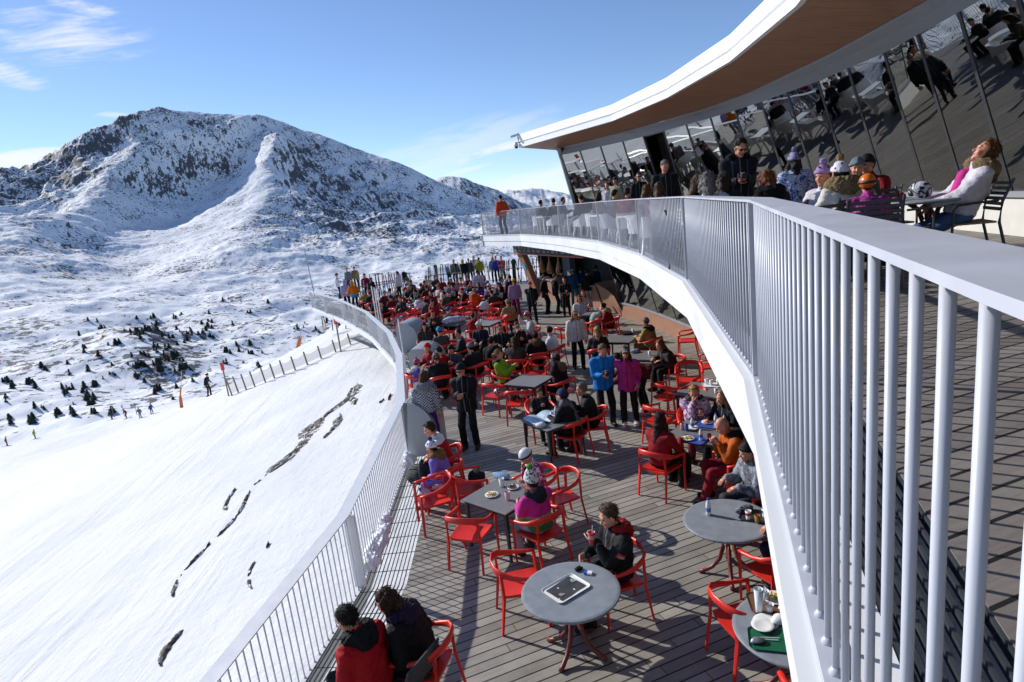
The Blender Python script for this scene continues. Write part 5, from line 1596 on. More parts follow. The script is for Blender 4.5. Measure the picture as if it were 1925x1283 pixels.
# -- rail side: man in red and white, lavender child, standing pair
sit(842, 872, 96, 'man in red and white racing jacket seated in profile at the rail', top='a5121a', pat=('bands', '000000', .5, 1.25, ((0, 'a5121a'), (.62, 'd7d7d6'))), leg='23262b', hair=('short', '30241a'), hands='lap', lean=18, head=(0, 8), puffy=.01)
sit(840, 902, 72, 'child in lavender snowsuit with fur hood and white hat', tall=1.46, top='7f6cc4', leg='7f6cc4', hat=('beanie', 'd9d9e2', '5a4a80'), hood=('8a6a3c', .075), hands='lap', lean=20, puffy=.018)
stand(815, 851, 2, 'woman in checked jacket and purple trousers standing with her back turned', tall=1.70, top='24242e', pat=('check', 'b9bac4'), leg='3d1d86', hair=('long', '4a3420'), hood=('8d9096', .085), hands='down', head=(-25, 10), hem=-.02, puffy=.0119)
stand(888, 842, 168, 'man in open black jacket, beanie and sunglasses standing by the rail', tall=1.80, top='0d0d0f', leg='0f0f12', hair=('short', '14100c'), hat=('beanie', '101320'), glasses=True, hands='phone', puffy=.016, hem=-.14, head=(-12, 8))
crumple(at(792, 905, .12), (.42, .5, .35), 'black rucksack on the grating by the man in red and white', cloth('0f1012', ('stripes', '55585c', 12)), 'rucksack', 'rucksack', 30, 12)
def cover(x, y, h, label, L_=1.0, T_=.42, H_=1.15):
    t = thing('rounded_cover', label, 'cover', (x, y, 0), R(h), 'grey rounded covers along the lower railing')
    prof = [(-L_ / 2, 0)] + [(-L_ / 2, H_ - .16)] + [(-L_ / 2 + .16 - .16 * math.cos(a), H_ - .16 + .16 * math.sin(a)) for a in np.linspace(.3, PI / 2, 4)] + [(L_ / 2 - .55 + .55 * math.sin(a), H_ - .55 + .55 * math.cos(a)) for a in np.linspace(0, PI / 2, 9)] + [(L_ / 2, 0)]
    mb = MB(); n = len(prof)
    A = np.array([[(s2 * T_ / 2, u, v) for u, v in prof] for s2 in (-1, 1)])
    mb.grid(A); mb.add(A[0], [tuple(range(n))]); mb.add(A[1], [tuple(range(n))[::-1]])
    mb.build('shell', GREYPAD, t, bevel=.03)
    mb = MB(); B_ = A.copy() * (1.04, 1.01, 1.008); B_[..., 2] += .004
    mb.grid(np.array([[(x_ * .96, u, v) for x_, u, v in B_[0][1:-1]], [(x_ * 1.04 - .02 * 0, u, v) for x_, u, v in B_[0][1:-1]]])); mb.build('edge_trim', paint('trim_grey', (.5, .53, .56), .5), t)
    return t
cover(-2.0, 12.2, -98, 'grey rounded cover behind the woman in purple trousers', .62, .9, 1.15)
cover(-2.55, 18.0, -100, 'grey rounded cover beside the pink hat child', .85, 1.0, 1.0)
cover(-3.6, 22.4, -108, 'grey rounded cover standing nearest the black coated phone user', .8, 1.0, 1.08)
for k, (dx, dy) in enumerate(((-.35, -.9), (-.15, -.95), (.05, -1.0))):
    pass
for k, (px, py) in enumerate(((711, 618), (716, 622), (721, 626))):
    p = at(px, py); t = thing('slender_pole', 'white slender pole in front of the farthest grey cover', 'pole', (p[0], p[1], 0), 0, 'white poles beside the far grey cover')
    MB().tube([(0, 0, 0), (0, 0, 1.95)], .028, 6).build('pole', WPL, t); MB().lathe([(.09, 0), (.09, .03), (.03, .04)], 10).build('foot', WPL, t)
p = at(762, 690); t = thing('slender_pole', 'thin white pole standing between the two nearer grey covers', 'pole', (p[0], p[1], 0)); MB().tube([(0, 0, 0), (0, 0, 1.6)], .022, 6).build('pole', WPL, t); MB().lathe([(.09, 0), (.09, .03), (.03, .04)], 10).build('foot', WPL, t)
# snow on the grating
def snow_heap(px, py, size, h, label, seed):
    p = at(px, py, 0); L_, W_, H_ = size
    def f(P):
        q = P / np.array([W_ / 2, L_ / 2, H_], np.float32)
        d = (np.sqrt((q ** 2).sum(-1)) - 1) * H_ * .8
        d = d + wrinkle(P, .03, 14, seed) + wrinkle(P, .02, 33, seed + 1) + wrinkle(P, .013, 75, seed + 2) + wrinkle(P, .006, 150, seed + 3)
        return np.maximum(d, -P[..., 2] + .004)
    V, Fq = surfnet(f, (-W_ * .8, -L_ * .8, 0), (W_ * .8, L_ * .8, H_ * 1.5), .014)
    o = MB().add(V, Fq).build('snow_heap', SNOWLUMP, None, smooth=True); o.location = [float(v) for v in p]; o.rotation_euler = (0, 0, R(h)); tag(o, label, 'snow')
for k, (px, py, s_, h) in enumerate(((699, 1060, (.42, .26, .13), -5), (712, 1020, (1.0, .26, .15), -4), (722, 990, (.5, .2, .13), -2), (768, 872, (.6, .26, .2), -8), (776, 850, (.5, .3, .3), -8))):
    snow_heap(px, py, s_, h, ['small snow lump on the grating next to the nearest lower rail post', 'long snow lump on the grating beyond the nearest rail post', 'snow lump on the grating at the far end of the long one', 'large snow heap against the foot of the nearest grey cover', 'snow heap wedged between rail post and grey cover'][k], 30 + 5 * k)
# -- table with child, map and two men
square_table(.58, 11.0, -58, 'square grey table with a spread map')
sit(1077, 812, 48, 'man in dark jacket with blue bobble band hat and grey scarf reading a map', top='15161a', leg='17181c', hat=('beanie', '16264a'), hair=('short', '2a1d14'), scarf='5a5c60', hands='table', lean=14, puffy=.01)
sit(1117, 795, 82, 'grey haired man in black jacket with yellow zips', top='121417', leg='141518', hair=('short', '6a645c'), hands='table', lean=16, puffy=.014)
sit(1016, 780, 196, 'small boy in dark grey jacket facing the map table', tall=1.25, top='1b1e24', leg='17181c', hair=('short', '4a3420'), hands='eat', lean=8, head=(0, 12))
p = on(1000, 806)
mb = MB(); A = np.array([[(u, v, .01 + .05 * abs(math.sin(u * 9)) + .10 * max(0, v)) for u in np.linspace(-.3, .3, 13)] for v in np.linspace(-.2, .25, 6)]); mb.grid(A); mb.grid(A[:, ::-1] - (0, 0, .002)); o = mb.build('map', paint('map_paper', (.42, .55, .66), .6, .4, scale=7), None); o.location = on(1022, 790); o.rotation_euler = (0, 0, R(30)); tag(o, 'pale blue and yellow piste map spread over the table edge', 'map')
crumple(on(1018, 803), (.22, .16, .10), 'white cloth on the corner of the map table', cloth('d5d6da'), 'cloth', 'cloth', 10, 15)
bottle(on(1046, 782), 'small water bottle between the map and the boy'); cup(on(1038, 784), 'clear plastic glass beside the water bottle on the map table', CLEAR)
# -- three standing in the middle
r = stand(1141, 799, 186, 'person in bright blue jacket holding a black camera', tall=1.78, top='1476c0', leg='131418', hair=('short', '6a5030'), hands='camera', head=(10, 18), puffy=.012, hem=-.15)
def camera_prop(r, label, i=0):
    p = r['w'](np.mean(r['hands'], axis=0) + np.array([0, .05, .03])); t = thing('photo_camera', label, 'camera', p, r['h'])
    MB().box((-.065, -.03, -.045), (.065, .03, .045)).build('camera_body', BLACK, t, bevel=.008); MB().tube([(0, .02, 0), (0, .12, 0)], [.038, .04], 12).build('lens', BLACK, t)
camera_prop(r, 'black camera held by the person in bright blue')
stand(1186, 800, 168, 'woman in magenta jacket and grey knit cap raising a glove', tall=1.70, top='b52a78', leg='131316', hair=('long', '33211a'), hat=('cap', '6c6e72'), hands='mouth', glasses=True, puffy=.012, hem=-.15, boots='d8c8d0')
stand(1217, 778, 72, 'person in red top and black trousers bending over behind the magenta jacket', tall=1.74, top='5a0f14', leg='101114', hair=('short', '1c1410'), lean=72, hands=((-.2, .75, .75), (.2, .8, .75)), boots='c9c9cc', head=(0, -20))
stand(1089, 693, 184, 'blonde woman in long white ski jacket walking forwards', tall=1.70, top='cfc6c0', leg='101013', hair=('long', '9a7844'), hood=('9a7a52', .05), hands='down', glasses=True, puffy=.014, hem=-.10)
sit(1127, 672, -8, 'blonde long haired woman seated with her back turned behind the blue jacket', top='1b1b20', hair=('long', '9a7a4c'), lean=10)
sit(1266, 693, 104, 'woman in brown quilted coat leaning over the table under the slab edge', top='2f1f1a', leg='15120f', hair=('bob', '6b4a26'), lean=30, puffy=.018, hem=-.06)
sit(1226, 652, 42, 'person in tan jacket with grey wool hat seated with back turned', top='a08048', leg='8a7040', hat=('beanie', '6a6068'), hair=('short', '3a2a1c'), hood=('2c2622', .05), lean=14, puffy=.014)
red_chair(*at(1292, 640, .45)[:2], 70, 'empty red armchair standing alone next to the copper plinth')
red_chair(*at(1336, 688, .45)[:2], 75, 'empty red armchair half hidden by the slab edge nearest the plinth')
square_table(*at(1165, 637, .74)[:2], -30, 'square grey table with phones and gloves under the slab'); square_table(*at(1212, 668, .74)[:2], -30, 'square grey table with a white cup and straw beside the brown coat')
cup(on(1221, 668), 'white cup with yellow straw before the woman in brown', straw=True); crumple(on(1195, 663), (.3, .16, .1), 'white and blue gloves on the table before the woman in brown', cloth('9aa4c4', ('swirl', '26305a')), 'gloves', 'gloves', 20, 16)
crumple(on(1180, 630), (.34, .14, .08), 'black gloves on the table of the tan jacket', cloth('121214'), 'gloves', 'gloves', -10, 17); cup(on(1190, 625), 'white paper cup beside the black gloves')
square_table(*at(1322, 733, .74)[:2], -40, 'square grey table with a tray of cups at the slab edge')
tray(on(1340, 725), -20, 'white tray crowded with cups at the slab edge', CUPW)
for k, (px, py) in enumerate(((1328, 722), (1337, 724), (1350, 722), (1346, 740))): cup(on(px, py, .755), 'white paper cup on the crowded tray at the slab edge', group='cups on the crowded tray', straw=k == 2)
red_chair(*at(1300, 765, .45)[:2], 150, 'red armchair behind the ponytailed girl'); red_chair(*at(1256, 745, .45)[:2], -62, 'empty red armchair stacked before the tray table'); red_chair(*at(1244, 790, .45)[:2], -60, 'empty red armchair behind the woman in the red jumper'); red_chair(*at(1296, 712, .45)[:2], 165, 'empty red armchair at the far side of the tray table')
# -- table by the slab: lunch for four
square_table(*at(1316, 812, .74)[:2], -42, 'square table covered with a blue tray lunch')
sit(1240, 872, -48, 'long haired woman in red jumper seated with her back to the view', top='8a121a', leg='141416', hair=('long', '2c1a12'), hands='table', lean=8, puffy=0)
sit(1306, 800, 172, 'girl with blonde ponytail in white and purple patterned jacket', top='d6d0da', pat=('swirl', '9a3a86', 7), leg='8a2a40', hair=('pony', '9a7a48'), hood=('3a3e46', .045, 'plain'), hands='eat', head=(-10, 14))
sit(1376, 812, 118, 'blonde woman in black jacket at the slab end of the lunch table', top='0e0f11', leg='111', hair=('long', '8a6a3c'), hands='table', lean=18) if False else sit(1376, 812, 118, 'blonde woman in black jacket at the slab end of the lunch table', top='0e0f11', leg='111113', hair=('long', '8a6a3c'), hands='table', lean=18)
r = sit(1388, 878, 92, 'bald man in orange jumper and red trousers looking at his phone', top='b4560f', leg='7a1220', hair=('bald',), hands='phone', lean=14, head=(0, 22), feet=((-.10, .56, .06), (.14, .40, .06)), hood=('101012', .04, 'plain'), boots='141416', tall=1.78)
def phone(r, label):
    p = r['w'](np.mean(r['hands'], axis=0) + np.array([0, .06, .05])); t = thing('mobile_phone', label, 'phone', p, r['h']); t.rotation_euler = (R(-50), 0, r['h'])
    MB().box((-.035, -.07, -.004), (.035, .07, .004)).build('phone_case', BLACK, t, bevel=.003); MB().box((-.031, -.063, .004), (.031, .063, .0045)).build('screen', paint('screen', (.02, .02, .025), .1), t)
phone(r, 'black phone in the hands of the bald man')
sit(1428, 935, 100, 'person in grey snowboard jacket half hidden by the slab edge', top='8a8f98', leg='30343c', pat=('swirl', '5a5e66', 3), hat=('beanie', '1a1a1c'), hands='table', lean=14, puffy=.018)
p0 = on(1316, 812)
for q, (px, py, h_) in enumerate(((1303, 828, -42), (1330, 800, -40))): tray(on(px, py), h_, ['blue tray with a plate at the near side of the lunch table', 'blue tray at the far side of the lunch table'][q], paint('blue_tray', (.04, .09, .36), .4))
plate(on(1293, 826, .752), 'white plate of pasta on the blue tray', FRIES, .11); plate(on(1300, 806, .752), 'white plate at the ponytailed girl'); plate(on(1330, 795, .752), 'white plate with a steak at the far tray', MEAT, .1)
for k, (px, py) in enumerate(((1302, 806), (1318, 828), (1346, 800), (1362, 802))): bottle(on(px, py), ['water bottle standing beside the cans on the lunch table', 'water bottle standing in the middle of the lunch table', 'water bottle standing left of the bald man\'s head', 'water bottle nearest the slab on the lunch table'][k], 'water bottles on the lunch table')
can(on(1283, 808), 'red and white drink can beside the red jumper', paint('can_white', (.6, .3, .3), .3, .5, scale=40)); can(on(1291, 810), 'blue drink can beside the red and white one', paint('can_blue', (.05, .12, .4), .3)); can(on(1334, 829), 'red drink can in front of the bald man', REDCUP)
crumple(at(1283, 893, .02), (.36, .32, .55), 'black rucksack standing between the red jumper and the table', cloth('0c0c0e'), 'rucksack', 'rucksack', 20, 40)
# -- round table beside the slab
round_table(2.34, 6.78, 30, 'round grey table with cups beside the slab edge')
bottle(on(1332, 968), 'water bottle with blue cap standing alone on the round table by the slab')
tray(on(1424, 972), -30, 'dark tray with cups on the round table by the slab', paint('dark_tray', (.04, .04, .045), .4), .4, .3)
cup(on(1407, 976, .755), 'white and red paper cup on the dark tray', band=REDCUP); cup(on(1424, 982, .755), 'small glass of amber drink on the dark tray', paint('amber', (.35, .17, .02), .15), .09, .035); cup(on(1438, 972, .755), 'striped paper cup at the back of the dark tray', band=BLUECAP)
crumple(on(1400, 962), (.26, .12, .09), 'grey glove with black palm on the round table by the slab', cloth('7d8088', ('swirl', '101012')), 'glove', 'glove', 10, 42)
person(3.12, 6.35, 0, 98, 'person in jeans and tan boots sitting behind the slab edge', sit=True, top='2a2a30', leg='1c2c48', boots='9a7a44', hair=('short', '2c1d14'), hands='table', feet=((-.12, .62, .06), (.2, .3, .06)))
red_chair(3.16, 6.35, 98, 'red armchair of the person in jeans behind the slab edge')
red_chair(*at(1455, 1068, .45)[:2], 20, 'red armchair tucked between the two right hand round tables')
# -- near round table with the green tray
round_table(2.22, 4.83, 15, 'round grey table with a green tray at the lower right')
red_chair(*at(1400, 1165, .45)[:2], -78, 'red armchair left of the green tray table'); red_chair(2.2, 4.18, 0, 'red armchair under the near edge of the green tray table')
tray(on(1452, 1205), -18, 'green tray with cutlery at the lower right', paint('green_tray', (.01, .12, .06), .4), .4, .3); tray(on(1450, 1135), -10, 'brown tray with pasta behind the green tray', paint('brown_tray', (.16, .075, .035), .45), .42, .32)
plate(on(1440, 1172), 'stacked white plates between the two trays', None, .115); plate(on(1434, 1178, .76), 'white plate on top of the stacked plates', None, .1)
plate(on(1458, 1127, .755), 'white plate of pasta on the brown tray', FRIES, .11); plate(on(1478, 1148, .755), 'small white bowl of red stew on the brown tray', MEAT, .07)
cup(on(1427, 1150, .75), 'tall clear glass at the edge of the brown tray', CLEAR, .24, .042); cup(on(1438, 1128, .75), 'clear tumbler behind the tall glass', CLEAR, .1, .042); cup(on(1447, 1150, .75), 'short white cup on the brown tray', CUPW, .08, .04)
crumple(on(1466, 1172, .75), (.16, .12, .10), 'crumpled white napkin beside the stacked plates', CUPW, 'napkin', 'napkin', 0, 44)
t = thing('cutlery', 'white plastic cutlery on the green tray', 'cutlery', on(1450, 1205, .755), R(-20))
MB().tube([(-.1, 0, .004), (.06, .01, .006)], .005, 5).build('fork', CUPW, t); MB().tube([(-.1, .02, .004), (.07, .04, .006)], .005, 5).build('knife', CUPW, t)
crumple(on(1425, 1208, .752), (.12, .06, .05), 'scrunched foil wrapper on the green tray', GALV, 'wrapper', 'wrapper', 0, 46)
# ------------------------------------------------------------------ lower terrace: the middle of the crowd
sit(784, 721, -68, 'girl in purple jacket with pink pompom hat', tall=1.35, top='5d4fae', hat=('beanie', 'c04a70', 'd0607f'), leg='5a4a9c', hood=('d8d6de', .045), hands='eat', lean=8)
sit(817, 697, 138, 'person with a scarlet knit hat turned to the rail', top='8c1016', hat=('beanie', 'd01822'), hair=('short', '30231a'), hands='table', lean=12)
sit(829, 724, 16, 'person in black jacket with black and white knitted hat', top='0f1013', hat=('beanie', '1a1a1c', ('spots', 'c8c8c8', 34)), hands='table', lean=14)
sit(846, 705, 62, 'dark haired man in plain red jacket facing the scarlet hat', top='9c0f16', hair=('short', '241913'), hands='table', lean=20, head=(0, 14))
square_table(*at(806, 690, .74)[:2], -10, 'square grey table between the pink and the scarlet hats')
sit(834, 664, 24, 'person in taupe jacket with bright blue knit hat', top='4a433c', hat=('beanie', '1d86c0'), hands='table', lean=12)
sit(802, 652, 196, 'woman in brown patterned jacket and black hat facing the view', top='3c332e', pat=('spots', '1a1614', 22), hat=('beanie', '121214'), hair=('long', '2a1a12'), hands='lap', lean=4, puffy=.016)
sit(872, 668, 98, 'bearded man in slate jacket sitting sideways with grey trousers', top='20262c', leg='5a5854', hair=('short', '201713'), hands='knees', lean=6)
sit(892, 634, -16, 'man in dark red hooded jacket seated with his back turned', top='8a0e16', hair=('crop', '2c1f18'), hood=('8a0e16', .055, 'plain'), hands='table', lean=8)
crumple(on(855, 607), (.9, .45, .28), 'pile of white and grey jackets on a table', cloth('9aa0b0', ('swirl', 'e0e2ea')), 'jackets', 'jackets', 20, 51)
square_table(*at(855, 607, .74)[:2], -35, 'square grey table under a pile of jackets'); square_table(*at(797, 612, .74)[:2], -32, 'square grey table before the woman in brown pattern'); square_table(*at(912, 608, .74)[:2], -30, 'bare square grey table right of the dark red jacket')
red_chair(*at(846, 645, .45)[:2], -170, 'empty red armchair between the blue hat and the bearded man'); red_chair(*at(858, 655, .45)[:2], -30, 'empty red armchair stacked by the bearded man'); red_chair(*at(790, 604, .45)[:2], 175, 'empty red armchair beyond the woman in brown pattern')
red_chair(*at(940, 612, .45)[:2], 100, 'empty red armchair with its back to the leopard coat'); red_chair(*at(925, 598, .45)[:2], 150, 'empty red armchair at the bare table')
sit(1002, 632, 100, 'person in pale jacket and red white helmet raising a hand', top='bcb8b4', hat=('helmet', 'b8404a'), hands='up', lean=10)
sit(960, 604, 20, 'person in leopard print coat seated with back turned', top='9a8a5c', pat=('spots', '2c2418', 30), hat=('beanie', '8a7a60'), hands='table', lean=8, puffy=.014)
square_table(*at(955, 640, .74)[:2], -35, 'square grey table of the two men in sunglasses')
sit(927, 690, -18, 'man in black jacket seated with his back to the rail side', top='101115', hair=('short', '17110d'), hands='table', lean=10)
sit(944, 660, 192, 'man in navy jumper and sunglasses left of two facing the view', top='14161d', hair=('short', '2a1e15'), glasses=True, hands='table', lean=6)
sit(975, 655, 188, 'man in black jacket and sunglasses right of two facing the view', top='0f0f12', hair=('short', '1f1611'), glasses=True, hands='eat', lean=10)
sit(971, 692, -12, 'brown haired woman in grey brown jacket seen from behind', top='3a322c', hair=('bob', '3c2818'), hands='table', lean=12)
sit(1012, 680, 10, 'dark haired woman in black coat with brown fur collar seen from behind', top='0d0d0f', hair=('bun', '120d0b'), hood=('5a4330', .06), hands='table', lean=8, puffy=.014)
sit(1045, 667, 62, 'dark haired woman in white jacket at the sunglasses table', top='cfcdd4', hair=('bun', '17100d'), hands='table', lean=12, puffy=.014)
cup(on(948, 662), 'white cup on the table of the men in sunglasses')
bottle(on(958, 640), 'water bottle on the table of the men in sunglasses'); plate(on(968, 645), 'white plate between the two men in sunglasses', MEAT, .1); crumple(on(950, 634), (.2, .14, .07), 'lime green bag on the table of the men in sunglasses', cloth('5ab01c'), 'bag', 'bag', 0, 101)
cup(on(905, 606), 'white cup on the bare table right of the dark red jacket'); crumple(on(800, 614), (.26, .2, .1), 'blue and white gloves before the woman in brown pattern', cloth('3a5aa0', ('swirl', 'd0d0d8')), 'gloves', 'gloves', 0, 102)
crumple(on(808, 692), (.22, .16, .08), 'red gloves between the pink and the scarlet hats', cloth('8a1418'), 'gloves', 'gloves', 0, 103); cup(on(812, 686), 'white cup between the pink and the scarlet hats')
crumple(at(905, 668, .2), (.5, .4, .38), 'black rucksack on the floor behind the man at the rail side', cloth('101114'), 'rucksack', 'rucksack', 0, 104); crumple(at(868, 700, .35), (.6, .4, .5), 'black and lime jacket heaped behind the beanie man', cloth('0f1012', ('swirl', '86b01c', 3)), 'jacket', 'jacket', 0, 105)
sit(948, 718, -108, 'woman in lime green jacket leaning back in her chair', top='76a01c', leg='23242a', hair=('pony', '7a5a36'), hands='phone', lean=-8, hood=('1a1c20', .04, 'plain'), puffy=.012)
sit(1058, 732, 48, 'man in black parka with fur hood holding his head', top='121318', leg='14151a', hair=('crop', '2c2018'), hood=('7a5c3c', .07), hands='head', lean=10, puffy=.018)
square_table(.29, 13.83, -35, 'bare square grey table before the fur hooded man')
red_chair(*at(934, 742, .45)[:2], -38, 'red armchair with a white helmet on its seat'); red_chair(*at(976, 756, .45)[:2], -12, 'red armchair with a white and pink helmet on its seat'); red_chair(*at(1012, 700, .45)[:2], 160, 'empty red armchair beyond the bare table'); red_chair(*at(972, 692, .45)[:2], 120, 'empty red armchair behind the lime green jacket')
def helmet_prop(p, h, label, col):
    V, Fq = surfnet(lambda P: np.maximum(np.maximum(ellip(P, (0, 0, .10), (.11, .135, .125)), -(P[..., 2] - .01)), -ellip(P, (0, .05, .04), (.085, .11, .09))), (-.14, -.16, 0), (.14, .16, .25), .012)
    t = thing('ski_helmet', label, 'helmet', p, R(h)); t.scale = (.88,) * 3; MB().add(V, Fq).build('helmet', cloth(col, ('swirl', '1a1a1e' if col != '141416' else '55565c', 5), rough=.25), t, smooth=True)
    MB().tube([(.085 * math.sin(a), .105 * math.cos(a) + .01, .085) for a in np.linspace(-.9, .9, 7)], .034, 8, flat=(.6, 1.2)).build('goggles', BLACK, t, smooth=True)
    MB().tube([(.1 * math.sin(a), .12 * math.cos(a) - .0, .10) for a in np.linspace(-1.1, 1.1, 7)], .02, 6, flat=(.6, 1.6)).build('goggle_strap', BLACK, t)
helmet_prop(at(937, 745, .46), 40, 'white helmet on the seat of the left of two red chairs', 'c8c8d0'); helmet_prop(at(985, 748, .46), -30, 'white and pink helmet on the seat of the right of two red chairs', 'd0c0c6')
helmet_prop(at(965, 752, .46), 10, 'black helmet beside the white and pink one', '141416')
sit(1092, 598, 182, 'red haired woman in white jacket and sunglasses facing the view', top='c6c2c2', hair=('bob', '7a3a1c'), glasses=True, hands='lap', lean=2)
sit(1099, 586, 176, 'brown haired woman half hidden behind the red haired one', top='b8a894', hair=('long', '5a3c22'), lean=4)
sit(1150, 613, 72, 'person in red jacket with pale fur hood at the kiosk side table', top='8a0f1c', hair=('bun', '1a120e'), hood=('b09a70', .07), lean=22, puffy=.014)
square_table(*at(1122, 588, .74)[:2], -30, 'small square table with white cups before the red fur hooded jacket')
for k, (px, py) in enumerate(((1115, 584), (1123, 586), (1130, 583))): cup(on(px, py), 'white cup on the table before the red fur hooded jacket', group='cups before the red jacket', straw=k == 1)
red_chair(*at(1122, 618, .45)[:2], 10, 'red armchair draped with a mint green jacket'); crumple(at(1122, 612, .5), (.55, .4, .55), 'mint green jacket with pale fur hung over a red armchair', cloth('7fb0a8', ('swirl', 'c0a880', 3)), 'jacket', 'jacket', 0, 61)
red_chair(*at(1062, 632, .45)[:2], -70, 'empty red armchair left of the long white ski jacket')

# ------------------------------------------------------------------ far crowd, seated: px, py, heading, label, top, hair/hat ...
FAR = [
 (712, 591, 60, 'dark coated person phoning beside the far grey cover', dict(top='101216', hair=('short', '201611'), hands='mouth')),
 (731, 594, 100, 'person in black with black beanie looking down near the rail', dict(top='0f1013', hat=('beanie', '0d0d0e'), lean=24, head=(0, 18))),
 (742, 587, 40, 'person in maroon jacket and navy cap near the rail', dict(top='6a0f18', hat=('beanie', '14183a'), lean=18)),
 (760, 590, 150, 'person in grey and white trousers behind the maroon jacket', dict(top='22242a', leg='b8b2b4', hair=('short', '241a13'), legs='out')),
 (788, 590, -28, 'person in white hooded jacket on a red chair seen from behind', dict(top='c9c4d4', leg='15161a', hood=('c9c4d4', .06, 'plain'), hair=('short', '2a1c12'))),
 (759, 567, -60, 'person in dark brown jacket with green cap by the far rail', dict(top='2c241e', hat=('beanie', '0f4a34'), lean=26)),
 (773, 566, 170, 'person in white cap and dark jacket at the far table', dict(top='1c2230', hat=('beanie', 'c8cad0'))),
 (783, 571, 60, 'person in black hooded top right of the white cap', dict(top='0d0e11', hat=('hood', '0d0e11'))),
 (806, 566, 20, 'person in red plaid jacket seen from behind at the far side', dict(top='6a1a18', pat=('check', '1c1414'), hair=('short', '20150f'))),
 (825, 566, -30, 'dark haired person in white jacket leaning at a far table', dict(top='c4c2c6', hair=('short', '15100d'), lean=22)),
 (846, 579, 62, 'person in striped dark jacket and lime trousers', dict(top='23282a', pat=('stripes', '5a6048', 14), leg='84a01c', hair=('short', '1a130f'), lean=22)),
 (860, 566, 122, 'man in navy jacket facing the striped jacket', dict(top='12141d', hair=('short', '1c140f'), lean=14)),
 (862, 556, 180, 'person in pink and white behind the navy jacket', dict(top='b08a98', hair=('bob', '5a3c22'))),
 (832, 549, 188, 'dark haired person in red jacket at the back row', dict(top='a01018', hair=('short', '17100c'))),
 (821, 544, 170, 'dark haired person left of the back row red jacket', dict(top='2c2c34', hair=('short', '15100d'))),
 (806, 543, 150, 'person in cream jacket at the left of the back row', dict(top='c4b8a0', hair=('short', '7a5030'))),
 (881, 545, 172, 'person in dark red jacket with grey hood at the back row', dict(top='7a0f16', hat=('beanie', '5a5248'), lean=14)),
 (893, 577, -18, 'person in orange jacket seated with back turned', dict(top='c04a14', leg='1c2244', hair=('short', '8a7860'), hood=('c04a14', .055, 'plain'))),
 (914, 546, 160, 'person in crimson jacket behind the white shirted man', dict(top='9a1420', hair=('bob', '1f1511'))),
 (921, 551, 100, 'child in turquoise and blue jacket at a far table', dict(top='2a7ab0', tall=1.35, hat=('helmet', '5a9ac0'))),
 (936, 553, -100, 'person in black down jacket among piled clothes', dict(top='0b0b0d', hair=('short', '120d0b'), lean=20, puffy=.02)),
 (951, 570, 108, 'dark hooded person seated at the right end table', dict(top='131416', hat=('hood', '131416'), lean=16)),
 (845, 560, -20, 'person in grey ski jacket at the centre back table', dict(top='6a6e78', hair=('short', '2c2018'))),
 (873, 560, -30, 'person in pale blue jacket with white hat at the centre back', dict(top='8aa0c4', hat=('beanie', 'd2d2d6'))),
 (797, 556, -70, 'person in black and red jacket by the far chairs', dict(top='20161a', hood=('9c1018', .05, 'plain'), hair=('short', '1c140f'))),
 (815, 579, 168, 'woman in dark red jumper behind the white hooded jacket', dict(top='7a1218', hair=('long', '241812'))),
 (905, 562, 150, 'person in purple jacket opposite the orange one', dict(top='3c2a5a', hair=('bob', '2a1c14'))),
 (925, 574, 172, 'person in navy cap behind the right end table', dict(top='1a2030', hat=('cap', '141a34'))),
]
for px, py, h, lb, k in FAR: sit(px, py, h, lb, **k)
for k, (px, py, h, lb) in enumerate(((818, 583, -32, 'far square table before the white hooded jacket'), (882, 552, -30, 'far square table with white things left of the orange jacket'), (925, 560, -28, 'far square table crowded with cups right of the orange jacket'), (770, 575, -40, 'far square table beside the white trousers'),
     (846, 556, -30, 'far square table in the middle of the back row'), (810, 553, -30, 'far square table at the left of the back row'), (905, 545, -28, 'far square table behind the white shirted man'))):
    square_table(*at(px, py, .74)[:2], h, lb)
    if k < 5:
        cup(on(px - 4, py), ['white cup on the table of the white hooded jacket', 'white cup on the far table left of the orange jacket', 'red cup on the far table right of the orange jacket', 'white cup beside the white trousers', 'white cup on the middle table of the back row'][k], REDCUP if k == 2 else CUPW)
        crumple(on(px + 6, py), (.35, .25, .12), ['dark gloves on the table of the white hooded jacket', 'white cloth on the far table left of the orange jacket', 'yellow and black gear on the table right of the orange jacket', 'grey scarf beside the white trousers', 'dark hat on the middle table of the back row'][k], cloth(['1a1c28', 'c4c6cc', '8a7a20', '5a5c60', '17171a'][k]), 'clothing', 'clothing', 0, 70 + k)
for px, py, h, lb in ((756, 606, 160, 'empty red armchair beside the far grey cover'), (775, 597, 100, 'empty red armchair left of the white hooded jacket'), (832, 592, -20, 'empty red armchair before the striped jacket'), (858, 590, -60, 'empty red armchair right of the lime trousers'), (868, 578, 120, 'empty red armchair tipped to the navy jacket'),
      (910, 588, -10, 'red armchair hung with white clothes at the right end table'), (933, 582, 15, 'empty red armchair right of the white clothes'), (903, 558, 170, 'red armchair behind the orange jacket'), (690, 575, -120, 'empty red armchair by the rail near the orange and blue jacket'), (717, 586, -20, 'red armchair behind the dark phoning person'),
      (799, 580, 140, 'empty red armchair by the red plaid jacket'), (876, 588, 30, 'empty red armchair before the orange jacket')):
    red_chair(*at(px, py, .45)[:2], h, lb)
crumple(at(911, 582, .62), (.5, .25, .35), 'white clothes hung over a red armchair at the right end table', cloth('c4c0c6'), 'clothes', 'clothes', 0, 81)
crumple(at(968, 612, .25), (.5, .4, .35), 'black bag heaped by the leopard coat', cloth('101013'), 'bag', 'bag', 0, 82)
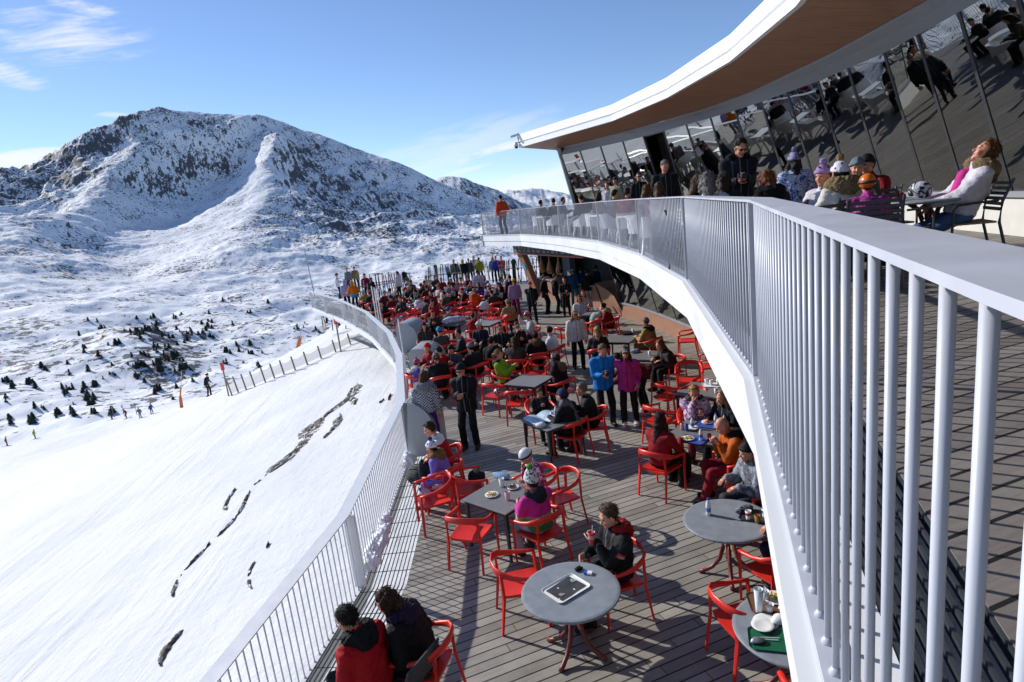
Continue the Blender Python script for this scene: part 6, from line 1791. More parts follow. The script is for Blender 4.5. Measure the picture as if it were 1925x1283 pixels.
EX = [(690, 572, 150, 'ochre', '8a6a20', 'white'), (700, 578, 30, 'navy', '141c34', 'red'), (722, 577, -120, 'burgundy', '5a1220', 'grey'), (737, 572, 10, 'white', 'c4c4cc', 'black'), (748, 575, 175, 'olive', '3c4020', 'white'), (768, 558, 0, 'red', '9a141a', 'white'), (778, 552, 160, 'grey', '50535a', 'red'),
      (790, 574, 80, 'teal', '125a60', 'black'), (792, 562, -20, 'black', '0e0f12', 'red'), (836, 570, 100, 'cream', 'b8b0a0', 'black'), (852, 550, 30, 'navy', '141c34', 'white'), (868, 550, -160, 'scarlet', 'b01a1c', 'black'), (890, 560, 170, 'black', '101114', 'grey'), (915, 566, -60, 'violet', '4a2c6a', 'white'),
      (940, 562, 170, 'grey', '4a4c52', 'blue'), (932, 580, 30, 'brown', '38281c', 'black'), (808, 598, 40, 'grey', '3a3c42', 'black'), (820, 598, 150, 'red', '8a1016', 'navy'), (880, 572, 80, 'charcoal', '1c1e22', 'red'), (960, 556, 120, 'crimson', '9a1024', 'white')]
HC = {'white': 'cacad0', 'red': '9a161c', 'grey': '6a6c72', 'black': '0e0e10', 'blue': '1c4a9a', 'navy': '141c3c'}
NEARBY = ['by the rail pole', 'left of the phoning one', 'beside the maroon jacket', 'before the ski rack', 'at the second ski rack', 'left of the white cap', 'behind the white cap', 'right of the white hooded jacket', 'under the tall snowboard', 'between striped jacket and woman in red', 'at the middle back table', 'behind the navy jacketed man', 'behind the orange jacket', 'right of the orange jacket', 'near the right end table', 'before the right end table', 'in front of the white hooded jacket', 'near the black bag', 'before the orange jacket', 'below the man in red on the snow']
EX += [(900, 700, 40, 'black', '101216', 'grey'), (862, 700, 150, 'grey', '3c3e44', 'black'), (908, 650, 160, 'navy', '151c33', 'white'), (820, 622, 170, 'brown', '3a2a20', 'red'), (842, 618, -40, 'black', '121317', 'blue')]
NEARBY += ['behind the beanie man in sunglasses', 'left of the heaped lime jacket', 'beside the dark red hooded jacket', 'behind the woman in brown pattern', 'behind the bright blue knit hat']
for (px, py, h, cn, cc, hcn), nb in zip(EX, NEARBY):
    sit(px, py, h, f'seated person in {cn} jacket and {hcn} hat {nb}', top=cc, hat=('beanie', HC[hcn]), lean=6 + (px % 17), hands=('table', 'eat', 'lap')[px % 3])
# ------------------------------------------------------------------ far crowd, standing
ST = [
 (672, 586, 35, 'person in orange and sky blue jacket leaning on the far railing', dict(top='d0700f', pat=('bands', '000000', .8, 1.5, ((0, '2a8ab8'), (.28, 'd0700f'))), hat=('hood', 'd0700f'), hands='rail', puffy=.02, lean=14)),
 (656, 583, 20, 'person in lilac jacket beside the orange and blue one', dict(top='a098c0', hat=('hood', 'a098c0'), lean=8)),
 (639, 562, -80, 'person in white jacket at the ski rack on the left', dict(top='c4c6d0', leg='1a1c24', hat=('helmet', '8a2030'), hands='one')),
 (693, 566, 178, 'person in crimson jacket standing behind the ski rack', dict(top='8a1434', leg='16171c', hat=('beanie', '15151a'))),
 (704, 566, 150, 'small person in black beside the crimson jacket', dict(top='101014', leg='101014', tall=1.45, hat=('helmet', '0d0d0f'))),
 (755, 563, 60, 'dark haired person in white top at the snowboard rack', dict(top='c8cad6', leg='17181d', hair=('short', '15100d'), hands='one')),
 (659, 548, 160, 'person in grey jacket at the back of the ski racks', dict(top='5a5e68', hat=('beanie', '8a8c94'))),
 (672, 545, 200, 'person in tan jacket at the back of the ski racks', dict(top='7a6a4c', hat=('helmet', '2c2e34'))),
 (859, 536, 150, 'man in black standing at the left of the far group', dict(top='0f1014', leg='0f1014', hair=('short', '15100d'))),
 (875, 537, 10, 'person in black with yellow hood in the far group', dict(top='0e0e11', leg='0e0e11', hat=('hood', 'b8a820'), puffy=.02)),
 (886, 535, 190, 'person in grey jacket facing the yellow hood', dict(top='3a3c44', hair=('short', '20150f'))),
 (905, 533, -20, 'person in mustard yellow jacket at the right of the far group', dict(top='8a8418', hair=('short', '4a3420'), hands='pocket', puffy=.016)),
 (895, 527, 200, 'person in cream fur hat behind the far group', dict(top='b8b0a4', hat=('hood', 'c8c0b0'))),
 (904, 569, 2, 'man in white shirt with black sleeves standing with back turned', dict(top='b8b4c2', leg='14151a', hair=('short', '17110d'))),
 (931, 531, 175, 'white haired person in grey jacket with ski poles', dict(top='7a7e86', leg='15161a', hair=('long', 'c4bca8'))),
 (937, 531, 165, 'person in royal blue jacket behind the white haired one', dict(top='1a3c9a', leg='15161c', hair=('short', '20150f'))),
 (947, 532, 185, 'man in red jacket and black trousers standing on the snow', dict(top='a00f18', leg='101116', hair=('short', '1a120e'), hands='phone')),
 (966, 588, 20, 'person in charcoal jacket left of the pink skier', dict(top='1e2126', leg='1a1b20', hair=('short', '17110d'))),
 (973, 596, 4, 'skier in mauve jacket, magenta trousers and yellow hat', dict(top='a07898', leg='9a1858', hat=('beanie', 'c8a814'), tall=1.68, puffy=.014)),
 (1004, 609, 172, 'person in black with red and white bobble hat drinking', dict(top='0f1012', leg='0f1012', hat=('beanie', 'a83a44'), hands='mouth', puffy=.016, hem=-.16)),
 (1028, 590, -115, 'man in long dark coat and black cap queueing', dict(top='101418', leg='121418', hat=('cap', '101013'), hem=-.2, hands='pocket')),
 (1048, 590, -98, 'woman in dark jacket with brown fur collar queueing', dict(top='17161a', leg='17161a', hair=('short', '2c2018'), hood=('8a7050', .06), hands='phone')),
 (1061, 578, -30, 'man in grey hooded top at the kiosk counter', dict(top='4a4a48', leg='17181a', hair=('short', '15100d'))),
 (1067, 594, 170, 'boy in black jumper carrying a tray with a red cup', dict(top='0d0d0f', leg='121214', tall=1.62, hair=('short', '5a3a22'), hands='tray')),
 (1082, 577, -24, 'person in teal ski overalls at the kiosk', dict(top='0f4a62', leg='12708a', hat=('beanie', '8a8a8c'))),
 (1097, 574, -12, 'person in blue trousers and red cap at the kiosk', dict(top='14357a', leg='14459a', hat=('cap', '7a1420'))),
 (1109, 581, -14, 'woman in black waistcoat and white trousers at the kiosk', dict(top='101014', leg='b4b0c4', hair=('bun', '2c1c12'), hands='one')),
 (1124, 570, -60, 'person in dark blue jacket in the shade of the slab', dict(top='16203a', leg='1c2430', hair=('short', '17110d'))),
]
rs = {}
for px, py, h, lb, k in ST: rs[lb[:12]] = stand(px, py, h, lb, **k)
p = at(930, 531)
for dx in (-.45, -.38):
    t = thing('ski_pole', 'white ski pole held upright by the white haired skier', 'ski pole', (p[0] + dx, p[1] - .2, 0), 0, 'poles of the white haired skier')
    MB().tube([(0, 0, 0), (0, 0, 1.2)], .012, 5).build('shaft', WPL, t); MB().tube([(0, 0, 1.2), (0, 0, 1.32)], .02, 5).build('grip', BLACK, t); MB().lathe([(.05, .08), (.05, .09)], 8).build('basket', BLACK, t)
r = rs['boy in black']; t_ = tray(r['w']((0, .40, 1.07)), math.degrees(r['h']), 'small dark tray carried by the boy in black', paint('dark_tray', (.04, .04, .045), .4)); cup(r['w']((-.1, .42, 1.08)), 'red cup on the tray carried by the boy', REDCUP)
phone(r=rs['man in red j'], label='dark phone held by the man in the red jacket')

# ------------------------------------------------------------------ ski racks, skis and snowboards on the snow behind
def ski_mesh(L_=1.68, w_=.075):
    mb = MB(); A = []
    for k in range(13):
        u = k / 12; z = u * L_; y = 0.0 if u < .86 else .9 * (u - .86) ** 1.6 * L_ * 1.4
        ww = w_ * (.9 - .9 * u * (1 - u)) * (1 if u < .93 else max(.15, 1 - (u - .93) / .07))
        A.append([(-ww / 2, y, z), (ww / 2, y, z), (ww / 2, y + .012, z), (-ww / 2, y + .012, z)])
    A = np.array(A); mb.grid(A, closed_u=True); mb.add(A[0], [(0, 1, 2, 3)]); mb.add(A[-1], [(3, 2, 1, 0)])
    return mb
SKC = {'white': 'c8cad0', 'black': '141417', 'red': '9a1a22', 'green': '2a7a4a', 'blue': '24559a', 'grey': '6a6e76', 'tan': '8a7048', 'yellow': 'b0981c'}
_sk = {}
def ski(x, y, z, rz, tilt, col, where):
    key = col
    if key not in _sk:
        t = thing('ski', 'x y z w', 'ski', (0, 0, 0)); ski_mesh().build('ski_plank', paint('ski_' + col, lin(SKC[col]), .3, .35, scale=4), t)
        mb = MB(); mb.box((-.03, .012, .62), (.03, .06, .72)); mb.box((-.03, .012, .92), (.03, .075, 1.02)); mb.build('binding', BLACK, t); _sk[key] = t; o = t
    else: o = copy_tree(_sk[key])
    o.location = (x, y, z); o.rotation_euler = (R(tilt), 0, R(rz)); o.name = 'ski'
    tag(o, f'{col} ski standing {where}', 'ski', f'{col} skis {where}')
def rack(x, y, z, rz, L_, label, where, cols, n, seed):
    t = thing('ski_rack', label, 'ski rack', (x, y, z), R(rz))
    MB().tube([(-L_ / 2, 0, .95), (L_ / 2, 0, .95)], .03, 6).build('rail', paint('rack_timber', (.4, .33, .26), .6), t)
    for s2 in (-1, 1):
        for s3 in (-1, 1): MB().tube([(s2 * L_ / 2, s3 * .35, 0), (s2 * L_ / 2, 0, .97)], .03, 6).build('leg', paint('rack_timber', (.4, .33, .26), .6), t)
    rg_ = random.Random(seed)
    for k in range(n):
        u = (-.48 + .96 * (k + rg_.uniform(-.3, .3)) / (n - 1)) * L_; sd_ = rg_.choice((-1, 1))
        q = rotz(R(rz)) @ np.array([u, sd_ * .42, 0]); 
        ski(x + q[0], y + q[1], z, rz + (0 if sd_ < 0 else 180), -20 + rg_.uniform(-3, 3), rg_.choice(cols), where)
p = at(712, 566); rack(p[0], p[1] + .5, 0, 4, 4.2, 'timber ski rack full of skis left of the snowboards', 'in the rack left of the snowboards', ['white', 'green', 'red', 'blue', 'grey', 'tan'], 18, 3)
p = at(752, 560); rack(p[0] - 1.0, p[1] + 1.5, 0, 0, 2.6, 'second timber ski rack reaching to the large snowboard', 'in the rack reaching to the large snowboard', ['white', 'green', 'red', 'black'], 10, 4)
p = at(645, 566); rack(p[0], p[1] + .6, gz(p[0], p[1]) + .0, 8, 3.4, 'ski rack by the far left corner of the railing', 'in the rack by the corner of the railing', ['tan', 'black', 'white', 'red'], 8, 5)
p = at(838, 545); rack(p[0], p[1] + .6, 0, -4, 2.2, 'ski rack between the two leaning snowboards', 'in the rack between the leaning snowboards', ['white', 'grey', 'black', 'tan'], 12, 6)
p = at(892, 534); rack(p[0], p[1] + 1.2, 0, -4, 2.0, 'ski rack behind the standing far group', 'in the rack behind the standing group', ['white', 'black', 'grey'], 8, 8)
p = at(985, 535); rack(p[0] - .1, p[1] + .8, 0, -20, 2.6, 'ski rack beside the kiosk end post', 'in the rack beside the kiosk', ['grey', 'black', 'white', 'tan', 'red'], 18, 7)
def snowboard(px, py, rz, tilt, label, cols, roll=0, L_=1.58, dy=0):
    p = at(px, py); t = thing('snowboard', label, 'snowboard', (p[0], p[1] + dy, max(0, gz(p[0], p[1] + dy)))); t.rotation_euler = (R(tilt), R(roll), R(rz))
    mb = MB(); A = []; n = 22
    for k in range(n + 1):
        u = k / n; z = u * L_; e = min(u, 1 - u)
        w_ = .27 * (1 - .12 * math.sin(PI * u)) * (math.sqrt(max(0.02, 1 - (1 - min(1, e / .09)) ** 2)))
        y = .25 * max(0, .1 - e) ** 1.3 * 4
        A.append([(-w_ / 2, y, z), (w_ / 2, y, z), (w_ / 2, y + .014, z), (-w_ / 2, y + .014, z)])
    mb.grid(np.array(A), closed_u=True)
    m = cloth(cols[0], ('bands', '000000', 0, L_, tuple((i / len(cols), c) for i, c in enumerate(cols))), rough=.35)
    mb.build('deck', m, t)
    for zz in (.48, 1.08):
        mb = MB(); mb.box((-.11, -.05, zz - .1), (.11, 0, zz + .1)); mb.tube([(-.1, -.03, zz), (-.08, -.16, zz), (.08, -.16, zz), (.1, -.03, zz)], .025, 6); mb.build('binding', BLACK, t)
snowboard(779, 556, 20, -16, 'large black and yellow snowboard leaning right of the ski rack', ['141416', 'b0a81c', '8a8418', '141416'], roll=-14, L_=1.66)
snowboard(770, 556, 5, -16, 'dark grey snowboard leaning behind the black and yellow one', ['2a2c30', '3a3c40'], roll=-8)
snowboard(823, 541, 10, -14, 'green, orange and blue snowboard standing upright', ['1c4a8a', 'b8801c', '1f6a40', '1f6a40'], roll=2)
snowboard(852, 546, 0, -18, 'black snowboard with pale blue tail leaning in the middle', ['4a8ab0', '1a1c20', '1a1c20', '7a7e84'], roll=-10)
snowboard(968, 534, 0, -12, 'dark green snowboard left of the kiosk ski rack', ['123a26', '174a30'], roll=3)
p = at(621, 540); t = thing('flag_pole', 'tall thin bare pole rising behind the railing corner', 'pole', (p[0], p[1] - 4.5, -.3)); MB().tube([(0, 0, 0), (-.15, 0, 3.9)], [.045, .03], 8).build('pole', GALV, t); MB().lathe([(.15, 0), (.15, .05), (.05, .08)], 10).build('foot', GALV, t)
# trodden snow edge behind the terrace is part of the terrain
# ------------------------------------------------------------------ upper terrace
stand(949, 441, 25, 'man in orange jacket and black cap standing at the far tip of the upper terrace', z=ZU, top='c84014', leg='2c2d30', hat=('beanie', '0f0f11'), hair=('short', '15100d'), hands='pocket', puffy=.014, tall=1.76)
def up(px, py, h, label, k, sitting=True, chair='white', tall=1.72):
    f = stand_top(px, py, h, label, ZU, tall, sitting, **({'chair': chair} if sitting else {}), **k); return f
def upd(px, D, h, label, k, sitting=True, chair='white'):
    """by column and distance on the upper floor"""
    d = ray(px, 400); a = math.atan2(d[0], d[1]); u = np.array([math.sin(a), math.cos(a)])
    for i in range(1, len(UB) - 1):          # keep clear of the railing
        p_, q_ = UB[i], UB[i + 1]
        den = u[0] * (q_ - p_)[1] - u[1] * (q_ - p_)[0]
        if abs(den) < 1e-9: continue
        t_ = (p_[0] * (q_ - p_)[1] - p_[1] * (q_ - p_)[0]) / den; s_ = (p_[0] * u[1] - p_[1] * u[0]) / den
        if 0 <= s_ <= 1 and t_ > 0: D = max(D, t_ + (2.0 if sitting else 1.2))
    xy = u * D
    return sit(0, 0, h, label, chair=chair, z=ZU, xy=xy, **k) if sitting else stand(0, 0, h, label, z=ZU, xy=xy, **k)
upd(1016, 25.5, -40, 'dark haired woman in grey seated at the first white table', dict(top='3a3a3e', hair=('short', '15100d'), lean=6))
upd(1044, 24.0, 20, 'person in black seated beside the first white table', dict(top='141417', hair=('short', '1a120e'), lean=8)); upd(1056, 24.6, -110, 'person in dark grey facing the black seated one', dict(top='2c2d32', hair=('short', '2a1c12'), lean=8))
upd(1098, 20.5, 20, 'person in charcoal fleece seated by the railing posts', dict(top='1f2126', hair=('short', '15100d'))); upd(1122, 19.6, -60, 'person in brown jacket seated behind the railing', dict(top='4a3a2c', hair=('bob', '2c1c12')))
upd(1150, 17.2, -70, 'person with black hair seated below the beige capped man', dict(top='23242a', hair=('short', '120d0b'))); upd(1180, 16.2, -20, 'person in red jacket seated behind the railing balusters', dict(top='9a1820', hair=('short', '2c2018')))
upd(1210, 13.6, -60, 'person in mauve jacket seated behind the railing', dict(top='8a7088', hair=('bob', '5a3c22'))); upd(1238, 11.8, -30, 'person in pink ski jacket seated behind the balusters', dict(top='b88aa0', hair=('bob', '4a3420')))
white_table(*upd.__globals__['np'].array([ray(1028, 400)[0], ray(1028, 400)[1]]) / math.hypot(ray(1028, 400)[0], ray(1028, 400)[1]) * 25.0, 20, 'white plastic table nearest the orange jacketed man', ZU)
for px, D, lb in ((1088, 22, 'white plastic table beside the charcoal fleece'), (1136, 18.4, 'white plastic table before the brown jacket'), (1196, 15, 'white plastic table beside the red jacket')):
    d = ray(px, 400); q = np.array([d[0], d[1]]) / math.hypot(d[0], d[1]) * D; white_table(q[0], q[1], 15, lb, ZU)
for px, D, h, lb in ((1075, 23, 60, 'empty white plastic chair behind the second railing post'), (1112, 21.2, 120, 'empty white plastic chair by the charcoal fleece'), (1165, 17.8, -30, 'empty white plastic chair by the red jacket')):
    d = ray(px, 400); q = np.array([d[0], d[1]]) / math.hypot(d[0], d[1]) * D; lounge_chair(q[0], q[1], h, lb, ZU)
upd(1146, 24.0, 150, 'woman in short white jacket standing near the far windows', dict(top='cfcdd0', leg='1a1a1e', hair=('bun', '17100d'), tall=1.66), False); upd(1163, 23.0, 130, 'man in beige jacket and dark flat cap by the far windows', dict(top='8a8474', leg='2a2b30', hat=('cap', '1a1a1c'), hair=('short', '4a4038'), tall=1.8), False)
upd(1205, 21.5, 170, 'man in black with sunglasses beside the dark doorway', dict(top='0f0f12', leg='111114', hair=('short', '3a2a1c'), glasses=True, tall=1.8), False)
upd(1253, 14.4, 176, 'grey haired man in black jacket looking down', dict(top='0e0f12', leg='14151a', hair=('short', '6a665f'), head=(0, 22), tall=1.8, hem=-.14, wide=1.14), False)
upd(1300, 9.4, -75, 'brown haired woman in black seated at the rail', dict(top='121215', hair=('bob', '4a3020'), hands='table'), True, 'slat')
upd(1335, 8.3, -10, 'grey haired person in pale jacket seated at the rail', dict(top='b4bac6', hair=('bob', '6e6c68'), puffy=.016), True, 'slat')
r = upd(1390, 10.4, 172, 'man in navy parka and sunglasses looking at his camera', dict(top='12151f', leg='14161c', hair=('short', '20160f'), glasses=True, hands='camera', head=(14, 24), puffy=.016, hood=('101116', .06), tall=1.8, hem=-.16, wide=1.14), False)
camera_prop(r, 'black compact camera in the hands of the man in the navy parka')
upd(1456, 8.0, 10, 'auburn haired woman in black fur collared coat', dict(top='0c0c0e', hair=('bob', '6a3a1c'), hood=('0b0b0c', .08), hands='table', puffy=.014, tall=1.6), True, 'slat')
upd(1496, 9.6, -12, 'child in white floral ski jacket and lilac hat standing with back turned', dict(top='c2c6d6', pat=('swirl', '3a5a9a', 9), leg='b8bcc8', hat=('beanie', '8a84a8', '8a84a8'), hair=('long', '1a120e'), tall=1.46, hem=-.12, puffy=.014), False)
upd(1560, 8.2, 120, 'child with lilac pompom hat in white coat', dict(top='cfcad4', hat=('beanie', '9a80b0', 'a890c0'), puffy=.016, tall=1.55), True, 'slat')
upd(1591, 7.8, 0, 'person in cream coat with huge fur hood and white hat seen from behind', dict(top='c8c2ba', hat=('beanie', 'd8d4dc', '9a7a54'), hood=('8a7858', .10), hands='table', puffy=.016, tall=1.58), True, 'slat')
upd(1611, 9.6, 150, 'person in grey ribbed hat and olive jacket by the glass', dict(top='4a4c44', hat=('beanie', '6a7480'), hair=('short', '2c2018'), tall=1.66), True, 'slat')
upd(1640, 9.9, 120, 'person in black hat and red jacket by the glass', dict(top='8a1a1c', hat=('beanie', '111113')), True, 'slat')
upd(1634, 7.1, -20, 'child in orange striped helmet and purple floral jacket', dict(top='7a2a70', pat=('swirl', 'c04a90', 10), leg='121214', hat=('helmet', 'd0680f'), hands='table', puffy=.016, tall=1.26), True, 'slat')
r = upd(1808, 8.5, 70, 'woman in white jacket and pink top leaning back asleep in the sun', dict(top='ccc8d0', leg='4a6488', hair=('long', '5a3416'), hood=('8a7456', .085), hands='lap', lean=-16, head=(0, -24), puffy=.014, legs='out', boots='1a1a1c', hem=.02), True, None)
o_ = r['o']; slat_chair(r['p'][0] + .06, r['p'][1] - .0, 70, 'dark slatted chair with teak seat holding the sleeping woman', ZU, None, TEAK, 'dark slatted chairs')
V, Fq = surfnet(lambda P: sminv(rcone(P, r['chest'] + r['Rl'] @ np.array([0, .115, -.2]), r['chest'] + r['Rl'] @ np.array([0, .112, .06]), .085, .075), rcone(P, r['neckb'] - r['spine'] * .02, r['neckb'] + r['spine'] * .05, .078, .075), .04), r['chest'] - .3, r['chest'] + .35, .014)
MB().add(V, Fq).build('pink_top', cloth('c02a84'), o_, smooth=True)
d = ray(1745, 400); q = np.array([d[0], d[1]]) / math.hypot(d[0], d[1]) * 8.7
round_table(q[0], q[1], 20, 'round table with goggles in front of the sleeping woman', ZU, .55)
helmet_prop((q[0] - .18, q[1] - .12, ZU + .744), 50, 'black and white ski helmet on the round table before the sleeping woman', 'b8bcc6')
crumple((q[0] - .32, q[1] + .05, ZU + .744), (.16, .14, .1), 'red glove on the round table before the sleeping woman', cloth('9a1420'), 'glove', 'glove', 0, 91)
crumple((q[0] + .2, q[1] - .05, ZU + .744), (.3, .2, .03), 'flat map folded on the round table before the sleeping woman', paint('pale_map', (.6, .62, .64), .6), 'map', 'map', 0, 92)
helmet_prop((r['p'][0] + .1, r['p'][1] - .1, ZU), 30, 'white and orange helmet on the floor under the sleeping woman\'s chair', 'b89a90')
d = ray(1690, 400); q = np.array([d[0], d[1]]) / math.hypot(d[0], d[1]) * 8.2; slat_chair(q[0], q[1], -70, 'empty dark slatted chair side on at the round table', ZU, None, None, 'dark slatted chairs')
d = ray(1570, 400); q = np.array([d[0], d[1]]) / math.hypot(d[0], d[1]) * 7.2; round_table(q[0], q[1] + .6, 0, 'round table of the fur hooded family', ZU, .5)
d = ray(1516, 400); q = np.array([d[0], d[1]]) / math.hypot(d[0], d[1]) * 7.0; slat_chair(q[0], q[1], 10, 'dark slatted chair with sunlit bars left of the fur hood', ZU, None, None, 'dark slatted chairs')
d = ray(1668, 400); q = np.array([d[0], d[1]]) / math.hypot(d[0], d[1]) * 9.2; slat_chair(q[0], q[1], 170, 'dark slatted chair behind the orange helmeted child', ZU, None, None, 'dark slatted chairs')
for px, D, h, lb in ((1415, 10.5, 20, 'brown haired person seated behind the navy parka'), (1360, 9.6, -30, 'person in dark jacket seated behind the grey haired one')):
    upd(px, D, h, lb, dict(top='191a1f', hair=('bob', '2a1c14')), True, 'slat')
# ------------------------------------------------------------------ the slope: fence, lances, skiers, rocks, trees
FP = [(437, 744), (449, 738), (464, 733), (480, 727), (500, 719), (517, 711), (535, 704), (556, 696), (579, 686), (605, 674), (632, 662), (660, 648), (690, 636)]
FQ = [onground(*p) for p in FP]
FQ = [p for p in FQ if p is not None]
NETM, nt, N, L, b = newmat('snow_netting')
tc = nd(nt, 'ShaderNodeTexCoord'); ck = nd(nt, 'ShaderNodeTexBrick'); ck.inputs['Scale'].default_value = 6.0; ck.inputs['Mortar Size'].default_value = 0.012; ck.offset = 0
L.new(tc.outputs['UV'], ck.inputs['Vector'])
tr = nd(nt, 'ShaderNodeBsdfTransparent'); mx = nd(nt, 'ShaderNodeMixShader'); mx.inputs[0].default_value = .62
b.inputs['Base Color'].default_value = (.5, .48, .46, 1)
L.new(tr.outputs[0], mx.inputs[2]); L.new(b.outputs[0], mx.inputs[1]); L.new(mx.outputs[0], N['Material Output'].inputs['Surface'])
PW = paint('fence_post', (.24, .19, .14), .7, .2)
c0 = np.array([*FQ[0][:2], gz(*FQ[0][:2])])
t = thing('snow_fence', 'long snow fence of leaning posts and netting along the crest of the bank', 'fence', c0)
prev = None
for _i, p in enumerate(FQ):
    b0 = np.array([p[0], p[1], gz(p[0], p[1])]) - c0; tp = b0 + np.array((-.14, -.05, 1.0)) * (1.02 - .42 * _i / len(FQ))
    MB().tube([b0 - (0, 0, .2), tp], .045, 5).build('post', PW, t)
    if prev is not None:
        n = 8; A = np.array([[prev[0] * (1 - k / n) + b0 * (k / n) + (0, 0, .12), (prev[1] * (1 - k / n) + tp * (k / n)) - (0, 0, .12 + .12 * math.sin(PI * k / n))] for k in range(n + 1)])
        MB().grid(A).build('netting', NETM, t)
    prev = (b0, tp)
def lance(px, py, label, hh, D=None):
    p = onground(px, py) if D is None else dist(px, py, D); z = gz(p[0], p[1])
    t = thing('snow_lance', label, 'snow lance', (p[0], p[1], z), 0, 'orange padded snow making lances')
    OR = paint('orange_pad', (.62, .16, .05), .6, .1)
    k = hh
    MB().tube([(-.05 * k, 0, 0), (-.02 * k, 0, .30 * k)], [.045 * k, .038 * k], 8).build('base_pad', OR, t)
    MB().tube([(-.02 * k, 0, .30 * k), (.055 * k, 0, .56 * k)], [.022 * k, .018 * k], 8).build('sleeve_pad', OR, t)
    MB().tube([(.055 * k, 0, .56 * k), (.17 * k, 0, 1.0 * k)], [.009 * k, .006 * k], 6).build('lance_tube', paint('lance_grey', (.45, .5, .58), .4), t)
lance(345, 766, 'orange padded snow lance standing on the piste near the skiers', 5.0)
p = dist(556, 700, 70); z = gz(p[0], p[1]); t = thing('snow_lance', 'tall orange padded snow lance rising behind the fence', 'snow lance', (p[0], p[1], z), 0, 'orange padded snow making lances')
T0, T1, T2 = at(0, 0, 0), None, None
d0, d1, d2 = dist(553, 684, 70), dist(564, 636, 70), dist(568, 616, 70); o_ = np.array([p[0], p[1], z])
MB().tube([(0, 0, 0), d0 - o_], .1, 8).build('mast', GALV, t); MB().tube([d0 - o_, d1 - o_], [.26, .2], 8).build('sleeve_pad', paint('orange_pad', (.62, .16, .05), .6, .1), t); MB().tube([d1 - o_, d2 - o_], [.06, .045], 6).build('lance_tube', paint('lance_grey', (.45, .5, .58), .4), t)
SK = [(212, 789, 'skier in dark blue nearest the left of the distant four', '2a3450', '2a2c34'), (239, 787, 'skier in maroon second among the distant four', '5a1a34', '3a1a2a'), (265, 786, 'skier in grey leaning into a turn', '6a6a78', '2c2c34'), (286, 779, 'skier in royal blue right of the distant four', '24459a', '24356a'),
      (393, 745, 'skier in black with raised arm by the fence line', '14161a', '14161a'), (13, 839, 'skier in red at the far left edge of the slope', 'a01a24', '5a1a20'), (66, 826, 'skier in lime green by the left edge of the slope', '8ab03a', '5a7a2a')]
for k, (px, py, lb, a, b_) in enumerate(SK):
    p = onground(px, py)
    if p is None: continue
    r = person(p[0], p[1], gz(p[0], p[1]) + .02, 120 + 37 * k, lb, top=a, leg=b_, hat=('helmet', '2a2c30'), hands='ski', lean=18, res=.06, feet=((-.12, .1, .06), (.12, 0, .06)))
    for sx in (-1, 1):
        o = copy_tree(_sk['black']); o.location = (p[0], p[1], gz(p[0], p[1]) + .02); hd = R(120 + 37 * k)
        q = rotz(hd) @ np.array([sx * .12, -.75, .03]); o.location = (p[0] + q[0], p[1] + q[1], gz(p[0], p[1]) + .05)
        o.rotation_euler = (R(-90), 0, hd); o.name = 'ski'; tag(o, 'ski worn by the ' + lb, 'ski', 'skis of the ' + lb)
# marker poles along the piste edge
for px, py, lb in ((430, 745, 'red topped marker pole at the near end of the snow fence'), (215, 786, 'thin marker pole above the distant four skiers, leftmost of three'), (234, 784, 'thin marker pole above the distant four skiers, middle of three'), (258, 781, 'thin marker pole above the distant four skiers, rightmost of three'), (641, 662, 'red marker beside the snow fence near the terrace')):
    p = onground(px, py)
    if p is None: continue
    t = thing('marker_pole', lb, 'marker', (p[0], p[1], gz(p[0], p[1]))); MB().tube([(0, 0, 0), (0, 0, 2.0)], .045, 5).build('pole', PW, t)
    MB().tube([(0, 0, 1.6), (0, 0, 2.05)], .11, 6).build('red_sleeve' if 'red' in lb else 'sleeve', paint('marker_red', (.6, .06, .05), .5) if 'red' in lb else PW, t)
# bare rock breaking through the bank
def rockstrip(name_, pts, wpx, label, seed, n=26, hgt=.075):
    rg_ = np.random.default_rng(seed)
    Q = np.array([onground(*p) for p in pts])
    P = resample(Q[:, :2], .11)
    dv = np.gradient(P, axis=0); dv /= np.linalg.norm(dv, axis=1)[:, None]; nv = np.stack([-dv[:, 1], dv[:, 0]], 1)
    k = len(P); m = 23; V = []
    s_ = np.arange(k) * .11
    wv = 1.0 * wpx * (.12 + .95 * np.abs(perlin(s_ * .55 + seed, s_ * 0 + 3.3))) * np.minimum(1, np.minimum(np.arange(k), k - 1 - np.arange(k)) / 4 + .05)
    off = .5 * perlin(s_ * .4 + 9 + seed, s_ * 0)
    X = P[:, None] + nv[:, None] * (np.linspace(-1, 1, m)[None, :, None] * wv[:, None, None] + off[:, None, None])
    X = X + (rg_.random(X.shape) - .5) * .04
    Z, _ = terrain(X[..., 0], X[..., 1])
    prof = 1 - np.abs(np.linspace(-1, 1, m)) ** 1.5
    hz = 1.5 * fbm(X[..., 0] * 1.3 + seed, X[..., 1] * 1.3 + seed, 4) + 1.1 * fbm(X[..., 0] * 4.6, X[..., 1] * 4.6 + seed, 4, True) - .25
    Z = Z - .03 + prof[None] * hgt * 1.0 * np.clip(.16 + hz, -.6, 1.3)
    o = MB().grid(np.concatenate([X, Z[..., None]], -1)).build('rock_outcrop', ROCK, None)
    return tag(o, label, 'rock')
ROCK, nt, N, L, b = newmat('bare_rock')
tc = nd(nt, 'ShaderNodeTexCoord'); nz = nd(nt, 'ShaderNodeTexNoise'); nz.inputs['Scale'].default_value = 5; nz.inputs['Detail'].default_value = 8; L.new(tc.outputs['Object'], nz.inputs['Vector'])
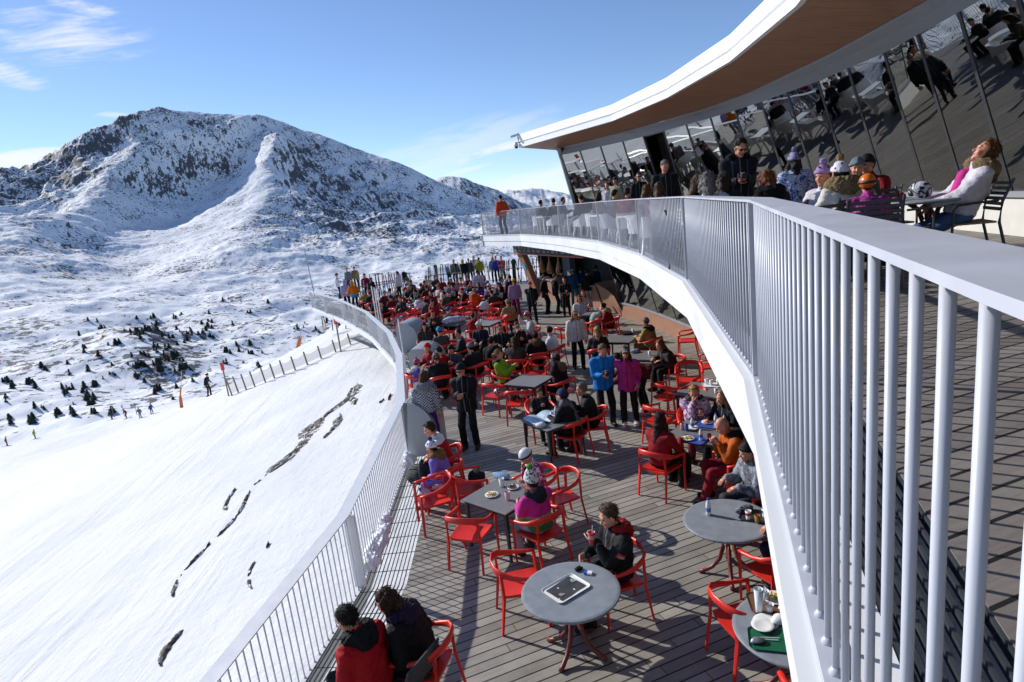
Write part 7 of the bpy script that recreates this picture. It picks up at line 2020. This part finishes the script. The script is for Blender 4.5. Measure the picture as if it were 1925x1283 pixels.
r_ = ramp(nt, (.3, .46, .55, .60), ((.05, .046, .042), (.13, .115, .098), (.21, .18, .14), (.78, .79, .82))); L.new(nz.outputs['Fac'], r_.inputs['Fac']); L.new(r_.outputs['Color'], b.inputs['Base Color']); b.inputs['Roughness'].default_value = .85
bp = nd(nt, 'ShaderNodeBump'); bp.inputs['Strength'].default_value = 1; bp.inputs['Distance'].default_value = .1; L.new(nz.outputs['Fac'], bp.inputs['Height']); L.new(bp.outputs['Normal'], b.inputs['Normal'])
for pts, w_, lb, sd in (([(672, 722), (650, 752), (620, 778), (590, 806), (560, 838), (530, 866), (502, 890), (484, 910)], 1.25, 'long dark rock band running diagonally down the snow bank', 2), ([(662, 730), (668, 748), (664, 762)], .5, 'brown rock tongue at the top of the bank near the railing', 3),
                        ([(640, 780), (622, 802), (604, 826)], .55, 'second thin rock band just right of the long one', 4), ([(443, 920), (436, 938), (432, 958)], .4, 'dark rock lip below a snow hollow left of the balusters', 5), ([(470, 925), (452, 952), (428, 985), (408, 1010)], .3, 'thin broken rock seam continuing below the long band', 6),
                        ([(395, 1022), (372, 1056), (348, 1092), (330, 1120)], .3, 'lower thin rock seam towards the bottom left', 7), ([(506, 1022), (498, 1032)], .3, 'small rock knob with a snow cap left of the railing', 8), ([(478, 1058), (468, 1082), (466, 1110)], .3, 'small dark vertical rock crack left of the railing', 9),
                        ([(345, 1185), (322, 1215), (306, 1250)], .25, 'thin rock crack near the bottom edge of the snow', 10), ([(735, 742), (734, 752)], .22, 'tiny brown tuft of rock beside the railing bend', 11), ([(722, 752), (716, 758)], .2, 'tiny dark stone left of the railing bend', 12)):
    rockstrip('rock', pts, w_, lb, sd)
# conifers on the rolling ground below the mountain
def pine_mesh(seed, sparse=0.0):
    rg_ = np.random.default_rng(seed); mb = MB()
    mb.tube([(0, 0, 0), (0, 0, .95)], [.035, .008], 5, 1)
    for k in range(15):
        z = .10 + .86 * k / 15; rr = .30 * (1 - z) ** .75 + .02; n = 9
        for j in range(n):
            if rg_.random() < .14 + sparse: continue
            a = 2 * PI * (j + rg_.random()) / n; l = rr * rg_.uniform(.65, 1.2); dz = -.10 * rg_.uniform(.5, 1.5) * (1 - .5 * z)
            c, s_ = math.cos(a), math.sin(a); w_ = .075 * rg_.uniform(.7, 1.4)
            tip = (c * l, s_ * l, z + dz); mid1 = (c * l * .5 - s_ * w_, s_ * l * .5 + c * w_, z + dz * .35 + .02); mid2 = (c * l * .5 + s_ * w_, s_ * l * .5 - c * w_, z + dz * .35 + .02); top = (c * l * .5, s_ * l * .5, z + dz * .2 + .07)
            mb.add([(0, 0, z + .03), mid1, tip, mid2, top], [(0, 1, 4), (1, 2, 4), (2, 3, 4), (3, 0, 4)], 0)
    return mb
NEED = paint('conifer_needles', (.022, .034, .022), .8, .5, scale=3); BARK = paint('conifer_bark', (.06, .045, .035), .9)
PINES = [pine_mesh(60 + k, .08 * k).build('pine_tree', [NEED, BARK], None) for k in range(4)]
_pu = [False] * 4
regions = [((560, 735), (600, 690), 40), ((250, 345), (610, 760), 26), ((0, 140), (680, 800), 24), ((130, 260), (600, 780), 34), ((240, 400), (590, 720), 46), ((380, 520), (560, 690), 44), ((500, 660), (540, 640), 36), ((600, 800), (500, 560), 20), ((0, 330), (530, 620), 30), ((600, 700), (610, 660), 10)]
rg = random.Random(11); nt_ = 0
for (x0, x1), (y0, y1), n in regions:
    for _ in range(n):
        if nt_ >= 285: break
        px, py = rg.uniform(x0, x1), rg.uniform(y0, y1)
        grp = 1 if rg.random() < .6 else rg.randint(2, 4)
        for g in range(grp):
            p = onground(px + (rg.uniform(-7, 7) if g else 0), py + (rg.uniform(-4, 4) if g else 0))
            if p is None or p[2] > 0 or math.hypot(p[0], p[1]) < 200 or math.hypot(p[0], p[1]) > 1100: continue
            D = math.hypot(p[0], p[1]); k = rg.randrange(4)
            o = PINES[k] if not _pu[k] else PINES[k].copy()
            if _pu[k]: COL.objects.link(o)
            _pu[k] = True
            s_ = rg.uniform(1.1, 2.9) * (1 + D / 800)
            o.location = (p[0], p[1], gz(p[0], p[1]) - .15); o.scale = (s_ * rg.uniform(1, 2), s_ * rg.uniform(1, 2), s_); o.rotation_euler = (rg.uniform(-.08, .08), 0, rg.uniform(0, 6)); o.name = 'pine_tree'
            tag(o, 'small dark conifer on the rolling snow below the mountain', 'tree', 'conifers scattered below the mountain'); nt_ += 1
